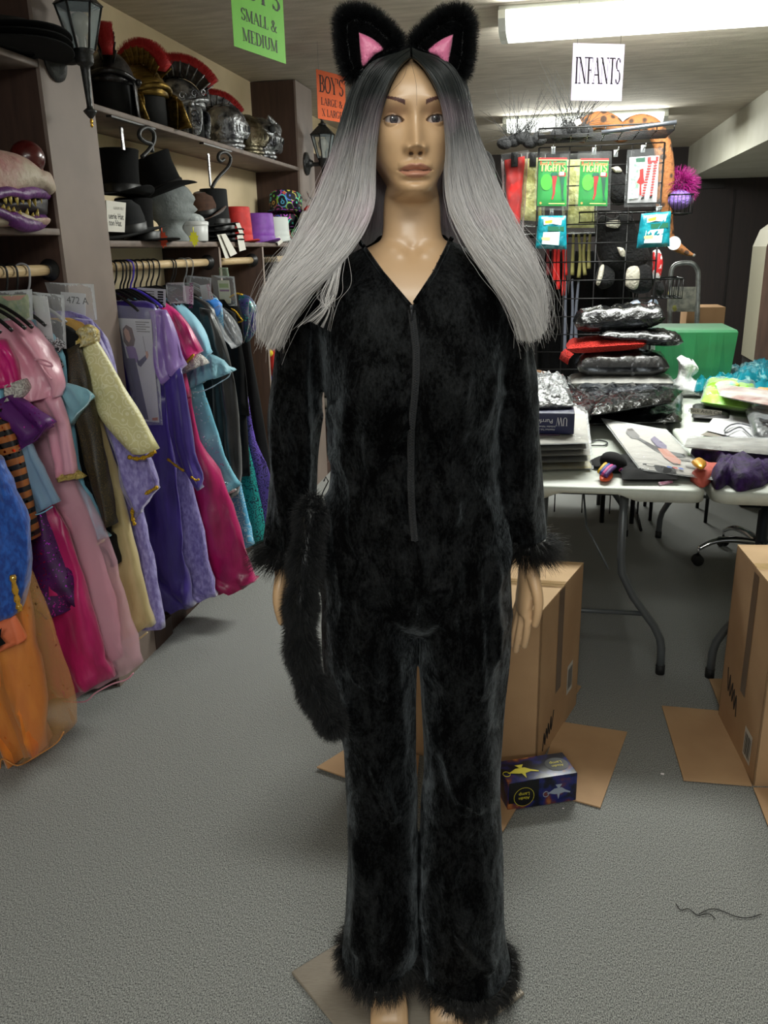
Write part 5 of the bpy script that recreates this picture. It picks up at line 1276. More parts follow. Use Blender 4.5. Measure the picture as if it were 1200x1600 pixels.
M_seq = mat('purple_sequin', (76, 18, 86), .4, col2=(48, 10, 60), nscale=20, sparkle=(206, 60, 214), sscale=260, sthr=.07); M_dkseq = mat('dark_purple_sequin', (32, 10, 40), .4, sparkle=(170, 40, 190), sscale=230, sthr=.12)
M_net = bpy.data.materials.new('gold_fishnet'); M_net.use_nodes = True
_nt = M_net.node_tree; _b = _nt.nodes['Principled BSDF']; _tc = _nt.nodes.new('ShaderNodeTexCoord'); _vo = _nt.nodes.new('ShaderNodeTexVoronoi'); _vo.feature = 'DISTANCE_TO_EDGE'; _vo.inputs['Scale'].default_value = 230
_lt = _nt.nodes.new('ShaderNodeMath'); _lt.operation = 'LESS_THAN'; _lt.inputs[1].default_value = .075; _mx = _nt.nodes.new('ShaderNodeMix'); _mx.data_type = 'RGBA'; _mx.inputs['A'].default_value = (.008, .008, .008, 1); _mx.inputs['B'].default_value = srgb(84, 68, 36)
_nt.links.new(_tc.outputs['Object'], _vo.inputs['Vector']); _nt.links.new(_vo.outputs[0], _lt.inputs[0]); _nt.links.new(_lt.outputs[0], _mx.inputs['Factor']); _nt.links.new(_mx.outputs['Result'], _b.inputs['Base Color'])
M_houndA = mat('houndstooth', (190, 192, 196), .7, col2=(24, 24, 26), nscale=260, lo=.49, hi=.51, detail=0); M_blackcloth = mat('black_cloth', (13, 13, 14), .85, sheen=.02, col2=(20, 20, 22), nscale=8, spec=.2)
M_lace = mat('white_lace', (222, 218, 212), .7, col2=(176, 170, 166), nscale=180, lo=.45, hi=.55, bump=.6, bscale=180)
M_clear = film('clear_bag', opac=.10); M_haze = film('hazy_bag', (214, 216, 220), opac=.16, bscale=24)

def curl_print(name, base, line):
    m = bpy.data.materials.new(name); m.use_nodes = True; nt = m.node_tree; N = nt.nodes; L = nt.links; b = N['Principled BSDF']
    tc = N.new('ShaderNodeTexCoord'); vo = N.new('ShaderNodeTexVoronoi'); vo.inputs['Scale'].default_value = 40; L.new(tc.outputs['Object'], vo.inputs['Vector'])
    r = N.new('ShaderNodeMath'); r.operation = 'PINGPONG'; r.inputs[1].default_value = .17; L.new(vo.outputs['Distance'], r.inputs[0])
    lt = N.new('ShaderNodeMath'); lt.operation = 'LESS_THAN'; lt.inputs[1].default_value = .045; L.new(r.outputs[0], lt.inputs[0])
    mx = N.new('ShaderNodeMix'); mx.data_type = 'RGBA'; mx.inputs['A'].default_value = srgb(*base); mx.inputs['B'].default_value = srgb(*line); L.new(lt.outputs[0], mx.inputs['Factor']); L.new(mx.outputs['Result'], b.inputs['Base Color']); b.inputs['Roughness'].default_value = .45
    return m
M_broc = curl_print('cream_brocade', (222, 214, 156), (240, 234, 192)); M_tealcurl = curl_print('teal_curl_print', (30, 146, 140), (16, 20, 50)); M_purcurl = curl_print('purple_curl_print', (98, 76, 170), (24, 16, 60)); M_bluecurl = curl_print('blue_curl_print', (96, 178, 220), (190, 226, 240))
def rows_of(L, R): return list(zip(L, R))

# --- first bay, far to near
Y = 2.405; t = costume('princess_dress', 'lavender crushed velvet dress with gold-trimmed bell sleeve, nearest the post in the first bay', Y)
panel(t, 'bodice', Y, [(None, (112, 486)), (None, (142, 498)), (None, (166, 530)), (None, (180, 580)), (None, (190, 650))], V_lav, .03)
panel(t, 'skirt', Y, [(None, (188, 640)), (None, (205, 720)), (None, (222, 800)), (None, (238, 870)), (None, (250, 930)), (None, (258, 981))], V_lav, .045, (.010, 60))
panel(t, 'sleeve', Y, [((120, 495), (150, 500)), ((135, 560), (186, 578)), ((160, 640), (214, 650)), ((186, 705), (236, 706)), ((196, 755), (250, 740)), ((217, 805), (255, 756))], V_lav, .03, yo=-.03)
trim(t, 'gold_trim', Y, [(256, 755), (240, 764), (225, 776), (217, 790), (218, 806), (221, 814)], .0055, M_goldtrim, -.045, bumpy=.35)
Y = 2.355; t = costume('princess_gown', 'cream brocade sleeved gown with gold shoulder frill and champagne skirt', Y)
panel(t, 'bodice', Y, [(None, (108, 497)), (None, (138, 512)), (None, (150, 560)), (None, (158, 640))], M_must, .03)
panel(t, 'sleeve', Y, [((128, 540), (156, 528)), ((132, 562), (172, 556)), ((142, 600), (192, 590)), ((152, 634), (209, 618)), ((176, 668), (226, 646)), ((212, 706), (253, 698))], M_broc, .034, (.004, 30), yo=-.025)
trim(t, 'cuff_trim', Y, [(212, 708), (226, 711), (240, 708), (254, 700)], .006, M_goldtrim, -.05, bumpy=.35)
panel(t, 'shoulder_frill', Y, [((128, 520), (146, 505)), ((131, 534), (161, 514)), ((134, 546), (158, 534))], mat('gold_frill', (214, 186, 96), .4, .5, col2=(232, 224, 190), nscale=60, bump=.8, bscale=70), .034, (.008, 160), yo=-.035)
panel(t, 'skirt', Y, [(None, (156, 640)), (None, (175, 715)), (None, (192, 780)), (None, (214, 868)), (None, (230, 930)), ((120, 1014), (241, 977))], S_champ, .05, (.012, 50))
trim(t, 'hem', Y, [(205, 995), (214, 998), (228, 988), (241, 978)], .003, S_champ, -.05)
Y = 2.31; t = costume('harlequin_dress', 'black dress with houndstooth diamonds and gold fishnet sleeve', Y)
panel(t, 'bodice', Y, [(None, (86, 500)), (None, (122, 522)), (None, (130, 560)), (None, (138, 620))], M_blackcloth, .03)
panel(t, 'skirt', Y, [(None, (138, 610)), (None, (148, 690)), (None, (160, 760)), (None, (172, 820)), ((150, 858), (178, 850)), ((172, 875), (187, 882))], M_blackcloth, .04, (.010, 60))
panel(t, 'sleeve', Y, [((112, 545), (130, 535)), ((117, 590), (143, 588)), ((124, 640), (152, 638)), ((138, 700), (166, 695)), ((156, 760), (180, 758)), ((173, 818), (190, 814))], M_net, .02, yo=-.03)
for k, (a_, b_, c_, d_) in enumerate((((84, 520), (98, 528), (100, 545), (88, 532)), ((106, 524), (119, 534), (108, 548), (98, 534)), ((107, 550), (116, 568), (106, 585), (98, 562)))):
    vs = [aty(u, v, Y) + Vector((0, -.058, 0)) for u, v in (a_, b_, c_, d_)]
    MB().add(vs + [p + Vector((0, .003, 0)) for p in vs], [(0, 1, 2, 3), (7, 6, 5, 4), (0, 4, 5, 1), (1, 5, 6, 2), (2, 6, 7, 3), (3, 7, 4, 0)], 0, False).build('diamond_patch', M_houndA, t)
Y = 2.275; t = costume('tulle_dress', 'pale blue dress with flared tulle sleeve beside the pink dress', Y)
panel(t, 'body', Y, [(None, (60, 500)), (None, (96, 540)), (None, (106, 600)), (None, (116, 680)), (None, (128, 740)), (None, (150, 790)), ((120, 850), (171, 840))], C_blue, .03, (.008, 70))
panel(t, 'sleeve_flare', Y, [((104, 603), (112, 595)), ((110, 632), (134, 602)), ((119, 661), (154, 614))], T_blue, .03, (.006, 160), yo=-.03)
trim(t, 'sleeve_edge', Y, [(119, 661), (131, 644), (150, 626), (154, 612)], .002, mat('pale_edge', (196, 226, 236), .5), -.045)
trim(t, 'hem_braid', Y, [(140, 852), (158, 846), (171, 838)], .004, mat('pearl_braid', (206, 196, 160), .4, .4), -.03, bumpy=.4)
Y = 2.235; t = costume('pink_gown', 'pale pink satin gown with puffed sleeve and organza overskirt', Y)
panel(t, 'bodice', Y, [(None, (30, 492)), (None, (52, 505)), (None, (64, 560)), (None, (66, 640))], S_pink, .035)
panel(t, 'puff_sleeve', Y, [((-30, 500), (44, 494)), ((-14, 530), (66, 522)), ((16, 568), (88, 556)), ((34, 598), (106, 590)), ((48, 622), (103, 618))], S_pink, .055, (.016, 70), yo=-.02, k=5, n=40)
panel(t, 'lower_sleeve', Y, [((54, 618), (102, 616)), ((78, 660), (114, 652)), ((90, 705), (124, 696)), ((97, 742), (130, 734))], S_pink, .025, (.005, 90), yo=-.03)
panel(t, 'cuff_frill', Y, [((97, 738), (130, 731)), ((101, 749), (141, 740))], mat('gold_lace', (214, 188, 110), .4, .4, bump=.8, bscale=150), .028, (.006, 200), yo=-.03)
trim(t, 'ribbon_tie', Y, [(80, 557), (90, 556), (104, 561), (107, 566), (98, 565), (86, 560)], .0028, S_pink, -.085)
trim(t, 'ribbon_tie', Y, [(88, 562), (96, 575), (106, 586)], .0028, S_pink, -.085)
panel(t, 'underskirt', Y, [(None, (66, 630)), (None, (90, 700)), (None, (116, 760)), (None, (142, 830)), (None, (164, 900)), (None, (180, 960)), ((100, 1040), (190, 1026))], mat('pink_net', (196, 136, 152), .6, col2=(186, 124, 142), nscale=8), .045, (.010, 60))
panel(t, 'organza_overskirt', Y, [((20, 650), (72, 640)), (None, (108, 730)), (None, (138, 780)), (None, (162, 828)), (None, (186, 908)), (None, (203, 976)), ((112, 1086), (221, 1038))], T_pink, .058, (.010, 50))
trim(t, 'overskirt_hem', Y, [(112, 1083), (146, 1083), (162, 1070), (188, 1056), (210, 1049), (221, 1039)], .0025, S_pink, -.055)
Y = 2.16; t = costume('sequin_dress', 'magenta and purple sequinned dress with flared organza sleeve', Y)
panel(t, 'puff_sleeve', Y, [((-40, 526), (10, 530)), ((-30, 556), (27, 552)), ((-10, 584), (36, 588)), ((0, 600), (40, 600))], satin('hot_pink_satin', (222, 20, 130), (186, 10, 100)), .05, (.010, 90), yo=-.02)
panel(t, 'lace_cuff', Y, [((18, 600), (44, 590)), ((22, 612), (48, 606)), ((26, 620), (44, 620))], M_lace, .05, (.008, 160), yo=-.02)
panel(t, 'bodice', Y, [(None, (-2, 540)), (None, (12, 600)), (None, (20, 650))], M_dkseq, .05, yo=-.03)
panel(t, 'organza_sleeve', Y, [((0, 625), (34, 612)), ((20, 662), (68, 630)), ((47, 700), (99, 652))], T_pur, .035, (.008, 100), yo=-.05)
trim(t, 'sleeve_edge', Y, [(47, 700), (64, 688), (84, 676), (97, 656), (99, 651)], .0018, mat('purple_edge', (86, 26, 100), .5), -.085)
panel(t, 'sequin_skirt', Y, [(None, (40, 690)), (None, (64, 770)), (None, (88, 830)), (None, (114, 890)), ((60, 962), (134, 941))], M_seq, .060, (.008, 60))
panel(t, 'underskirt', Y, [(None, (60, 750)), (None, (92, 810)), (None, (122, 880)), (None, (140, 945)), (None, (160, 1010)), ((70, 1094), (177, 1058))], S_mag, .045, (.010, 60))
Y = 2.115; t = costume('organza_dress', 'sheer pale blue organza dress in front of the sequinned skirt', Y)
panel(t, 'organza_panel', Y, [((-10, 640), (16, 650)), ((14, 690), (50, 700)), ((34, 755), (74, 748)), ((56, 801), (91, 787))], mat('blue_organza', (140, 176, 206), .5, alpha=.6, sheen=.3), .03, (.007, 120))
trim(t, 'organza_edge', Y, [(56, 801), (74, 797), (91, 787)], .002, C_blue, -.03)
panel(t, 'strap', Y, [((-12, 600), (0, 598)), ((-8, 640), (8, 640))], C_blue, .012)
Y = 2.075; t = costume('striped_costume', 'orange and black striped costume sleeve with red sequins', Y)
def stripes():
    m = mat('orange_black_stripe', (170, 98, 44), .55, sparkle=(230, 60, 30), sscale=160, sthr=.04); nt = m.node_tree; N = nt.nodes; L = nt.links
    tc = N.new('ShaderNodeTexCoord'); mp = N.new('ShaderNodeMapping'); mp.inputs['Rotation'].default_value = (0, .25, 0); wv = N.new('ShaderNodeTexWave'); wv.bands_direction = 'Z'; wv.inputs['Scale'].default_value = 9.5; wv.inputs['Distortion'].default_value = .4
    L.new(tc.outputs['Object'], mp.inputs[0]); L.new(mp.outputs[0], wv.inputs['Vector']); gt = N.new('ShaderNodeMath'); gt.operation = 'GREATER_THAN'; gt.inputs[1].default_value = .56; L.new(wv.outputs['Fac'], gt.inputs[0])
    b = N['Principled BSDF']; old = b.inputs['Base Color'].links[0].from_socket; mx = N.new('ShaderNodeMix'); mx.data_type = 'RGBA'; mx.inputs['B'].default_value = (.012, .010, .010, 1); L.new(old, mx.inputs['A']); L.new(gt.outputs[0], mx.inputs['Factor']); L.new(mx.outputs['Result'], b.inputs['Base Color']); return m
panel(t, 'sleeve', Y, [((-30, 640), (14, 660)), ((0, 705), (33, 712)), ((22, 775), (45, 762)), ((40, 842), (58, 838))], stripes(), .03, (.003, 60))
panel(t, 'body', Y, [(None, (0, 640)), (None, (5, 760)), (None, (14, 850))], M_blackcloth, .03)
Y = 2.02; t = costume('orange_dress', 'orange satin dress with glittering sheer overskirt at the frame edge', Y)
panel(t, 'skirt', Y, [(None, (4, 800)), (None, (18, 870)), (None, (32, 924)), (None, (46, 985)), (None, (62, 1060)), ((20, 1186), (77, 1164))], S_orange, .06, (.014, 50))
panel(t, 'sheer_overskirt', Y, [(None, (10, 790)), (None, (44, 890)), (None, (82, 972)), (None, (105, 1052)), (None, (119, 1122)), ((10, 1200), (108, 1142))], T_or, .075, (.012, 45))
trim(t, 'overskirt_hem', Y, [(0, 1194), (20, 1188), (24, 1166), (48, 1176), (76, 1162), (108, 1141), (119, 1124)], .0022, mat('orange_edge', (206, 140, 76), .5), -.07)
trim(t, 'glitter_band', Y, [(44, 884), (48, 908), (52, 926), (55, 938)], .008, mat('gold_glitter', (190, 140, 40), .4, .5, sparkle=(255, 230, 140), sscale=300, sthr=.2), -.075, bumpy=.3)
Y = 1.975; t = costume('velvet_robe', 'blue crushed velvet robe sleeve above an orange bat-print cuff', Y)
panel(t, 'sleeve', Y, [((-90, 690), (2, 722)), ((-90, 760), (22, 770)), ((-90, 820), (38, 818)), ((-90, 870), (43, 862)), ((-90, 925), (36, 920)), ((-90, 980), (24, 962))], V_blue, .06, (.012, 40))
cu = panel(t, 'bat_print_cuff', Y, [((-60, 985), (22, 962)), ((-60, 1000), (34, 985)), ((-60, 1016), (40, 1002))], mat('orange_print_cloth', (226, 116, 74), .6), .05, (.008, 80))
bat = MB(); bz = [(2, 985), (8, 978), (12, 984), (18, 972), (24, 966), (22, 980), (30, 990), (22, 994), (16, 1002), (13, 994), (4, 996)]
bat.add([aty(u, v, Y) + Vector((0, -.064, 0)) for u, v in bz], [tuple(range(len(bz)))], 0, False); bat.build('bat_motif', M_blackcloth, cu)

# --- second bay, far to near
Y = 3.70; t = costume('mermaid_dress', 'purple swirl-print mermaid dress with sequinned teal bust and gold trim', Y)
panel(t, 'skirt', Y, [(None, (388, 620)), (None, (400, 690)), (None, (422, 742)), (None, (421, 790)), ((400, 850), (412, 845))], M_purcurl, .03)
M_tealseq = mat('teal_sequin', (18, 74, 78), .35, col2=(60, 40, 110), nscale=26, sparkle=(80, 200, 190), sscale=220, sthr=.08)
puff(MB(), [aty(u, v, Y - .05) for u, v in ((372, 460), (388, 462), (400, 478), (404, 498), (399, 518), (385, 536), (380, 510), (376, 485))], .05, (0, 1, 0)).build('bust_cup', M_tealseq, t)
trim(t, 'gold_trim', Y - .06, [(364, 464), (374, 458), (384, 460)], .004, M_goldtrim, -.04); trim(t, 'gold_trim', Y - .06, [(360, 480), (372, 484), (380, 494), (384, 500), (374, 503)], .004, M_goldtrim, -.045)
Y = 3.64; t = costume('mermaid_skirt', 'teal swirl-print mermaid skirt in front of the purple one', Y)
panel(t, 'skirt', Y, [(None, (376, 640)), (None, (390, 705)), (None, (402, 760)), (None, (412, 810)), (None, (417, 852))], M_tealcurl, .03)
Y = 3.56; t = costume('black_coat', 'plain black coat hanging behind the clear plastic sleeve', Y)
panel(t, 'body', Y, [(None, (350, 468)), (None, (370, 500)), (None, (379, 580)), (None, (386, 680)), (None, (390, 745))], M_blackcloth, .04)
panel(t, 'sleeve', Y, [((352, 480), (370, 490)), ((362, 560), (384, 570)), ((366, 640), (390, 650))], M_blackcloth, .03, yo=-.02)
Y = 3.46; t = costume('ice_dress', 'pale blue printed dress with blue collar and clear bagged sleeve', Y)
panel(t, 'body', Y, [(None, (322, 464)), (None, (346, 476)), (None, (352, 560)), (None, (362, 660)), (None, (374, 740)), (None, (388, 808)), ((360, 862), (397, 850))], M_bluecurl, .035)
panel(t, 'collar', Y, [((318, 468), (330, 462)), ((330, 478), (346, 474)), ((338, 496), (344, 490))], mat('royal_blue', (34, 120, 206), .5), .03, yo=-.02)
panel(t, 'clear_sleeve', Y, [((338, 482), (347, 476)), ((342, 502), (364, 494)), ((352, 524), (376, 515)), ((368, 542), (381, 534))], M_haze, .045, (.006, 90), yo=-.03)
Y = 3.34; t = costume('satin_jacket', 'long black satin coat between pale blue dress and clear plastic sleeve', Y)
panel(t, 'body', Y, [(None, (306, 463)), (None, (334, 484)), (None, (344, 540)), (None, (352, 620)), (None, (362, 700)), (None, (368, 765))], S_black, .035, (.008, 50))
panel(t, 'sleeve', Y, [((316, 480), (334, 484)), ((326, 540), (354, 535)), ((334, 600), (370, 595)), ((342, 680), (378, 675)), ((352, 740), (380, 738)), ((362, 772), (375, 770))], S_black, .035, (.008, 60), yo=-.03)
Y = 3.205; t = costume('tutu_dress', 'pale blue dress with ruffled tulle cuff beside the magenta puff sleeve', Y)
panel(t, 'body', Y, [(None, (268, 466)), (None, (290, 480)), (None, (304, 560)), (None, (322, 620)), (None, (340, 680)), (None, (358, 725)), ((330, 772), (375, 760))], mat('blue_glitter_tulle', (96, 166, 190), .5, col2=(126, 190, 210), nscale=10, sparkle=(200, 236, 244), sscale=240, sthr=.03), .04, (.010, 60))
panel(t, 'puff_sleeve', Y, [((264, 474), (276, 466)), ((282, 512), (306, 494)), ((300, 542), (326, 524)), ((314, 563), (333, 550))], C_blue, .045, (.008, 110), yo=-.02)
panel(t, 'tulle_ruffle', Y, [((312, 563), (334, 552)), ((304, 584), (352, 562)), ((296, 606), (369, 578))], T_blue, .045, (.012, 150), yo=-.02, k=4, n=60)
trim(t, 'ruffle_edge', Y, [(296, 607), (316, 609), (334, 604), (352, 594), (366, 585), (369, 576)], .0022, mat('pale_edge2', (190, 224, 234), .5), -.06, bumpy=.3)
trim(t, 'hem_lace', Y, [(340, 771), (358, 768), (375, 760)], .005, M_lace, -.045, bumpy=.3)
Y = 3.08; t = costume('magenta_gown', 'magenta satin gown with puffed sleeve, gold braid and lace cuff', Y)
panel(t, 'bodice', Y, [(None, (254, 472)), (None, (272, 490)), (None, (284, 550)), (None, (300, 620))], S_mag, .035)
panel(t, 'puff_sleeve', Y, [((250, 484), (258, 470)), ((258, 506), (282, 488)), ((268, 535), (302, 516)), ((280, 560), (313, 540)), ((289, 570), (315, 550))], satin('bright_magenta', (214, 24, 122), (176, 10, 92)), .05, (.008, 120), yo=-.02)
trim(t, 'gold_braid', Y, [(288, 571), (300, 566), (315, 550)], .005, M_goldtrim, -.075, bumpy=.3)
panel(t, 'lace_cuff', Y, [((289, 572), (315, 552)), ((293, 583), (327, 565))], M_lace, .05, (.008, 170), yo=-.025)
panel(t, 'skirt', Y, [(None, (296, 610)), (None, (312, 690)), (None, (340, 738)), (None, (362, 792)), (None, (380, 842)), (None, (392, 888)), ((340, 929), (399, 910))], S_mag, .055, (.014, 45))
Y = 2.97; t = costume('lavender_gown', 'long lavender velvet gown hanging beside the magenta skirt', Y)
panel(t, 'bodice', Y, [(None, (240, 478)), (None, (262, 500)), (None, (268, 600))], V_lav, .03)
panel(t, 'skirt', Y, [(None, (268, 590)), (None, (284, 690)), (None, (300, 758)), (None, (318, 832)), (None, (330, 892)), ((290, 937), (338, 932))], V_lav, .045, (.010, 55))
trim(t, 'white_hang_tag', Y, [(291, 606), (294, 622)], .006, M_paper, -.05)
Y = 2.865; t = costume('violet_gown', 'deep violet gown with lilac shoulder and gold-edged pointed sleeve', Y)
panel(t, 'bodice', Y, [(None, (200, 470)), (None, (240, 476)), (None, (252, 530)), (None, (258, 620))], S_violet, .03)
panel(t, 'shoulder_drape', Y, [((238, 484), (262, 484)), ((240, 530), (276, 520)), ((244, 572), (286, 556)), ((260, 602), (289, 570))], S_lilac, .045, (.010, 120), yo=-.02)
panel(t, 'sleeve', Y, [((260, 590), (287, 572)), ((268, 650), (297, 630)), ((276, 700), (308, 706)), ((288, 728), (320, 738)), ((316, 760), (322, 758))], S_violet, .03, (.006, 90), yo=-.03)
trim(t, 'gold_edge', Y, [(272, 711), (286, 722), (298, 730)], .0045, M_goldtrim, -.06, bumpy=.3); trim(t, 'gold_edge', Y, [(308, 738), (316, 744), (321, 742)], .0045, M_goldtrim, -.06, bumpy=.3)
panel(t, 'skirt', Y, [(None, (258, 610)), (None, (264, 690)), (None, (274, 760)), (None, (284, 840)), (None, (293, 900)), ((250, 953), (301, 948))], S_violet, .045, (.016, 60))
# third bay and beyond
Y = 3.98; t = costume('black_robe', 'black robe hanging alone beyond the first divider', Y)
panel(t, 'body', Y, [(None, (366, 470)), (None, (384, 500)), (None, (398, 580)), (None, (412, 660)), (None, (424, 740)), (None, (428, 800))], M_blackcloth, .05)
Y = 4.6; t = costume('clown_costume', 'red, yellow and blue costume glimpsed beside the wig ends', Y)
panel(t, 'header_bag', Y, [(None, (428, 432)), (None, (434, 440)), (None, (434, 470))], M_haze, .03); panel(t, 'yellow_collar', Y, [((400, 448), (426, 446)), ((402, 456), (430, 454))], mat('yellow_cloth', (220, 186, 40), .7), .035)
panel(t, 'red_top', Y, [(None, (428, 462)), (None, (432, 520)), (None, (432, 590))], mat('red_cloth', (200, 44, 36), .7), .03); panel(t, 'blue_trousers', Y, [(None, (432, 585)), (None, (434, 680)), (None, (438, 780))], mat('blue_trouser', (36, 62, 170), .7), .03)
MB().ball(aty(425, 550, Y) + Vector((0, -.05, 0)), .022).build('pompom', mat('yellow_pompom', (226, 196, 50), .9, bump=.8, bscale=120), t)
c_ = atx(479, 352, SX + .03); t = thing('santa_hat_bag', 'red and white hat in a clear bag hanging from far post', 'bagged hat', c_)
puff(MB(), [atx(u, v, SX + .05) for u, v in ((470, 345), (478, 326), (492, 334), (496, 352), (490, 372), (476, 370))], .05, (1, 0, 0)).build('white_fur_hat', mat('white_plush', (210, 208, 208), .9, bump=.8, bscale=60), t)
puff(MB(), [atx(u, v, SX + .07) for u, v in ((478, 325), (486, 320), (497, 330), (498, 346), (488, 340))], .04, (1, 0, 0)).build('red_tip', mat('red_plush', (190, 44, 40), .85), t)
MB().tube(catmull([tuple(atx(u, v, SX + .03)) for u, v in ((480, 300), (483, 308), (488, 312), (488, 320), (482, 326))], 4), .004, 6).build('wire_hook', M_strip, t)

# ------------------------------------------------------------------ hangers
def make_hanger(label, m, group):
    t = thing('clothes_hanger', label, 'hanger', (ROD_X, 0, ROD_Z), group=group)
    hp = [(ROD_X - .022, 0, ROD_Z + .002), (ROD_X - .018, 0, ROD_Z + .016), (ROD_X, 0, ROD_Z + .0215), (ROD_X + .018, 0, ROD_Z + .014), (ROD_X + .022, 0, ROD_Z - .005), (ROD_X + .016, 0, ROD_Z - .04), (ROD_X + .004, 0, ROD_Z - .065), (ROD_X, 0, ROD_Z - .085)]
    MB().tube(catmull(hp, 4), .0032, 8).build('hook', m, t)
    MB().tube(catmull([(ROD_X - .16, 0, ROD_Z - .150), (ROD_X - .09, 0, ROD_Z - .112), (ROD_X, 0, ROD_Z - .083), (ROD_X + .07, 0, ROD_Z - .112), (ROD_X + .12, 0, ROD_Z - .150)], 4), .0055, 8).build('shoulder_bar', m, t)
    return t
M_blk = mat('black_plastic', (16, 16, 17), .35); M_lilp = mat('purple_plastic', (78, 60, 190), .35); M_greyp = mat('grey_plastic', (160, 160, 164), .35); M_clrp = mat('smoke_plastic', (150, 150, 150), .15, alpha=.55)
def hang_run(proto, ys, label=None):
    for i, y in enumerate(ys):
        h = proto if i == 0 else copy_tree(proto); h.location.y = y; h.rotation_euler.z = math.radians(rng.uniform(-5, 5))
hang_run(make_hanger('black plastic hanger on the first bay rod above the pink gown', M_blk, 'black hangers in the first bay'), [2.02, 2.075, 2.125, 2.17, 2.225, 2.275])
tag(make_hanger('grey plastic hanger beside the rod socket in the first bay', M_greyp, None), 'grey plastic hanger beside the rod socket in the first bay', 'hanger').location.y = 2.335
hang_run(make_hanger('black plastic hanger on the second bay rod above the violet and magenta gowns', M_blk, 'black hangers in the second bay'), [2.815, 2.865, 2.915, 2.94, 2.97, 3.025, 3.075, 3.125, 3.165, 3.215, 3.345, 3.37])
make_hanger('purple plastic hanger among black ones in the second bay', M_lilp, None).location.y = 2.995
hang_run(make_hanger('clear plastic hanger near the end of the second bay rod', M_clrp, 'clear hangers in the second bay'), [3.48, 3.545])
hang_run(make_hanger('black plastic hanger crowded on the short far rod beside the wig', M_blk, 'black hangers on the far rod'), [4.42 + .028 * k for k in range(12)])

# ------------------------------------------------------------------ cardboard headers and clear bags on the rails
def bag(label, px, Y, thick=.018, m=None, cat='bag', name='clear_bag', amp=.004):
    pts = [aty(u, v, Y) for u, v in px]
    t = MB(); slab(t, [pts[3], pts[2], pts[1], pts[0]], thick, (0, -1, 0), amp, seed=len(bpy.data.objects) % 17)
    return tag(t.build(name, m or M_clear), label, cat)
M_card = mat('header_card', (208, 206, 208), .6)
def pcard(label, px, Y, **k):
    return card(label, px, Y=Y, name=k.pop('name', 'header_card'), cat='card', m=k.pop('m', M_card), **k)
o, p_, n_ = pcard('white header card handwritten 472 A behind the lavender dress', [(95, 456), (134, 459), (134, 496), (98, 494)], 2.44)
small_text('* 472 A', card_frame(p_, n_, .55, .56), .030, M_ink, o)
bag('clear plastic bag around the card handwritten 472 A', [(70, 441), (147, 444), (152, 500), (88, 498)], 2.425)
o, p_, n_ = pcard('tall blank white header card above the pink puffed sleeve', [(50, 461), (74, 463), (88, 560), (66, 556)], 2.262)
bag('clear plastic bag around the tall blank white header card', [(42, 455), (100, 461), (104, 545), (62, 540)], 2.25, .02)
o, p_, n_ = pcard('green photo card in a clear bag at the frame edge above the pink gown', [(-20, 462), (44, 460), (48, 500), (-20, 502)], 2.205, m=mat('green_photo', (92, 128, 66), .5, col2=(170, 178, 120), nscale=40))
print_on(p_, n_, [(.35, .95), (.95, .98), (.8, .8), (.5, .78)], mat('orange_photo', (206, 132, 100), .5), o); bag('clear plastic bag over the green photo card', [(-22, 456), (50, 452), (52, 500), (-22, 502)], 2.195, .014)
# package with the photographed girl
o, p_, n_ = pcard('tall white costume card printed with a girl in a purple princess dress', [(184, 497), (236, 499), (249, 660), (222, 658)], 2.815)
Mh = mat('print_hair', (98, 66, 58), .5); Mf = mat('print_skin', (206, 154, 128), .5); Md = mat('print_navy', (44, 34, 92), .5); Ml = mat('print_lilac', (140, 104, 168), .5)
print_on(p_, n_, [(.02, .78), (.08, .90), (.22, .94), (.38, .91), (.42, .80), (.34, .74), (.1, .73)], Mh, o)
print_on(p_, n_, [(.10, .88), (.18, .91), (.27, .88), (.28, .81), (.20, .77), (.12, .80)], Mf, o, lift=.0020)
print_on(p_, n_, [(.05, .73), (.30, .74), (.38, .72), (.42, .62), (.36, .58), (.08, .60)], Ml, o, lift=.0017)
print_on(p_, n_, [(.00, .62), (.30, .62), (.34, .40), (.42, .02), (.0, .02)], Md, o, lift=.0020)
print_on(p_, n_, [(.36, .62), (.44, .60), (.72, .66), (.74, .62), (.46, .54), (.36, .56)], Md, o, lift=.0022); print_on(p_, n_, [(.72, .69), (.80, .70), (.82, .66), (.76, .62), (.71, .64)], Mf, o, lift=.0024)
print_on(p_, n_, [(.715, .68), (.735, .68), (.70, .84), (.685, .84)], M_grey_ink, o)
for k in range(5): print_on(p_, n_, [(.52, .975 - .022 * k), (.94 - .12 * (k % 2), .975 - .022 * k), (.94 - .12 * (k % 2), .966 - .022 * k), (.52, .966 - .022 * k)], M_grey_ink, o)
print_on(p_, n_, [(.62, .04), (.95, .05), (.92, .02), (.62, .015)], mat('print_rust', (186, 96, 40), .5), o)
bag('clear plastic bag around the costume card with the printed girl', [(176, 476), (242, 482), (254, 664), (214, 664)], 2.805, .012)
o, p_, n_ = pcard('white printed card at the start of the second bay rod', [(214, 449), (259, 452), (259, 480), (216, 478)], 3.02)
for k in range(6): print_on(p_, n_, [(.15, .85 - .13 * k), (.6, .85 - .13 * k), (.6, .80 - .13 * k), (.15, .80 - .13 * k)], M_grey_ink, o)
for k in range(6): print_on(p_, n_, [(.72, .88 - .14 * k), (.92, .88 - .14 * k), (.92, .78 - .14 * k), (.72, .78 - .14 * k)], M_ink, o)
bag('crinkled clear bag between the white printed card and the purple lettered card', [(259, 442), (288, 441), (292, 474), (262, 474)], 3.10, .03, M_haze)
o, p_, n_ = pcard('white card with a purple lettered strip above the black satin coat', [(286, 446), (302, 448), (302, 476), (287, 474)], 3.21, m=mat('card_purple_strip', (214, 200, 214), .6))
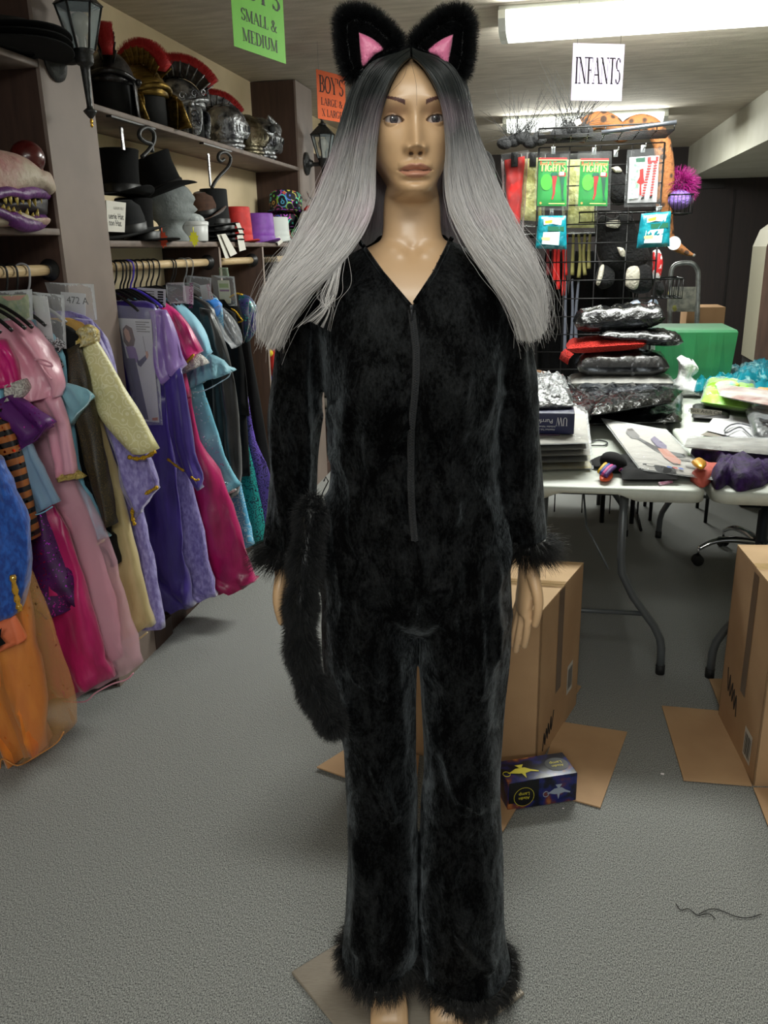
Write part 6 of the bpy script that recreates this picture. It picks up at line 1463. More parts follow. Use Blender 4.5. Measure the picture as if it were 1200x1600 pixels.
small_text("WOMEN'S", card_frame(p_, n_, .6, .5) @ Matrix.Rotation(-PI / 2, 4, 'Z'), .022, mat('magenta_ink', (150, 40, 120), .6), o)
o, p_, n_ = pcard('white card with pink lettering beside the blue collar', [(312, 446), (326, 444), (334, 468), (316, 468)], 3.42)
small_text("GIRLS", card_frame(p_, n_, .7, .55) @ Matrix.Rotation(-PI / 2, 4, 'Z'), .024, mat('pink_ink', (196, 60, 120), .6), o)
o, p_, n_ = pcard('cream card with green label near the mermaid dress', [(340, 438), (358, 438), (361, 474), (344, 474)], 3.60, m=mat('cream_card', (206, 204, 176), .6))
print_on(p_, n_, [(.1, .86), (.9, .86), (.9, .68), (.1, .68)], mat('green_ink', (150, 170, 90), .6), o); print_on(p_, n_, [(.1, .6), (.95, .6), (.95, .52), (.1, .52)], mat('plum_ink', (130, 60, 110), .6), o)
bag('clear plastic bag around the cream card with green label', [(330, 430), (366, 432), (371, 478), (336, 478)], 3.585, .025)
bag('hazy clear bag behind the purple lettered card', [(290, 430), (330, 434), (330, 470), (296, 470)], 3.40, .02, M_haze)
bag('rolled clear bag with a blue strip above the cream card', [(342, 418), (356, 418), (358, 434), (343, 432)], 3.72, .02, film('green_tint_film', (170, 190, 170), .35))
# ------------------------------------------------------------------ folding tables
M_ptable = mat('white_table_plastic', (188, 193, 184), .45, col2=(180, 185, 176), nscale=30, bump=.05, bscale=300); M_tleg = mat('grey_table_leg', (92, 96, 98), .4, .3); M_rub2 = mat('black_rubber', (14, 14, 14), .7); M_chrome = mat('chrome', (210, 212, 214), .12, 1.0)
TZ = .74
def folding_table(label, x0, x1, y0, y1):
    cx = (x0 + x1) / 2; t = thing('folding_table', label, 'table', (cx, (y0 + y1) / 2, 0))
    def outline(inset, r=.06, k=6):
        o = []
        for sx_, sy_, a0 in ((1, 1, 0), (-1, 1, 90), (-1, -1, 180), (1, -1, 270)):
            px, py = (x1 - inset - r if sx_ > 0 else x0 + inset + r), (y1 - inset - r if sy_ > 0 else y0 + inset + r)
            for i in range(k + 1): q = math.radians(a0 + 90 * i / k); o.append((px + r * math.cos(q), py + r * math.sin(q)))
        return o
    def dens(o):
        out = []
        for a, b in zip(o, o[1:] + o[:1]):
            n = max(1, int(math.dist(a, b) / .03))
            for i in range(n): out.append((a[0] + (b[0] - a[0]) * i / n, a[1] + (b[1] - a[1]) * i / n))
        return out
    base = dens(outline(0)); m = MB(); rings = []
    def inset(p, d): return (p[0] + (cx - p[0]) / abs(cx - p[0] + 1e-9) * min(d, abs(cx - p[0])), p[1] + ((y0 + y1) / 2 - p[1]) / abs((y0 + y1) / 2 - p[1] + 1e-9) * min(d, abs((y0 + y1) / 2 - p[1])))
    def notch(p):
        d = abs(p[0] - (cx + .01)); e = .022 * (1 - min(max((d - .10) / .05, 0), 1)); return e if min(abs(p[1] - y0), abs(p[1] - y1)) < .02 else 0
    for d, z in ((.30, TZ), (.012, TZ), (.003, TZ - .004), (0, TZ - .012), (0, None), (.006, None), (.010, TZ - .02), (.30, TZ - .02)):
        ring = []
        for p in base:
            q = inset(p, d); zz = z if z is not None else TZ - .043 + notch(p)
            ring.append(Vector((q[0], q[1], zz)))
        rings.append(ring)
    m.loft(rings, cap=True, sm=True); m.build('table_top', M_ptable, t)
    for yl in (y0 + .14, y1 - .14):
        for sd in (-1, 1):
            lg = MB(); pts = [(cx + sd * .135, yl, TZ - .03), (cx + sd * .138, yl, .47), (cx + sd * .145, yl, .39), (cx + sd * .19, yl, .30), (cx + sd * .27, yl, .19), (cx + sd * .295, yl, .14), (cx + sd * .303, yl, .10), (cx + sd * .305, yl, .0)]
            lg.tube(pts, .0145, 12); l = lg.build('leg', M_tleg, t)
            MB().tube([(cx + sd * .305, yl, 0), (cx + sd * .305, yl, .036)], .0165, 12).build('foot_cap', M_rub2, l)
        MB().tube([(cx - .232, yl, .235), (cx + .232, yl, .235)], .009, 8).build('cross_bar', M_tleg, t)
        s_ = 1 if yl < (y0 + y1) / 2 else -1
        MB().tube([(cx + .10, yl, .40), (cx + .02, yl + s_ * .12, .52), (cx, yl + s_ * .38, TZ - .03)], .004, 6).build('brace', M_tleg, t)
        MB().rbox((cx, yl, TZ - .028), (.34, .035, .02), .004).build('leg_hinge', M_tleg, t)
    return t
folding_table('white folding table with black costume bags and white packages on it', -.235, .527, 2.735, 4.565)
folding_table('white folding table with the purple velvet cloth hanging off its corner', .548, 1.310, 2.735, 4.565)

# ------------------------------------------------------------------ things lying on the tables
M_blackbag = mat('black_bag_film', (9, 10, 11), .20, coat=.5, col2=(18, 19, 21), nscale=10, bump=.9, bscale=26, spec=.4); M_glint = mat('silver_crinkle', (92, 96, 102), .16, .6, col2=(26, 28, 32), nscale=12, lo=.42, hi=.58, bump=.6, bscale=12); M_wrap = film('package_film', opac=.015, bump=.35, bscale=14); M_greycard = mat('grey_package', (148, 146, 140), .6, col2=(120, 118, 113), nscale=14)
def flat(label, name, cat, px, z, thick, m, amp=.004, seed=0, nx=20, ny=14, film_m=None, ridge=False, freq=14.0, z2=None):
    """soft package lying flat: px = four pixel corners (front-left, front-right, back-right, back-left) on the level z"""
    q = [atz(u, v, z if z2 is None or k < 2 else z2) for k, (u, v) in enumerate(px)]
    mb = MB(); slab(mb, [p + Vector((0, 0, thick / 2)) for p in q], thick, (0, 0, 1), amp, 0, nx, ny, seed, freq=freq, ridge=ridge)
    o = mb.build(name, m); tag(o, label, cat)
    if film_m:
        f = MB(); cq = sum(q, Vector()) / 4; q2 = [cq + (p - cq) * 1.05 for p in q]
        slab(f, [p + Vector((0, 0, thick / 2 + .001)) for p in q2], thick + .006, (0, 0, 1), amp * 1.4, 0, nx, ny, seed + 3, freq=freq); f.build('clear_film', film_m, o)
    return o, q
# the pile of flat white packages beside the sleeve
lay = [('lowest flat package, gold edged, in the pile beside the black sleeve', mat('gold_package', (190, 178, 112), .4, .3, col2=(206, 202, 184), nscale=10), .022), ('second lowest white package in the pile beside the black sleeve', M_greycard, .020), ('third lowest white package in the pile beside the black sleeve', mat('pale_package', (160, 156, 147), .6), .020), ('fourth package, grey edged, in the pile beside the black sleeve', mat('mid_grey_package', (140, 138, 134), .5), .016), ('topmost white package of the pile, under the navy box', mat('top_package', (166, 162, 154), .6), .016)]
z = TZ + .002
for k, (lb, m, th) in enumerate(lay):
    dx = (2, -4, 0, -6, -2)[k]
    dv = int((z - TZ) * 400)
    flat(lb, 'costume_package', 'package', [(790 + dx, 740 - dv), (922 + dx, 736 - dv), (915 + dx, 676 - dv), (790, 680 - dv)], z, th, m, .003, k, film_m=M_wrap, nx=16, ny=10); z += th + .006
ZS = z
# navy box lettered upside down
pts = [aty(u, v, 2.98) for u, v in ((800, 650), (898, 652), (896, 690), (800, 692))]
t = tag(MB().build('costume_box', None), 'navy blue box with white upside-down lettering on the package pile', 'box') if False else None
mb = MB(); d_ = Vector((0, .24, .02)); zb = min(p.z for p in pts); pts2 = [Vector((p.x, p.y, max(p.z, ZS))) for p in pts]
bx0, bx1 = pts[0].x - .10, pts[1].x; bh = max(pts[1].z - ZS, .075)
Rb = Matrix.Rotation(math.radians(0), 3, 'Z')
mb.rbox(((bx0 + bx1) / 2, 2.98 + .11, ZS + bh / 2), (bx1 - bx0, .22, bh), .003)
nb_ = mb.build('costume_box', mat('navy_card', (34, 38, 82), .4, col2=(28, 30, 68), nscale=8)); tag(nb_, 'navy blue box with white upside-down lettering on the package pile', 'box')
Fm = frame((-1, 0, 0), (0, 0, -1), ((bx0 + bx1) / 2 + .0, 2.9798, ZS + bh / 2)); M_wink = mat('white_ink', (226, 226, 230), .6); wb = (bx1 - bx0)
# face axes: seen from the front the text is upside down
Fm = Matrix.Translation((0, -.0004, 0)) @ Fm
lettering('UW', Fm @ Matrix.Translation((-wb / 2 + .044, -.022, 0)), .030, M_wink, nb_, squash=.72)
small_text('Purrfection', Fm @ Matrix.Translation((-wb / 2 + .125, -.016, 0)), .022, M_wink, nb_)
small_text('Includes: Velvet Top, Wire', Fm @ Matrix.Translation((-wb / 2 + .115, .008, 0)), .009, M_wink, nb_); small_text('Attached Tail, and Hood', Fm @ Matrix.Translation((-wb / 2 + .112, .019, 0)), .009, M_wink, nb_); small_text('costume size one', Fm @ Matrix.Translation((-wb / 2 + .04, .027, 0)), .006, M_wink, nb_) if False else None
MB().tube(catmull([(bx1 - .16, 2.955, ZS + .002), (bx1 - .12, 2.94, ZS + .004), (bx1 - .085, 2.955, ZS + .002), (bx1 - .05, 2.95, ZS + .003)], 4), .003, 6).build('purple_cord', mat('plum_cord', (60, 34, 64), .6), nb_)
# crinkled silver bag over the navy box
flat('crumpled clear and silver bag heaped behind the navy box', 'crumpled_bag', 'bag', [(780, 652), (896, 648), (884, 606), (780, 606)], ZS + bh - .02, .06, mat('clear_crinkle', (150, 152, 154), .18, .15, col2=(88, 90, 92), nscale=22, lo=.4, hi=.6, bump=1.0, bscale=34), .022, 5, 30, 24, freq=26, ridge=True)
flat('dark folded garment bag sloping off the package pile', 'garment_bag', 'bag', [(862, 640), (918, 672), (936, 640), (888, 614)], TZ + .06, .05, M_blackbag, .012, 6, freq=20, ridge=True)
# heap of black bags in the middle
flat('wide black garment bag lowest in the glossy heap on the table', 'garment_bag', 'bag', [(905, 672), (1064, 668), (1066, 620), (890, 620)], TZ + .002, .05, M_blackbag, .012, 7, 30, 16, freq=18, ridge=True)
flat('crinkled silver-glinting bag in the glossy heap below the red knit', 'garment_bag', 'bag', [(886, 650), (1020, 640), (1062, 612), (900, 612)], TZ + .05, .045, M_glint, .016, 8, 30, 18, freq=20, ridge=True)
flat('creased dark bag topmost in the glossy heap, nearest the photo card', 'garment_bag', 'bag', [(922, 655), (1050, 634), (1066, 616), (930, 628)], TZ + .09, .03, M_blackbag, .012, 9, 30, 14, freq=24, ridge=True)
# the tall stack at the back
SY = 4.30
def stacked(label, name, cat, uL, uR, vb, vt, m, depth=.24, amp=.008, seed=0, tilt=0, film_m=None, ridge=True, freq=16):
    a = aty(uL, vb, SY); b = aty(uR, vb + tilt, SY); top = aty((uL + uR) / 2, vt, SY).z; th = top - (a.z + b.z) / 2; d = Vector((0, depth, 0)); up = Vector((0, 0, th / 2))
    mb = MB(); slab(mb, [a + up, b + up, b + d + up, a + d + up], th, (0, 0, 1), amp, 0, 26, 14, seed, freq=freq, ridge=ridge); o = mb.build(name, m); tag(o, label, cat)
    if film_m:
        f = MB(); e = (b - a).normalized() * .015; g = Vector((0, -.012, 0)); slab(f, [a + up - e + g, b + up + e + g, b + d + up + e, a + d + up - e], th + .01, (0, 0, 1), amp * 1.3, 0, 26, 14, seed + 2, freq=freq); f.build('clear_film', film_m, o)
    return o
stacked('dark maroon folder lying lowest under the tall back stack', 'folder', 'folder', 900, 1054, 618, 608, mat('maroon_card', (88, 26, 36), .5), amp=.002, seed=1)
stacked('hazy grey bag low in the tall back stack', 'garment_bag', 'bag', 892, 1052, 608, 590, M_greycard, amp=.006, seed=2, film_m=M_wrap)
M_bp = mat('black_stitched_bag', (18, 18, 20), .3, coat=.8, col2=(120, 120, 124), nscale=30, lo=.62, hi=.74, bump=.6, bscale=14, stretch=(1, 1, .5))
stacked('fat black bag with pale stitching under the red knit', 'garment_bag', 'bag', 900, 1046, 592, 556, M_bp, amp=.014, seed=3)
M_knit = mat('red_knit', (206, 40, 26), .85, bump=1.0, bscale=160, col2=(176, 28, 18), nscale=120)
rk = stacked('red knitted garment sticking out of the tall back stack', 'knit_garment', 'garment', 885, 1010, 556, 530, M_knit, amp=.010, seed=4, tilt=-8, ridge=False)
fr_ = MB()
for k in range(9):
    p = aty(884 + k * 1.5, 545 + k, SY - .01); fr_.tube([p, p + Vector((-.02 - .004 * k % 3 * .01, -.01, -.02)), p + Vector((-.028, -.012, -.05))], .0025, 5)
fr_.build('fringe', M_knit, rk, kind='stuff')
stacked('clear edged black bag tilted across the red knit', 'garment_bag', 'bag', 936, 1068, 536, 518, M_blackbag, amp=.010, seed=5, tilt=10)
stacked('puffy glossy black bag on top of the tall back stack', 'garment_bag', 'bag', 896, 1040, 524, 484, M_blackbag, amp=.016, seed=6, tilt=-10)
# white animal plush, hook, photo package
c = atz(862, 612, TZ)
t = thing('plush_toy', 'white and brown plush animal lying behind the silver bag', 'plush toy', c)
puff(MB(), [aty(u, v, c.y) for u, v in ((836, 612), (836, 586), (850, 580), (866, 588), (878, 602), (880, 613))], .06, (0, 1, 0)).build('body', mat('white_plush_fur', (206, 202, 194), .9, col2=(184, 176, 166), nscale=30, bump=.8, bscale=90), t)
puff(MB(), [aty(u, v, c.y - .02) for u, v in ((832, 606), (832, 582), (842, 578), (852, 584), (848, 598), (840, 608))], .05, (0, 1, 0)).build('brown_patch', mat('brown_plush_fur', (112, 84, 62), .9, bump=.8, bscale=90), t)
MB().tube(catmull([tuple(aty(u, v, c.y - .065)) for u, v in ((862, 612), (870, 604), (872, 596), (866, 600), (864, 606))], 4), .004, 6).build('black_loop', M_rub2, t)
MB().tube(catmull([tuple(atz(u, v, TZ + .006)) for u, v in ((922, 692), (932, 690), (946, 690), (949, 693), (944, 696), (930, 695))], 4), .0035, 6)
ho = MB(); ho.tube(catmull([tuple(atz(u, v, TZ + .006)) for u, v in ((922, 692), (932, 688), (946, 690), (949, 693), (944, 696), (930, 696), (922, 696))], 4), .0032, 6)
tag(ho.build('clip_hanger', mat('smoke_clip', (70, 72, 74), .2)), 'small dark plastic hook beside the package pile', 'hook')
# photo card package propped on the black cloth
q = [atz(1000, 736, TZ + .03), atz(1116, 752, TZ + .012), atz(1040, 676, TZ + .03), atz(945, 660, TZ + .05)]
cl = flat('folded black cloth under the photo card package', 'folded_cloth', 'cloth', [(972, 757), (1062, 757), (1048, 716), (962, 720)], TZ + .001, .035, M_blackcloth, .010, 11, freq=18)
fm = (q[1] - q[0]).cross(q[3] - q[0]).normalized()
pk = MB(); slab(pk, [p + fm * .008 for p in q], .014, fm, .001, 0, 12, 10, 3); pko = pk.build('photo_package', mat('white_photo_card', (176, 172, 166), .4)); tag(pko, 'white package with an upside-down photo of a masked person, tilted at the table edge', 'package')
fl = MB(); slab(fl, [p + fm * .009 for p in [q[0] + (q[0] - q[2]) * .03, q[1] + (q[1] - q[3]) * .03, q[2] + (q[2] - q[0]) * .03, q[3] + (q[3] - q[1]) * .05]], .02, fm, .003, 0, 18, 14, 5); fl.build('clear_film', M_wrap, pko)
pts_ = [q[3], q[2], q[1], q[0]]
def pp(poly, m, l=.0175): print_on(pts_, fm, poly, m, pko, lift=l)
pp([(.18, .70), (.26, .80), (.36, .84), (.38, .66), (.30, .58), (.20, .58)], mat('print_grey', (92, 88, 86), .5)); pp([(.30, .66), (.48, .48), (.62, .40), (.86, .38), (.84, .32), (.58, .28), (.44, .36), (.30, .58)], mat('print_charcoal', (58, 56, 58), .5), .0180)
pp([(.50, .42), (.64, .44), (.70, .22), (.64, .14), (.54, .14), (.48, .24)], mat('print_face', (176, 120, 104), .5), .0185); pp([(.52, .62), (.64, .72), (.70, .52), (.62, .40), (.52, .46)], mat('print_violet', (96, 84, 116), .5), .0184)
for k, c3 in enumerate(((60, 90, 170), (196, 60, 60), (60, 90, 170))): pp([(.40 + .08 * k, .075), (.46 + .08 * k, .075), (.46 + .08 * k, .045), (.40 + .08 * k, .045)], mat('print_logo%d' % k, c3, .5))
pp([(.12, .07), (.36, .07), (.36, .058), (.12, .058)], M_grey_ink); pp([(.70, .28), (.86, .28), (.86, .24), (.70, .24)], M_grey_ink); pp([(.70, .14), (.95, .12), (.95, .09), (.70, .11)], M_grey_ink)
# colourful scarf ball
c = atz(945, 742, TZ); t = thing('scarf_bundle', 'colourful striped scarf bundle with black cap beside the photo package', 'scarf', c)
MB().ball(c + Vector((.03, .04, .035)), (.05, .05, .036), R=Matrix.Rotation(.4, 3, 'Y')).build('black_cap', M_blackcloth, t)
puff(MB(), [atz(u, v, TZ + .012) for u, v in ((919, 722), (935, 714), (950, 712), (946, 726), (930, 730))], .010, (0, 0, 1)).build('cap_brim', M_blackcloth, t)
for k, (m, off) in enumerate(((mat('scarf_yellow', (222, 176, 30), .6), 0), (mat('scarf_blue', (40, 76, 160), .6), 1), (mat('scarf_pink', (206, 70, 140), .6), 2), (mat('scarf_purple', (84, 50, 120), .6), 3))):
    MB().tube(catmull([tuple(atz(u + off * 3.2, v + off * 2.2, TZ + .02 + .02 * math.sin(i * 1.2 + .3))) for i, (u, v) in enumerate(((936, 738), (944, 728), (952, 722), (960, 716), (966, 722), (964, 730)))], 4), .008, 8).build('scarf_stripe', m, t)
puff(MB(), [atz(u, v, TZ + .014) for u, v in ((937, 742), (950, 734), (958, 742), (952, 750), (938, 750))], .012, (0, 0, 1)).build('orange_flap', mat('scarf_orange', (220, 84, 44), .6), t)
tag(MB().tube([atz(1030, 756, TZ + .006), atz(1050, 752, TZ + .007)], .007, 8, flat=.6).build('candy_tube', mat('pink_tube', (226, 80, 150), .4, col2=(240, 230, 236), nscale=90)), 'tiny pink and white tube at the table edge', 'tube')
# second table
def cloth(label, name, px, z, thick, m, amp, seed, cat='cloth', drop=None):
    pts = [atz(u, v, z) for u, v in px]; mb = MB(); c = sum(pts, Vector()) / len(pts); ring_n = len(pts) * 4
    e = catmull([tuple(p) for p in pts] + [tuple(pts[0])], 4)[:-1]; rings = []
    for f, h in ((1.0, 0), (1.0, .35), (.93, .75), (.8, .95), (.62, 1.0), (.42, .9), (.2, 1.0), (.02, .95)):
        r = []
        for p in e:
            p = Vector(p); q = c + (p - c) * f; n1 = noise.noise(q * 22 + Vector((seed, 0, 0))); n2 = 1 - 2 * abs(noise.noise(q * 16 + Vector((0, seed, 2))))
            zz = z + thick * h * (1 + .5 * n2) + amp * n1 * h
            if drop and f > .9 and q.y < drop[0]: zz -= drop[1] * (drop[0] - q.y) / .03
            r.append(Vector((q.x + .006 * n2 * f, q.y + .006 * n1 * f, zz)))
        rings.append(r)
    mb.loft(rings); o = mb.build(name, m); return tag(o, label, cat)
V_pur = mat('purple_crushed_velvet', (24, 8, 42), .7, col2=(54, 24, 84), nscale=30, spec=.2, sheen=.04, bump=.3, bscale=40)
cloth('crumpled purple crushed velvet cloth over the corner of the second table', 'velvet_cloth', [(1108, 752), (1118, 766), (1135, 758), (1152, 768), (1175, 764), (1206, 752), (1230, 730), (1200, 714), (1160, 706), (1120, 702), (1084, 706), (1078, 716), (1105, 724), (1118, 735)], TZ + .003, .045, V_pur, .02, 3)
cloth('salmon red cloth peeping out under the photo package', 'red_cloth', [(1076, 752), (1098, 762), (1112, 750), (1126, 738), (1118, 728), (1100, 728), (1086, 738)], TZ + .002, .025, mat('salmon_cloth', (178, 80, 66), .8), .01, 5)
tag(puff(MB(), [atz(u, v, TZ + .062) for u, v in ((1080, 722), (1092, 716), (1104, 724), (1098, 732), (1086, 728))], .012, (0, 0, 1)).build('gold_ornament', mat('gold_satin', (212, 150, 40), .3, .4)), 'small golden satin knot on the purple velvet', 'ornament')
flat('long pale package with black strip lying across the purple velvet', 'costume_package', 'package', [(1068, 702), (1215, 716), (1215, 690), (1074, 688)], TZ + .058, .018, M_greycard, .003, 15, film_m=M_wrap)
o, q_ = flat('white paper sheet lying under the plastic hanger', 'paper_sheet', 'paper', [(1100, 672), (1188, 694), (1180, 655), (1120, 646)], TZ + .020, .002, mat('paper_sheet', (196, 196, 198), .7), .0005, 16)
flat('grey cardboard sheet under the white paper sheet', 'card_sheet', 'card', [(1094, 682), (1176, 692), (1170, 668), (1110, 674)], TZ + .004, .012, mat('grey_card_sheet', (120, 114, 104), .8), .0005, 17)
ph = MB(); ph.tube(catmull([tuple(atz(u, v, TZ + .034)) for u, v in ((1178, 668), (1158, 662), (1142, 664), (1132, 672), (1136, 676), (1148, 670), (1158, 668), (1168, 676), (1184, 692))], 5), .0035, 6); tag(ph.build('plastic_hanger', mat('smoky_hanger', (96, 98, 104), .15, alpha=.8)), 'small smoky plastic hanger on the white paper sheet', 'hanger')
flat('silver crinkled package with black edge at the frame border', 'costume_package', 'package', [(1178, 690), (1225, 712), (1225, 650), (1160, 638)], TZ + .03, .05, M_glint, .008, 18, film_m=M_wrap)
flat('white flat package behind the silver crinkled one', 'costume_package', 'package', [(1172, 640), (1225, 655), (1225, 622), (1172, 626)], TZ + .04, .03, M_greycard, .004, 19)
o, q_ = flat('long black box with a pale label under the lime bag', 'black_box', 'box', [(1080, 658), (1140, 662), (1140, 640), (1082, 638)], TZ + .002, .035, mat('black_card_box', (30, 28, 28), .5), .001, 20)
lb = [aty(u, v, q_[0].y - .004) for u, v in ((1079, 637), (1128, 642), (1128, 651), (1079, 646))]; n_ = Vector((0, -1, 0)); mb = MB(); mb.add([p + n_ * .001 for p in lb], [(0, 3, 2, 1)], 0, False); lo = mb.build('box_label', mat('label_tan', (150, 144, 132), .6), o)
small_text('Black Adult Cape', frame(lb[1] - lb[0], Vector((0, 0, 1)), (lb[0] + lb[2]) / 2 + n_ * .0022 + Vector((0, 0, -.005))), .022, M_ink, o)
lime = mat('lime_bag', (124, 196, 36), .35, coat=.4, col2=(160, 214, 76), nscale=12, bump=.4, bscale=14)
o, q_ = flat('lime green bag of bright clothing on the second table', 'lime_bag', 'bag', [(1094, 640), (1172, 652), (1180, 612), (1104, 608)], TZ + .03, .075, lime, .012, 21, 26, 18, film_m=M_wrap)
c_ = (q_[0] + q_[1] + q_[2] + q_[3]) / 4; MB().ball(c_ + Vector((-.02, -.05, .085)), (.06, .04, .022), R=Matrix.Rotation(.2, 3, 'Z')).build('mint_print', mat('mint_cloth', (140, 214, 180), .6, col2=(220, 210, 90), nscale=20), o)
flat('clear dark-red printed package lying on the lime bag', 'costume_package', 'package', [(1126, 622), (1215, 640), (1215, 618), (1120, 604)], TZ + .115, .02, mat('dark_red_print', (120, 74, 66), .4, col2=(170, 168, 160), nscale=12), .003, 22, film_m=M_wrap)
M_teal = mat('teal_foil', (10, 112, 128), .3, coat=.4, col2=(140, 190, 190), nscale=18, lo=.56, hi=.70, bump=.5, bscale=16)
for k, (lb, px, zz, sd) in enumerate((('teal foil bag lying nearest the white carrier bag', [(1084, 622), (1122, 616), (1120, 592), (1086, 596)], .01, 0), ('teal foil bag in the middle of the foil pile', [(1112, 612), (1160, 612), (1156, 588), (1114, 590)], .03, 1), ('teal foil bag standing up at the right of the foil pile', [(1150, 612), (1205, 604), (1200, 576), (1150, 590)], .06, 2), ('flat teal foil bag under the upright foil bag', [(1140, 622), (1212, 624), (1212, 600), (1140, 602)], .02, 3))):
    flat(lb, 'foil_bag', 'bag', px, TZ + zz, .06, M_teal, .022, 30 + sd, 22, 14, freq=20, ridge=True)
flat('tan and orange packet at the end of the foil pile', 'packet', 'packet', [(1180, 628), (1222, 634), (1222, 612), (1182, 612)], TZ + .05, .03, mat('tan_packet', (196, 160, 110), .5, col2=(206, 120, 40), nscale=14), .006, 35)
c = atz(1070, 618, TZ); t = thing('carrier_bag', 'crumpled white plastic carrier bag standing by the green box', 'bag', c)
M_cb = mat('white_carrier', (222, 222, 224), .4, sheen=.2, bump=.8, bscale=24, alpha=.96)
prof = [((1046, 614), (1098, 614)), ((1044, 604), (1100, 606)), ((1054, 594), (1090, 600)), ((1060, 584), (1080, 590)), ((1060, 572), (1088, 582)), ((1058, 562), (1092, 574)), ((1064, 558), (1084, 566))]
rings = []
for i, (a, b) in enumerate(prof):
    A, Bq = aty(a[0], a[1], c.y), aty(b[0], b[1], c.y); m_ = (A + Bq) / 2; h = (Bq - A) / 2; d = (.09, .10, .06, .035, .04, .045, .02)[i]
    rings.append([m_ + h * math.cos(q) * (1 + .18 * noise.noise(Vector((math.cos(q) * 3, math.sin(q) * 3, i * .8)))) + Vector((0, d * math.sin(q) * (1 + .5 * noise.noise(Vector((math.cos(q) * 5, math.sin(q) * 5, i))))  , .012 * math.sin(q * 3 + i))) for q in [2 * PI * k / 32 for k in range(32)]])
MB().loft([list(map(Vector, r)) for r in np.array(catmull([np.array(r).ravel() for r in rings], 3)).reshape(-1, 32, 3)]).build('bag_body', M_cb, t)

# ------------------------------------------------------------------ wire grid rack with its stock
GY = 4.72
M_wire = mat('black_wire', (20, 20, 21), .4, .4)
gl, gr = aty(843, 210, GY).x, aty(1040, 210, GY).x; gt = 1.99
t = thing('grid_rack', 'black wire grid rack hung with tights and foil packets', 'display rack', ((gl + gr) / 2, GY, 0))
nz_ = 20; dz = .0945
for k in range(nz_): MB().tube([(gl, GY, gt - dz * k), (gr, GY, gt - dz * k)], .0032, 6).build('wire', M_wire, t)
for k in range(5):
    x = gl + (gr - gl) * k / 4; MB().tube([(x, GY + .004, gt), (x, GY + .004, .03)], .0034 if 0 < k < 4 else .005, 6).build('wire', M_wire, t)
for x in (gl, gr): MB().tube([(x, GY - .22, .012), (x, GY, .03), (x, GY + .25, .012)], .008, 8).build('foot', M_wire, t)
sh = thing('wire_shelf', 'black wire shelf projecting from the top of the grid rack', 'shelf', ((gl + gr) / 2, GY - .16, gt))
for k in range(7): MB().tube([(gl, GY - .010 - .052 * k, gt + .02), (gr, GY - .010 - .052 * k, gt + .02)], .0028, 6).build('wire', M_wire, sh)
for k in range(9): x = gl + (gr - gl) * k / 8; MB().tube([(x, GY - .325, gt + .05), (x, GY - .32, gt + .02), (x, GY - .005, gt + .02)], .0028, 6).build('wire', M_wire, sh)
MB().tube([(gl, GY - .325, gt + .05), (gr, GY - .325, gt + .05)], .004, 6).build('rail', M_wire, sh)
tag(MB().tube([aty(940, 207, GY - .36), aty(1057, 191, GY - .36)], .010, 12).build('steel_tube', mat('grey_steel_tube', (104, 108, 116), .3, .8)), 'grey steel tube lying along the wire shelf edge', 'tube')
def basket(label, x0, x1, y0, y1, z0, h):
    b = thing('wire_basket', label, 'basket', ((x0 + x1) / 2, (y0 + y1) / 2, z0))
    for zz, r in ((z0, .003), (z0 + h, .0042)): MB().tube([(x0, y0, zz), (x1, y0, zz), (x1, y1, zz), (x0, y1, zz), (x0, y0, zz)], r, 6).build('rim', M_wire, b)
    for k in range(7): x = x0 + (x1 - x0) * k / 6; MB().tube([(x, y0, z0 + h), (x, y0, z0), (x, y1, z0), (x, y1, z0 + h)], .0022, 5).build('wire', M_wire, b)
    for k in range(1, 4): y = y0 + (y1 - y0) * k / 4; MB().tube([(x0, y, z0 + h), (x0, y, z0), (x1, y, z0), (x1, y, z0 + h)], .0022, 5).build('wire', M_wire, b)
    return b
z1_ = aty(940, 348, GY + .2).z; basket('wire basket on the rack behind the hanging packages', gl + .22, gr, GY + .02, GY + .30, z1_, .05)
a, b_ = aty(1040, 335, GY + .15), aty(1066, 335, GY + .15); basket('small wire basket sticking out beside the purple pompom', a.x, b_.x + .03, GY + .02, GY + .30, a.z, .09)
a, b_ = aty(1035, 465, GY + .1), aty(1056, 465, GY + .1); basket('low wire basket sticking out beside the step stool', a.x - .04, b_.x + .02, GY + .02, GY + .26, a.z, .10)
M_peg = mat('zinc_peg', (190, 194, 196), .25, .9)
def peg(label, x, z, ln=.14):
    p = thing('peg_hook', label, 'hook', (x, GY, z))
    MB().rbox((x, GY - .008, z), (.022, .004, .034), .001).build('hook_plate', M_peg, p); MB().tube([(x, GY - .01, z - .004), (x, GY - ln, z), (x, GY - ln - .01, z + .012)], .0028, 6).build('prong', M_peg, p)
def hung(label, px, name='hosiery_pack', m=None, film_pad=6, top_pad=14, peg_label=None, Yp=None):
    Yp = Yp or GY - .11
    pts = [aty(u, v, Yp) for u, v in px]; n = Vector((0, -1, 0)); tl, tr, br, bl = pts
    o = MB(); slab(o, [bl, br, tr, tl], .018, n, .0012, 0, 10, 12, 2); oo = o.build(name, m); tag(oo, label, 'package')
    f = MB(); e = Vector((.014, 0, 0)); u_ = Vector((0, 0, .035)); slab(f, [bl - e - Vector((0, 0, .02)), br + e - Vector((0, 0, .02)), tr + e + u_, tl - e + u_], .026, n, .004, 0, 14, 16, 4); f.build('clear_sleeve', M_wrap, oo)
    if peg_label: c = (tl + tr) / 2; peg(peg_label, c.x, c.z + .045)
    return oo, [p + n * .0105 for p in pts], n
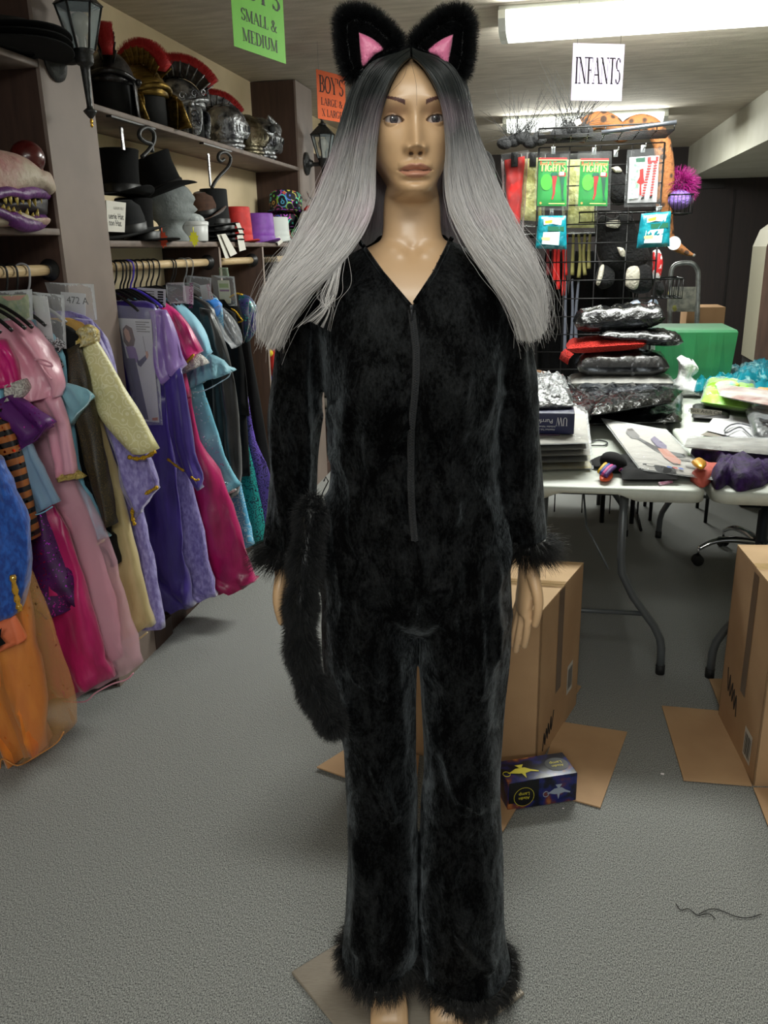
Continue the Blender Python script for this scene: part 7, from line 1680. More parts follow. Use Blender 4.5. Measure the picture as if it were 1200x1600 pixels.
M_grn = mat('green_card', (20, 140, 62), .45, col2=(36, 168, 70), nscale=5); M_lg = mat('light_green', (70, 200, 50), .5); M_gol = mat('gold_ink', (222, 196, 120), .4); M_redi = mat('red_ink', (190, 36, 36), .5); M_dg = mat('dark_green_ink', (14, 84, 60), .5); M_st = mat('white_sticker', (240, 232, 232), .5)
def tights(label, px, pl):
    o, p_, n_ = hung(label, px, m=M_grn, peg_label=pl)
    f = lambda poly, m, l=.0016: print_on(p_, n_, poly, m, o, lift=l)
    f([(0.0, 1.0), (1, 1.0), (1, .965), (0, .965)], M_redi); f([(0, .965), (1, .965), (1, .945), (0, .945)], M_gol)
    small_text('Red & Green', card_frame(p_, n_, .5, .855), .024, M_redi, o); lettering('TIGHTS', card_frame(p_, n_, .5, .725), .034, M_gol, o, fitw=.90 * (p_[1] - p_[0]).length, bold=1.5)
    f([(.30 + .20 * math.cos(q), .50 + .17 * math.sin(q)) for q in [2 * PI * k / 20 for k in range(20)]], M_lg)
    f([(.48, .68), (.66, .68), (.66, .58), (.61, .42), (.60, .26), (.53, .14), (.49, .14), (.53, .28), (.51, .44), (.50, .58)], M_redi, .0020); f([(.46, .70), (.68, .70), (.70, .63), (.44, .63)], M_dg, .0024)
    f([(.74, .64), (.92, .64), (.90, .42), (.88, .26), (.92, .12), (.86, .12), (.82, .28), (.80, .44)], M_dg, .0020); f([(.72, .70), (.96, .70), (.96, .62), (.72, .62)], M_redi, .0022); f([(.74, .71), (.90, .71), (.90, .64), (.74, .64)], M_st, .0026)
    f([(.12 + .035 * math.cos(q), .06 + .024 * math.sin(q)) for q in [2 * PI * k / 12 for k in range(12)]], mat('orange_seal', (206, 130, 70), .5)); f([(.40, .06), (.94, .055), (.94, .04), (.40, .045)], M_gol)
    return o
tights('green tights package hanging nearest the gold bag on the grid rack', [(842, 247), (886, 247), (885, 322), (839, 322)], 'zinc peg hook above the green tights package nearest the gold bag')
tights('green tights package hanging in the middle of the grid rack', [(907, 248), (951, 248), (949, 322), (903, 322)], 'zinc peg hook above the middle green tights package')
o, p_, n_ = hung('red and white striped stockings package on the grid rack', [(984, 246), (1030, 243), (1026, 316), (980, 317)], m=mat('pale_pack', (214, 214, 216), .5), peg_label='zinc peg hook above the striped stockings package')
f = lambda poly, m, l=.0016: print_on(p_, n_, poly, m, o, lift=l)
f([(.02, .96), (.55, .97), (.50, .75), (.40, .45), (.36, .1), (.02, .08)], mat('mint_panel', (120, 176, 140), .5, col2=(216, 222, 214), nscale=60)); f([(.20, .97), (.52, .98), (.52, .88), (.22, .88)], M_dg, .002)
f([(.36, .72), (.48, .74), (.50, .56), (.54, .44), (.44, .40), (.46, .16), (.40, .16), (.38, .40), (.28, .44), (.36, .56)], M_redi, .0022)
for k in range(13):
    y = .86 - .058 * k; w0 = .62 - .012 * k; f([(w0, y), (w0 + .14 - .004 * k, y), (w0 + .14 - .004 * k, y - .03), (w0, y - .03)], M_redi, .0020); w1 = .82 - .006 * k; f([(w1, y), (w1 + .13 - .004 * k, y), (w1 + .13 - .004 * k, y - .03), (w1, y - .03)], M_redi, .0020)
f([(.60, .98), (.97, .98), (.97, .87), (.60, .87)], M_redi, .0022); f([(.72, .965), (.88, .965), (.88, .90), (.72, .90)], M_st, .0026); f([(.46, .10), (.56, .16), (.56, .08), (.44, .05)], M_ink, .002); f([(.74, .14), (.84, .16), (.82, .09), (.74, .08)], M_ink, .002)
def foil(label, px, sd):
    pts = [aty(u, v, GY - .13) for u, v in px]; m = MB(); slab(m, [pts[3], pts[2], pts[1], pts[0]], .03, (0, -1, 0), .006, 0, 16, 14, sd, freq=22, ridge=True); o = m.build('foil_packet', mat('teal_foil_packet%d' % sd, (8, 100, 116), .28, coat=.4, col2=(20, 128, 138), nscale=18, bump=.4, bscale=26)); tag(o, label, 'packet')
    n = Vector((0, -1, 0)); P_ = [p + n * .021 for p in pts]; g = lambda poly, mm, l=.001: print_on(P_, n, poly, mm, o, lift=l)
    g([(.2, .88), (.5, .95), (.85, .86), (.82, .72), (.5, .76), (.22, .72)], M_st); g([(.24, .84), (.52, .88), (.5, .78), (.26, .76)], mat('packet_orange', (206, 150, 50), .5), .002); g([(.35, .68), (.92, .68), (.92, .54), (.38, .54)], M_dg); g([(.22, .50), (.78, .52), (.74, .12), (.20, .14)], mat('packet_window', (176, 196, 200), .3), .0015); g([(.18, .34), (.46, .36), (.46, .26), (.2, .26)], M_gol, .0025)
    return o
foil('teal foil packet hanging under the green tights nearest the gold bag', [(842, 337), (884, 337), (886, 390), (836, 388)], 41)
foil('front teal foil packet hanging under the striped stockings', [(1002, 334), (1048, 330), (1046, 385), (994, 388)], 42); GY -= .03
foil('rear teal foil packet tilted behind the front one', [(996, 340), (1030, 336), (1050, 380), (1000, 384)], 43) if False else None; GY += .03
peg('zinc peg hook above the teal foil packet under the green tights', aty(862, 332, GY).x, aty(862, 332, GY).z); peg('zinc peg hook above the teal foil packet under the striped stockings', aty(1028, 328, GY).x, aty(1028, 328, GY).z); peg('empty zinc peg hook between middle tights and striped stockings', aty(962, 240, GY).x, aty(962, 240, GY).z, .18)
def hangbag(label, px, m, Yb, th=.04, amp=.008, sd=0, name='costume_bag', clip=False):
    pts = [aty(u, v, Yb) for u, v in px]; o = MB(); slab(o, [pts[3], pts[2], pts[1], pts[0]], th, (0, -1, 0), amp, 0, 14, 20, sd, freq=16, ridge=True); oo = o.build(name, m); tag(oo, label, 'bag')
    f = MB(); e = Vector((.02, 0, 0)); slab(f, [pts[3] - e - Vector((0, 0, .03)), pts[2] + e - Vector((0, 0, .03)), pts[1] + e + Vector((0, 0, .03)), pts[0] - e + Vector((0, 0, .03))], th + .02, (0, -1, 0), .006, 0, 14, 18, sd + 1); f.build('clear_film', M_wrap, oo)
    if clip: c = (pts[0] + pts[1]) / 2 + Vector((0, -th * .7, -.01)); MB().rbox(c, (.035, .012, .07), .003).rbox(c + Vector((0, -.008, .0)), (.012, .006, .04), .002).build('black_clip', M_blk, oo)
    return oo
hangbag('red costume bag hanging beside the wig end on the rack', [(789, 250), (820, 244), (812, 362), (792, 360)], mat('red_bag_cloth', (206, 34, 28), .45, col2=(160, 20, 20), nscale=10), GY + .02, clip=True, sd=51)
M_gb = mat('gold_green_lace', (232, 232, 168), .5, col2=(206, 204, 126), nscale=26, lo=.4, hi=.6, bump=.8, bscale=40)
hangbag('pale gold lace bag hanging between the red bag and green tights', [(820, 248), (846, 246), (846, 346), (812, 344)], M_gb, GY + .06, clip=True, sd=52)
hangbag('pale gold lace bag hanging behind the two green tights packages', [(880, 250), (930, 248), (928, 356), (886, 356)], M_gb, GY + .10, sd=53)
def strips(label, px, m, Yb, name, r=.012):
    t = thing(name, label, 'garment', aty(px[0][0], px[0][1], Yb))
    for k, (u0, v0, u1, v1) in enumerate(px):
        a = aty(u0, v0, Yb); b = aty(u1, v1, Yb); MB().tube(catmull([tuple(a), tuple(a.lerp(b, .5) + Vector((.01 * math.sin(k * 2), .01, 0))), tuple(b)], 4), [r * (.7 + .06 * i) for i in range(9)], 7, flat=.6).build('strip', m, t)
strips('bright red fringed strips hanging low behind the grid', [(868, 366, 866, 440), (878, 366, 880, 462), (886, 366, 884, 430), (874, 368, 872, 452)], mat('red_strip', (190, 30, 26), .7), GY + .14, 'fringe_garment'); strips('dark red strips hanging beside the bright red fringe', [(856, 370, 856, 430), (862, 368, 862, 428)], mat('dark_red_strip', (96, 22, 26), .7), GY + .16, 'fringe_garment'); strips('olive gold strips hanging low behind the grid', [(896, 366, 894, 430), (904, 366, 904, 434), (914, 366, 914, 430), (922, 366, 920, 420)], mat('olive_strip', (136, 130, 76), .6), GY + .15, 'fringe_garment'); strips('grey shiny strips hanging lowest behind the grid', [(884, 440, 882, 560), (894, 436, 890, 560), (904, 440, 900, 540)], mat('grey_strip', (96, 100, 112), .35), GY + .18, 'fringe_garment')
# dark plush goods behind the grid
M_bpl = mat('black_plush', (13, 13, 15), .9, sheen=.04, bump=.6, bscale=70); M_wpl = mat('cream_plush', (204, 198, 182), .9, bump=.6, bscale=70)
def blob(label, parts, name, cat, Yb):
    t = thing(name, label, cat, aty(parts[0][1][0][0], parts[0][1][0][1], Yb))
    for nm, px, m, th, dy in parts: puff(MB(), [aty(u, v, Yb + dy) for u, v in px], th, (0, 1, 0)).build(nm, m, t)
blob('black rounded plush cap behind the striped stockings package', [('cap', [(948, 300), (950, 272), (962, 264), (976, 272), (982, 296), (980, 316), (960, 320)], M_bpl, .07, 0), ('white_crest', [(955, 262), (966, 260), (972, 268), (962, 270)], M_wpl, .02, -.05)], 'plush_hat', 'hat', GY + .16)
blob('black crumpled plush heap in the rack basket', [('heap', [(930, 350), (940, 336), (958, 342), (972, 334), (990, 342), (1000, 372), (1016, 400), (990, 424), (950, 420), (932, 392)], M_bpl, .08, 0), ('pale_tab', [(947, 346), (968, 344), (966, 356), (948, 354)], M_wpl, .01, -.085), ('grey_patch', [(964, 386), (974, 388), (978, 400), (970, 400)], M_wpl, .01, -.09)], 'plush_hat', 'hat', GY + .14)
blob('black and cream plush slippers nearest the olive strips', [('slipper', [(928, 440), (936, 416), (950, 412), (960, 424), (958, 444), (940, 452)], M_bpl, .05, 0), ('cream_sole', [(931, 444), (937, 418), (944, 414), (942, 432), (936, 446)], M_wpl, .02, -.045)], 'plush_slipper', 'slipper', GY + .14)
blob('black plush slipper with broad cream sole in the low rack row', [('slipper', [(974, 446), (976, 420), (996, 412), (1016, 416), (1022, 436), (1014, 456), (990, 458)], M_bpl, .06, 0), ('cream_sole', [(977, 446), (980, 420), (996, 416), (1000, 430), (996, 450), (986, 452)], M_wpl, .02, -.055)], 'plush_slipper', 'slipper', GY + .14)
blob('black plush ball end beside the low wire basket', [('ball', [(1022, 452), (1026, 440), (1036, 442), (1038, 454), (1030, 462)], M_bpl, .04, 0)], 'plush_ball', 'plush toy', GY + .05)
blob('pale blue printed cloth bundle low behind the grid', [('bundle', [(982, 474), (996, 468), (1006, 480), (1018, 468), (1028, 472), (1026, 500), (990, 500)], mat('pale_blue_print', (150, 176, 210), .7, col2=(214, 214, 220), nscale=40), .05, 0)], 'cloth_bundle', 'cloth', GY + .14)
blob('red and white striped packet hanging beyond the rack corner', [('packet', [(1020, 392), (1030, 390), (1036, 410), (1030, 438), (1020, 436)], mat('red_white_packet', (196, 40, 44), .5, col2=(220, 218, 218), nscale=18, lo=.48, hi=.52), .03, 0)], 'packet', 'packet', GY + .10)
# patterned plush snake draped over the rack
M_snake = mat('snake_pattern', (58, 40, 28), .85, col2=(142, 90, 48), nscale=24, voronoi=True, lo=.30, hi=.46, bump=.4, bscale=60)
t = thing('plush_snake', 'brown patterned plush snake looped over the wire rack', 'plush toy', aty(1000, 190, GY + .12))
sp = [(900, 214), (906, 198), (920, 187), (938, 182), (956, 188), (968, 202), (976, 200), (988, 190), (1004, 187), (1020, 194), (1032, 212), (1038, 240), (1040, 275), (1039, 310), (1038, 345), (1042, 366), (1056, 378), (1072, 388), (1084, 393)]
sv = catmull([tuple(aty(u, v + 6, GY + .13)) for u, v in sp], 5); nS_ = len(sv); MB().tube(sv, [.045 if i < nS_ * .8 else .045 * max(1 - (i - nS_ * .8) / (nS_ * .21), .16) for i in range(nS_)], 14).build('body', M_snake, t)
MB().ball(sv[-1], .009).build('grey_tip', mat('grey_plush', (110, 106, 100), .9), t)
tag(MB().prism([(.034 * math.cos(2 * PI * k / 24), .034 * math.sin(2 * PI * k / 24)) for k in range(24)], .002, frame((1, 0, 0), (0, 0, 1), aty(1053, 380, GY + .06))).build('round_tag', mat('round_tag_white', (206, 216, 226), .5)), 'round white swing tag on the tail of the plush snake', 'tag')
# feather headpieces on the wire shelf
M_quill = mat('black_quill', (12, 12, 14), .5)
def feathers(label, c, n, ln, spread, sd, body):
    t = thing('feather_headpiece', label, 'headpiece', c); g = np.random.default_rng(sd)
    for k in range(5): MB().ball(Vector(c) + Vector(((k - 2) * body * .35, .01 * (k % 2), .012 + .01 * (k % 3))), (body * .34, .035, .030), n=12, k=8).build('base_tuft', M_bpl, t)
    R = np.array([Vector(c) + Vector((g.normal(0, body * .35), g.normal(0, .02), .03)) for _ in range(n)]); D = np.stack([g.normal(0, spread, n), g.normal(0, .35, n), np.abs(g.normal(.8, .35, n))], 1)
    inv = base_matrix(t).inverted(); strands('quills', R, D, ln * g.uniform(.5, 1.1, n), .0016, M_quill, t, False, 6, .05, .05)
    return t
a = aty(893, 206, GY - .2); feathers('black feather headpiece with white tag on the wire shelf', (a.x, GY - .18, gt + .026), 70, .34, .55, 3, .10)
a = aty(816, 226, GY - .1); feathers('black feather headpiece hanging at the end of the wire shelf', (a.x, GY - .16, gt + .0), 60, .26, .75, 4, .12)
o, _, _ = card('small white price tag on the feather headpiece', [(897, 190), (905, 185), (909, 192), (901, 197)], Y=GY - .24)
tag(puff(MB(), [aty(u, v, GY - .12) for u, v in ((838, 212), (848, 208), (854, 216), (850, 226), (840, 224))], .03, (0, 1, 0)).build('wrapped_bulb', M_glint), 'crumpled silver wrapped ornament on the wire shelf end', 'ornament')
blob('dark rounded mask with white, orange and green trim behind the wig', [('mask_shell', [(742, 240), (756, 234), (768, 242), (774, 262), (772, 282), (764, 294), (750, 288), (742, 268)], M_bpl, .10, 0), ('white_trim', [(752, 258), (764, 256), (768, 264), (758, 268)], M_wpl, .02, -.095), ('orange_trim', [(758, 264), (768, 262), (770, 270), (762, 272)], mat('orange_trim', (206, 130, 50), .6), .02, -.10), ('green_trim', [(756, 274), (770, 270), (776, 276), (772, 286), (764, 290)], mat('green_trim', (30, 140, 90), .6), .02, -.095)], 'wall_mask', 'mask', GY + .3)
# magenta tinsel and lavender pompom
t = thing('tinsel_pompom', 'magenta tinsel wig and lavender pompom in the small wire basket', 'pompom', aty(1060, 310, GY + .16)); c = aty(1061, 292, GY + .16)
MB().ball(c, (.05, .05, .06)).build('tinsel_core', mat('magenta_core', (100, 16, 76), .6), t); n = 900; D = nrg.normal(0, 1, (n, 3)); R = np.repeat(np.array([c]), n, 0) + D / np.linalg.norm(D, axis=1, keepdims=True) * .04
strands('tinsel', R, D, np.full(n, .075), .0018, mat('magenta_tinsel', (146, 26, 108), .35, .3), t, False, 5, .15, .25)
MB().ball(aty(1060, 312, GY + .12), (.07, .06, .05)).build('lavender_pompom', mat('lavender_plush', (134, 104, 186), .9, bump=.8, bscale=60), t)

# ------------------------------------------------------------------ behind the tables
gb0, gb1 = aty(1026, 516, 4.66), aty(1152, 513, 4.66)
t = thing('covered_box', 'tall box draped in bright green cloth behind the tables', 'box', ((gb0.x + gb1.x) / 2, 4.86, 0)); M_gc = mat('green_cloth', (6, 104, 56), .55, col2=(5, 92, 48), nscale=6, sheen=.2, bump=.15, bscale=10)
rings = []
for z_, k_ in ((gb0.z, 0), (gb0.z - .012, .006), (gb0.z - .2, -.006), (.74, -.02), (.66, -.02)):
    x0, x1, y0, y1 = gb0.x - k_, gb1.x + k_, 4.66 - k_, 5.06 + k_; ring = []
    for (ax, ay), (bx, by) in (((x0, y0), (x1, y0)), ((x1, y0), (x1, y1)), ((x1, y1), (x0, y1)), ((x0, y1), (x0, y0))):
        for i in range(12): f_ = i / 12; ring.append(Vector((ax + (bx - ax) * f_, ay + (by - ay) * f_ + (.006 * math.sin(i * 1.7 + z_ * 9) if z_ < gb0.z - .1 else 0), z_)))
    rings.append(ring)
MB().loft(rings, sm=False).build('green_cover', M_gc, t)
for x in (gb0.x + .05, gb1.x - .05):
    for y in (4.72, 5.0): MB().tube([(x, y, 0), (x, y, .67)], .010, 8).build('stand_leg', M_wire, t)
# hand truck / step stool
Yh = 6.0; t = thing('step_stool', 'grey tubular step stool with paint-spattered panel behind the rack', 'step stool', (aty(1066, 480, Yh).x, Yh, 0))
hp = catmull([tuple(aty(u, v, Yh)) for u, v in ((1046, 560), (1047, 470), (1048, 430), (1054, 415), (1068, 411), (1082, 412), (1090, 422), (1091, 440), (1089, 500), (1086, 560))], 5)
a, b_ = hp[0], hp[-1]; MB().tube([Vector((a[0], a[1], .01))] + [Vector(p) for p in hp] + [Vector((b_[0], b_[1], .01))], .016, 10).build('tube_frame', mat('worn_alloy', (150, 154, 152), .4, .6, col2=(96, 98, 96), nscale=20), t)
pq = [aty(u, v, Yh - .01) for u, v in ((1044, 448), (1088, 448), (1086, 487), (1042, 487))]; pm_ = MB(); slab(pm_, [pq[3], pq[2], pq[1], pq[0]], .02, (0, -1, 0), 0, 0, 6, 6); pm_.build('panel', mat('spattered_panel', (132, 132, 120), .7, col2=(90, 92, 86), nscale=30, sparkle=(206, 196, 120), sscale=40, sthr=.04), t)
for zz in (.30, .60, .88): MB().rbox(((a[0] + b_[0]) / 2, Yh - .10, zz), (abs(b_[0] - a[0]), .20, .025), .004).build('step', mat('dark_step%d' % int(zz * 100), (40, 40, 42), .8), t)
cb = aty(1104, 480, 6.4); t = MB().rbox((cb.x, 6.55, cb.z / 2), (.26, .3, cb.z), .004); tag(t.build('tall_carton', mat('carton_board', (136, 104, 70), .8)), 'plain brown carton standing behind the green box', 'box')
# storage in the gap between arm and body
g0 = atz(506, 726, 0); t = thing('storage_crate', 'dark brown crate piled with wrapped grey bundles far behind the mannequin', 'crate', g0)
M_crate = mat('dark_crate', (52, 34, 28), .7); MB().rbox(g0 + Vector((0, .25, .16)), (.36, .4, .32), .01).build('crate_body', M_crate, t)
for k in range(4): MB().rbox(g0 + Vector((.02 * (k % 2), .24, .36 + .085 * k)), (.32 - .02 * k, .36, .075), .03).build('wrapped_bundle', mat('bundle%d' % k, ((110, 104, 96), (140, 134, 124), (96, 92, 86), (120, 112, 104))[k], .6, bump=.8, bscale=30), t)
# dark garments on a rail behind the rack
def longcoat(label, u0, u1, v0, v1, Yb, m):
    t = thing('long_garment', label, 'garment', aty((u0 + u1) / 2, v0, Yb)); rings = []
    for f_ in np.linspace(0, 1, 8):
        a = aty(u0, v0 + (v1 - v0) * f_, Yb); b = aty(u1, v0 + (v1 - v0) * f_, Yb); c = (a + b) / 2; h = (b - a) / 2 * (.55 + .45 * min(f_ * 4, 1))
        rings.append([c + h * math.cos(q) + Vector((0, .06 * math.sin(q) + .012 * math.sin(q * 9), 0)) for q in [2 * PI * k / 40 for k in range(40)]])
    MB().loft(rings).build('cloth', m, t); MB().tube(catmull([tuple(aty((u0 + u1) / 2, v0, Yb) + Vector(p)) for p in ((0, 0, -.01), (0, 0, .05), (.02, 0, .07), (.02, 0, .10), (-.01, 0, .11), (-.02, 0, .09))], 4), .003, 6).build('hook', M_blk, t)
rl = thing('garment_rail', 'black freestanding garment rail holding long dark clothes behind the rack', 'clothes rail', (.05, 5.15, 0))
ra, rb_ = aty(700, 372, 5.2), aty(1000, 372, 5.2); MB().tube([(ra.x, 5.2, ra.z), (rb_.x, 5.2, ra.z)], .012, 10).build('rail', M_wire, rl)
for x in (ra.x, rb_.x):
    MB().tube([(x, 5.2, ra.z), (x, 5.2, .02)], .012, 10).build('upright', M_wire, rl); MB().tube([(x, 4.98, .014), (x, 5.42, .014)], .012, 10).build('foot', M_wire, rl)
for k, (u0, u1, lb) in enumerate(((740, 800, 'long black coat hidden mostly by the wig'), (795, 850, 'long black coat right beside the wig tip'), (842, 890, 'long dark coat behind the red strips'), (886, 945, 'long dark coat behind the olive strips'), (938, 990, 'long dark coat behind the plush slippers'))): longcoat(lb, u0, u1, 392, 690, 5.2, (M_blackcloth, M_blk, M_felt, M_blackcloth, M_felt)[k])
# office chair
t = thing('office_chair', 'chrome based office chair tucked under the second table', 'chair', (1.04, 4.08, 0)); hub = Vector((1.05, 4.06, .115))
for k in range(5):
    q = math.radians(186 + 72 * k); d = Vector((math.cos(q), math.sin(q), 0)); e = hub + d * .29
    lg = MB(); lg.tube(catmull([tuple(hub), tuple(hub + d * .12 + Vector((0, 0, .018))), tuple(hub + d * .22 + Vector((0, 0, .008))), tuple(e + Vector((0, 0, -.03)))], 5), [.020 - .0006 * i for i in range(16)], 10, flat=.8); l = lg.build('base_leg', M_chrome, t)
    cs = e + Vector((0, 0, -.088)); px_ = d.cross(Vector((0, 0, 1)))
    for sd in (-1, 1): MB().lathe([(.004, -.009), (.024, -.009), (.027, -.004), (.027, .004), (.024, .009), (.004, .009)], 18, frame(d, Vector((0, 0, 1)), cs + px_ * .013 * sd)).build('caster_wheel', M_rub2, l)
    MB().tube([e + Vector((0, 0, -.025)), e + Vector((0, 0, -.062))], .006, 8).build('caster_stem', M_chrome, l)
MB().lathe([(.036, .085), (.036, .14), (.028, .145), (.028, .28), (.018, .285), (.018, .46)], 20, Matrix.Translation((hub.x, hub.y, 0))).build('gas_column', mat('dark_column', (46, 50, 56), .4, .4), t)
MB().rbox((hub.x, hub.y, .50), (.46, .46, .08), .035).build('seat', mat('black_upholstery', (16, 16, 18), .8), t); MB().rbox((hub.x, hub.y + .26, .60), (.05, .02, .30), .008).build('back_bracket', M_rub2, t); MB().rbox((hub.x, hub.y + .27, .66), (.42, .06, .10), .03).build('backrest', mat('black_upholstery2', (16, 16, 18), .8), t)
t = thing('black_chair', 'plain black chair whose legs show under the first table', 'chair', (.17, 5.12, 0)); fl_ = [atz(940, 816, 0), atz(986, 816, 0)]
cx_ = (fl_[0].x + fl_[1].x) / 2; y_ = fl_[0].y
for x in (fl_[0].x, fl_[1].x):
    for dy in (0, .34): MB().tube([(x, y_ + dy, 0), (x, y_ + dy, .44)], .013, 10).build('leg', M_blk, t)
MB().rbox((cx_, y_ + .17, .455), (fl_[1].x - fl_[0].x + .12, .42, .035), .012).build('seat', M_blk, t)
MB().rbox((cx_, y_ + .36, .60), (fl_[1].x - fl_[0].x + .08, .03, .12), .01).build('backrest', M_blk, t)
# end post on the other side of the room
t = thing('end_post', 'brown end panel with pale rounded edge at the frame border', 'shelving', (1.4, 5.2, 0)); x0 = aty(1196, 400, 5.05).x
prof = [(x0 + .0, .86), (x0 + .0, 1.48), (x0 + .03, 1.57), (x0 + .09, 1.615), (x0 + .16, 1.63), (x0 + .40, 1.63), (x0 + .40, .86)]
mb = MB(); n = len(prof); vs = [Vector((x, 5.05, z)) for x, z in prof] + [Vector((x, 5.38, z)) for x, z in prof]; mb.add(vs, [tuple(range(n))[::-1], tuple(range(n, 2 * n))], 0, False); mb.add(vs, [(i, n + i, n + (i + 1) % n, (i + 1) % n) for i in range(n)], 1, False); mb.build('panel', [M_brown, mat('pale_edge_band', (150, 144, 124), .6)], t)
MB().rbox((x0 + .22, 5.22, .43), (.42, .36, .855), .006).build('base_cabinet', mat('black_base', (22, 20, 20), .6), t)
MB().box((1.52, 5.2, 1.07), (.20, .3, 2.13)).build('upright', M_brown, t)
lantern('black wall lantern cut off at the frame border beside the bulkhead', Vector((1.415, 5.12, 1.86)), .9, PI)

# ------------------------------------------------------------------ cartons on the floor
M_kraft = mat('kraft_board', (184, 148, 110), .75, col2=(172, 136, 100), nscale=5, bump=.06, bscale=200); M_kin = mat('kraft_light', (202, 168, 126), .75, col2=(190, 156, 114), nscale=5); M_tapeb = mat('brown_tape', (118, 92, 70), .3, coat=.4); M_bar = mat('label_white', (206, 200, 190), .6)
def carton(label, B0, ex, ey, w, d, h, flaps):
    """B0 = near bottom corner; ex runs along the face w, ey along the face d"""
    ex = Vector(ex).normalized(); ey = Vector(ey).normalized(); t = thing('carton', label, 'box', B0); B0 = Vector(B0); up = Vector((0, 0, 1)); th = .005
    def wall(a, b, inn):
        mb = MB(); p = [a, b, b + up * h, a + up * h]; mb.add(p + [q + inn * th for q in p], [(0, 1, 2, 3), (7, 6, 5, 4), (0, 4, 5, 1), (1, 5, 6, 2), (2, 6, 7, 3), (3, 7, 4, 0)], 0, False); return mb.build('side_panel', M_kraft, t)
    A, Bc, Cc, D = B0, B0 + ey * d, B0 + ey * d + ex * w, B0 + ex * w
    w1 = wall(A, Bc, ex); wall(Bc, Cc, -ey); wall(Cc, D, -ex); w2 = wall(D, A, ey)
    # closed top of two leaves with a seam
    for s0, s1, dz in ((0, .497, 0), (.503, 1, .0015)):
        mb = MB(); p = [A + ey * d * s0, A + ey * d * s1, D + ey * d * s1, D + ey * d * s0]; p = [q + up * (h + dz) for q in p]; mb.add(p + [q + up * th for q in p], [(3, 2, 1, 0), (4, 5, 6, 7), (0, 1, 5, 4), (1, 2, 6, 5), (2, 3, 7, 6), (3, 0, 4, 7)], 0, False); mb.build('top_flap', M_kin, t)
    mb = MB(); c = A + ey * d * .5 + up * (h + .0085); mb.quad(c - ey * .025, c + ey * .025, c + ey * .025 + ex * w, c - ey * .025 + ex * w); mb.build('packing_tape', film('clear_tape', (200, 170, 120), .25, .2), t)
    for q in flaps:
        q = [Vector((a, b, c_)) for a, b, c_ in q]; mb = MB(); n = (q[1] - q[0]).cross(q[2] - q[0]).normalized(); n = n if n.z > 0 else -n
        mb.add(q + [a + n * .004 for a in q], [(3, 2, 1, 0), (4, 5, 6, 7), (0, 1, 5, 4), (1, 2, 6, 5), (2, 3, 7, 6), (3, 0, 4, 7)], 0, False); mb.build('bottom_flap', M_kraft, t)
    return t, A, ex, ey, w, d, h
def fz(px, z0=.004): return tuple(atz(px[0], px[1], z0))
def on_side(A, e, n, w, u0, u1, z0, z1, m, t, name, sk=0): mb = MB(); mb.quad(A + e * u0 + n * .001 + Vector((0, 0, z0)), A + e * u1 + n * .001 + Vector((0, 0, z0 + sk)), A + e * u1 + n * .001 + Vector((0, 0, z1 + sk)), A + e * u0 + n * .001 + Vector((0, 0, z1))); return mb.build(name, m, t)
def scribble(A, e, n, u, z, s, t, name='marker_scribble'):
    pts = [A + e * (u + s * x) + n * .0015 + Vector((0, 0, z + s * y)) for x, y in catmull([(0, 0), (.12, .55), (.2, .1), (.32, .62), (.42, .2), (.5, .7), (.62, .25), (.75, .8), (.8, .3), (1.0, .9)], 4)]; MB().tube(pts, .0013, 5).build(name, M_ink, t)
c1 = atz(838, 1200, 0); e_r = (atz(900, 1100, 0) - c1); d1 = e_r.length; e_l = atz(655, 1180, 0) - c1
t1, A, ex, ey, w, d, h = carton('upright brown carton with strip of brown tape, behind the black trouser legs', c1, e_l, e_r, .50, d1, .515, [
    [fz((870, 1128), .002), fz((980, 1145), .002), fz((938, 1263), .002), fz((840, 1236), .002)], [tuple(c1 + Vector((.0, .0, .006))), fz((808, 1262), .006), fz((786, 1300), .006), fz((655, 1262), .006)],
    [fz((655, 1182), .008), fz((648, 1254), .008), fz((495, 1200), .008), fz((575, 1150), .008)], [fz((884, 1110), .006), fz((908, 1074), .006), fz((860, 1050), .006), fz((862, 1090), .006)]])
nr_ = ey.cross(Vector((0, 0, 1))).normalized(); nr_ = nr_ if nr_.x > 0 else -nr_; nf_ = -Vector(e_l).normalized().cross(Vector((0, 0, 1))); nf_ = nf_ if nf_.y < 0 else -nf_
on_side(A, ey, nr_, d, .16, .215, .17, .515, M_tapeb, t1, 'brown_tape'); lab = on_side(A, ey, nr_, d, .285, .345, .10, .205, M_bar, t1, 'barcode_label')
for k in range(9): on_side(A, ey, nr_ * 1.6, d, .292 + .0055 * k, .2935 + .0055 * k + .001 * (k % 3), .115, .19, M_ink, t1, 'barcode_bar')
scribble(A, ey, nr_, .05, .03, .10, t1)
exn = ex.normalized(); Pm = frame(-exn, Vector((0, 0, 1)), A + exn * .30 + nf_ * .001 + Vector((0, 0, .30))); small_text('E', Pm, .035, M_ink, t1); MB().tube([A + exn * .31 + nf_ * .001 + Vector((0, 0, .26)), A + exn * .275 + nf_ * .001 + Vector((0, 0, .20)), A + exn * .31 + nf_ * .001 + Vector((0, 0, .20)), A + exn * .275 + nf_ * .001 + Vector((0, 0, .205))], .0014, 4).build('printed_arrow', M_ink, t1)
c2 = atz(1176, 1228, 0); e2 = atz(1122, 1118, 0) - c2; d2 = e2.length; top2 = aty(1164, 872, (c2 + e2).y).z
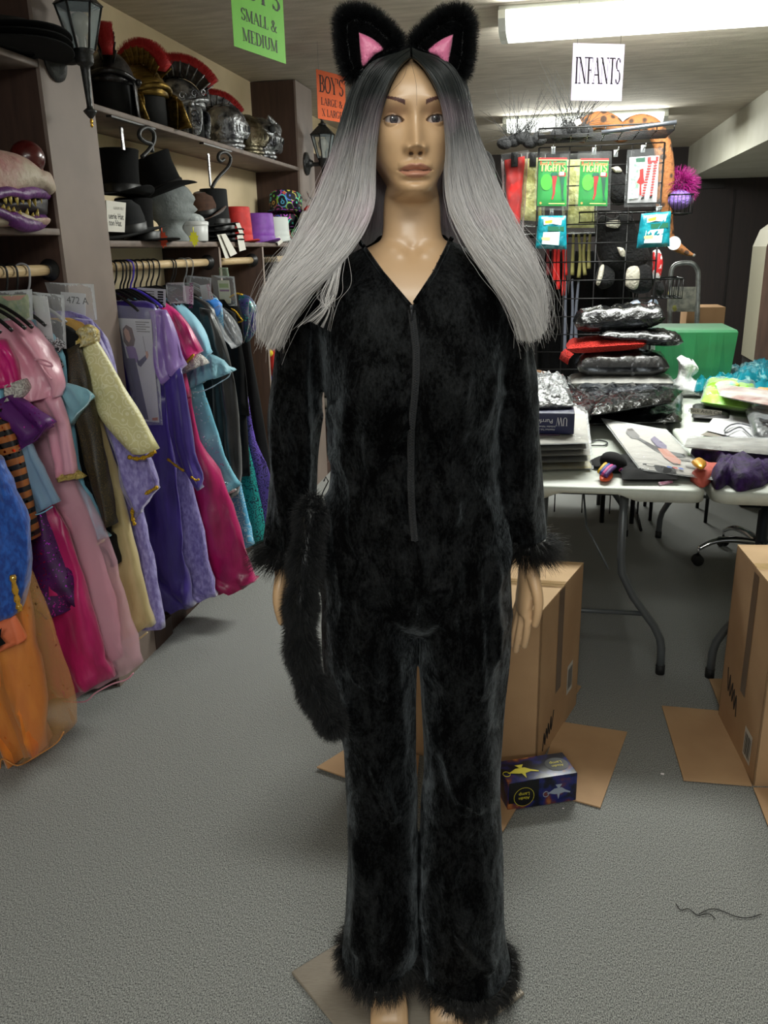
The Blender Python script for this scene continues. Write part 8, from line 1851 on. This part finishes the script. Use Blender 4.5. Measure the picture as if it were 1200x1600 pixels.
t2, A, ex, ey, w, d, h = carton('upright brown carton cut by the frame border, scribbled near its foot', c2, (1, .10, 0), e2, .40, d2, .60, [
    [fz((1175, 1229), .003), fz((1068, 1220), .003), fz((1034, 1104), .003), fz((1126, 1112), .003)], [fz((1177, 1232), .006), fz((1200, 1292), .006), fz((1330, 1290), .006), fz((1300, 1234), .006)], [fz((1126, 1108), .006), fz((1108, 1062), .006), fz((1180, 1062), .006), fz((1190, 1108), .006)]])
nl_ = Vector((0, 0, 1)).cross(ey).normalized(); nl_ = nl_ if nl_.x < 0 else -nl_
on_side(A, ey, nl_, d, d * .40, d * .52, .20, .59, M_tapeb, t2, 'brown_tape'); on_side(A, ey, nl_, d, d * .12, d * .30, .035, .13, M_bar, t2, 'barcode_label')
for k in range(8): on_side(A, ey, nl_ * 1.6, d, d * (.14 + .018 * k), d * (.146 + .018 * k + .003 * (k % 3)), .045, .115, M_ink, t2, 'barcode_bar')
scribble(A, ey, nl_, d * .55, .10, .12, t2)
# boxed lamp on the floor
l0, l1 = atz(793, 1270, 0), atz(900, 1253, 0); ex = (l1 - l0).normalized(); wl = (l1 - l0).length; ey = Vector((-ex.y, ex.x, 0)); dl, hl = .105, .090
RB = Matrix(((ex.x, ey.x, 0), (ex.y, ey.y, 0), (0, 0, 1)))
def cosmic():
    m = bpy.data.materials.new('cosmic_print'); m.use_nodes = True; nt = m.node_tree; N = nt.nodes; L = nt.links; b = N['Principled BSDF']; b.inputs['Roughness'].default_value = .3
    tc = N.new('ShaderNodeTexCoord'); n1 = N.new('ShaderNodeTexNoise'); n1.inputs['Scale'].default_value = 16; n1.inputs['Detail'].default_value = 4; L.new(tc.outputs['Object'], n1.inputs['Vector'])
    r = N.new('ShaderNodeValToRGB'); r.color_ramp.elements[0].position = .42; r.color_ramp.elements[0].color = (.003, .003, .010, 1); r.color_ramp.elements[1].position = .74; r.color_ramp.elements[1].color = srgb(214, 140, 70)
    for p_, c_ in ((.47, (.006, .008, .03, 1)), (.53, srgb(24, 36, 104)), (.58, srgb(58, 40, 92)), (.63, srgb(110, 56, 50))): e = r.color_ramp.elements.new(p_); e.color = c_
    L.new(n1.outputs['Fac'], r.inputs[0]); L.new(r.outputs[0], b.inputs['Base Color']); return m
LC = l0 + ex * wl / 2 + ey * dl / 2 + Vector((0, 0, hl / 2 + .006))
lb = MB().rbox(LC, (wl, dl, hl), .002, R=RB).build('lamp_box', cosmic()); tag(lb, 'small dark printed box with yellow lamp lettering on the carton flap', 'box')
fr_ = frame(-ex, Vector((0, 0, -1)), LC - ey * (dl / 2 + .0003)); tp_ = frame(-ex, -ey, LC + Vector((0, 0, hl / 2 + .0003))); M_yel = mat('yellow_print', (220, 206, 60), .4); M_blkp = mat('black_print', (8, 8, 14), .35); M_silp = mat('silver_print', (150, 160, 176), .35)
def disc(M, x, y, r, m, nm, l=.0006, a=1.0): mb = MB(); mb.add([M @ Vector((x + r * math.cos(q), y + r * a * math.sin(q), l)) for q in [2 * PI * k / 24 for k in range(24)]], [tuple(range(24))], 0, False); mb.build(nm, m, lb)
def rect(M, x0, x1, y0, y1, m, nm, l=.0005): mb = MB(); mb.quad(M @ Vector((x0, y0, l)), M @ Vector((x1, y0, l)), M @ Vector((x1, y1, l)), M @ Vector((x0, y1, l))); mb.build(nm, m, lb)
def lamp_print(M, cx, cy, s, m):
    for nm, pl in (('lamp_print', [(-1.0, .10), (-.70, -.05), (-.35, -.28), (.25, -.30), (.55, -.05), (1.0, .20), (.95, .30), (.5, .16), (.15, .26), (-.3, .24), (-.7, .12)]), ('lamp_print', [(-.12, .24), (.12, .24), (.05, .55), (.0, .75), (-.05, .55)]), ('lamp_print', [(-.28, -.62), (.28, -.62), (.08, -.30), (-.08, -.30)])):
        mb = MB(); mb.add([M @ Vector((cx - x * s, cy + y * s, .0011)) for x, y in pl], [tuple(range(len(pl)))], 0, False); mb.build(nm, m, lb)
    MB().tube([M @ Vector((cx + s * (1.05 + .22 * math.cos(q)), cy + s * (.12 + .24 * math.sin(q)), .001)) for q in [2 * PI * k / 16 for k in range(17)]], .0012, 4).build('lamp_handle_print', m, lb)
rect(fr_, .012, wl / 2 - .002, -hl / 2 + .002, hl / 2 - .022, M_blkp, 'dark_panel'); disc(fr_, wl * .27, .006, .030, M_yel, 'ring_print', .0007); disc(fr_, wl * .27, .006, .0288, M_blkp, 'disc_print', .0009)
small_text('Aladin', fr_ @ Matrix.Translation((wl * .27, .006, .0006)), .013, M_yel, lb); small_text('Lamp', fr_ @ Matrix.Translation((wl * .27, -.008, .0006)), .015, M_yel, lb)
rect(fr_, -wl / 2 + .008, .008, -hl / 2 + .008, hl / 2 - .012, cosmic(), 'picture_panel', .0006); lamp_print(fr_, -wl * .23, .004, .036, M_silp); lamp_print(tp_, wl * .22, .008, .046, M_yel)
disc(tp_, -wl * .30, .0, .034, M_blkp, 'disc_print', .0006, .9); small_text('Aladin', tp_ @ Matrix.Translation((-wl * .30, .004, .0006)), .014, M_yel, lb); small_text('Lamp', tp_ @ Matrix.Translation((-wl * .30, -.012, .0006)), .017, M_yel, lb)
# scraps on the carpet
for u, v, s in ((1035, 1209, .006), (1101, 1156, .004), (880, 1263, .003)): tag(MB().rbox(atz(u, v, .003), (s * 1.6, s, .003), .001).build('paper_scrap', M_st), {1035: 'largest white paper scrap on the open carpet', 1101: 'white scrap on the cut-off carton flap', 880: 'tiny white scrap just in front of the lamp box'}[u], 'scrap')
for k, px in enumerate((((1056, 1412), (1064, 1422), (1076, 1420), (1090, 1430), (1108, 1428), (1118, 1436)), ((1092, 1428), (1116, 1420), (1150, 1432), (1170, 1434), (1190, 1428)))): tag(MB().tube(catmull([tuple(atz(u, v, .003)) for u, v in px], 5), .0011, 5).build('loose_thread', M_ink), ('dark loose thread on the carpet, nearer the mannequin', 'dark loose thread on the carpet, nearer the frame border')[k], 'thread')

# ------------------------------------------------------------------ repeats share a group phrase
GROUPS = {'garment_bag': 'glossy garment bags on the first table', 'costume_package': 'flat costume packages on the tables', 'helmet': 'helmets on the upper shelf', 'knight_helmet': 'helmets on the upper shelf', 'flat_hat': 'flat black hats by the lantern',
          'peg_hook': 'zinc peg hooks on the grid rack', 'hosiery_pack': 'hosiery packages on the grid rack', 'foil_packet': 'foil packets on the grid rack', 'foil_bag': 'foil bags on the second table', 'costume_bag': 'costume bags on the grid rack', 'price_tag': 'paper price tags on the hat shelf',
          'star_price_tag': 'starburst price tags on the hat shelf', 'long_garment': 'long dark coats on the rail', 'paper_sign': 'paper signs hung from the ceiling', 'ceiling_lamp': 'fluorescent ceiling lamps', 'wall_lantern': 'black wall lanterns', 'carton': 'brown cartons on the floor', 'folding_table': 'white folding tables',
          'wire_basket': 'wire baskets on the grid rack', 'scroll_bracket': 'iron scroll brackets', 'metal_strip': 'bright shelf strips', 'fringe_garment': 'fringed strips behind the grid', 'plush_slipper': 'plush slippers behind the grid', 'paper_scrap': 'scraps on the carpet', 'loose_thread': 'loose threads on the carpet',
          'shelf_unit': 'brown clothing bays along the wall', 'header_card': 'header cards on the rails', 'clear_bag': 'clear plastic bags on the rails', 'feather_headpiece': 'feather headpieces on the wire shelf', 'plush_hat': 'black plush goods behind the grid'}
for o in SC.objects:
    if o.parent is None and o.get('category') and not o.get('group'):
        base = o.name.split('.')[0]
        if o['category'] == 'costume': o['group'] = 'costumes hanging on the racks'
        elif base.endswith('_hat') and o['category'] == 'hat' and base not in GROUPS: o['group'] = 'hats on the hat shelf'
        elif base in GROUPS: o['group'] = GROUPS[base]
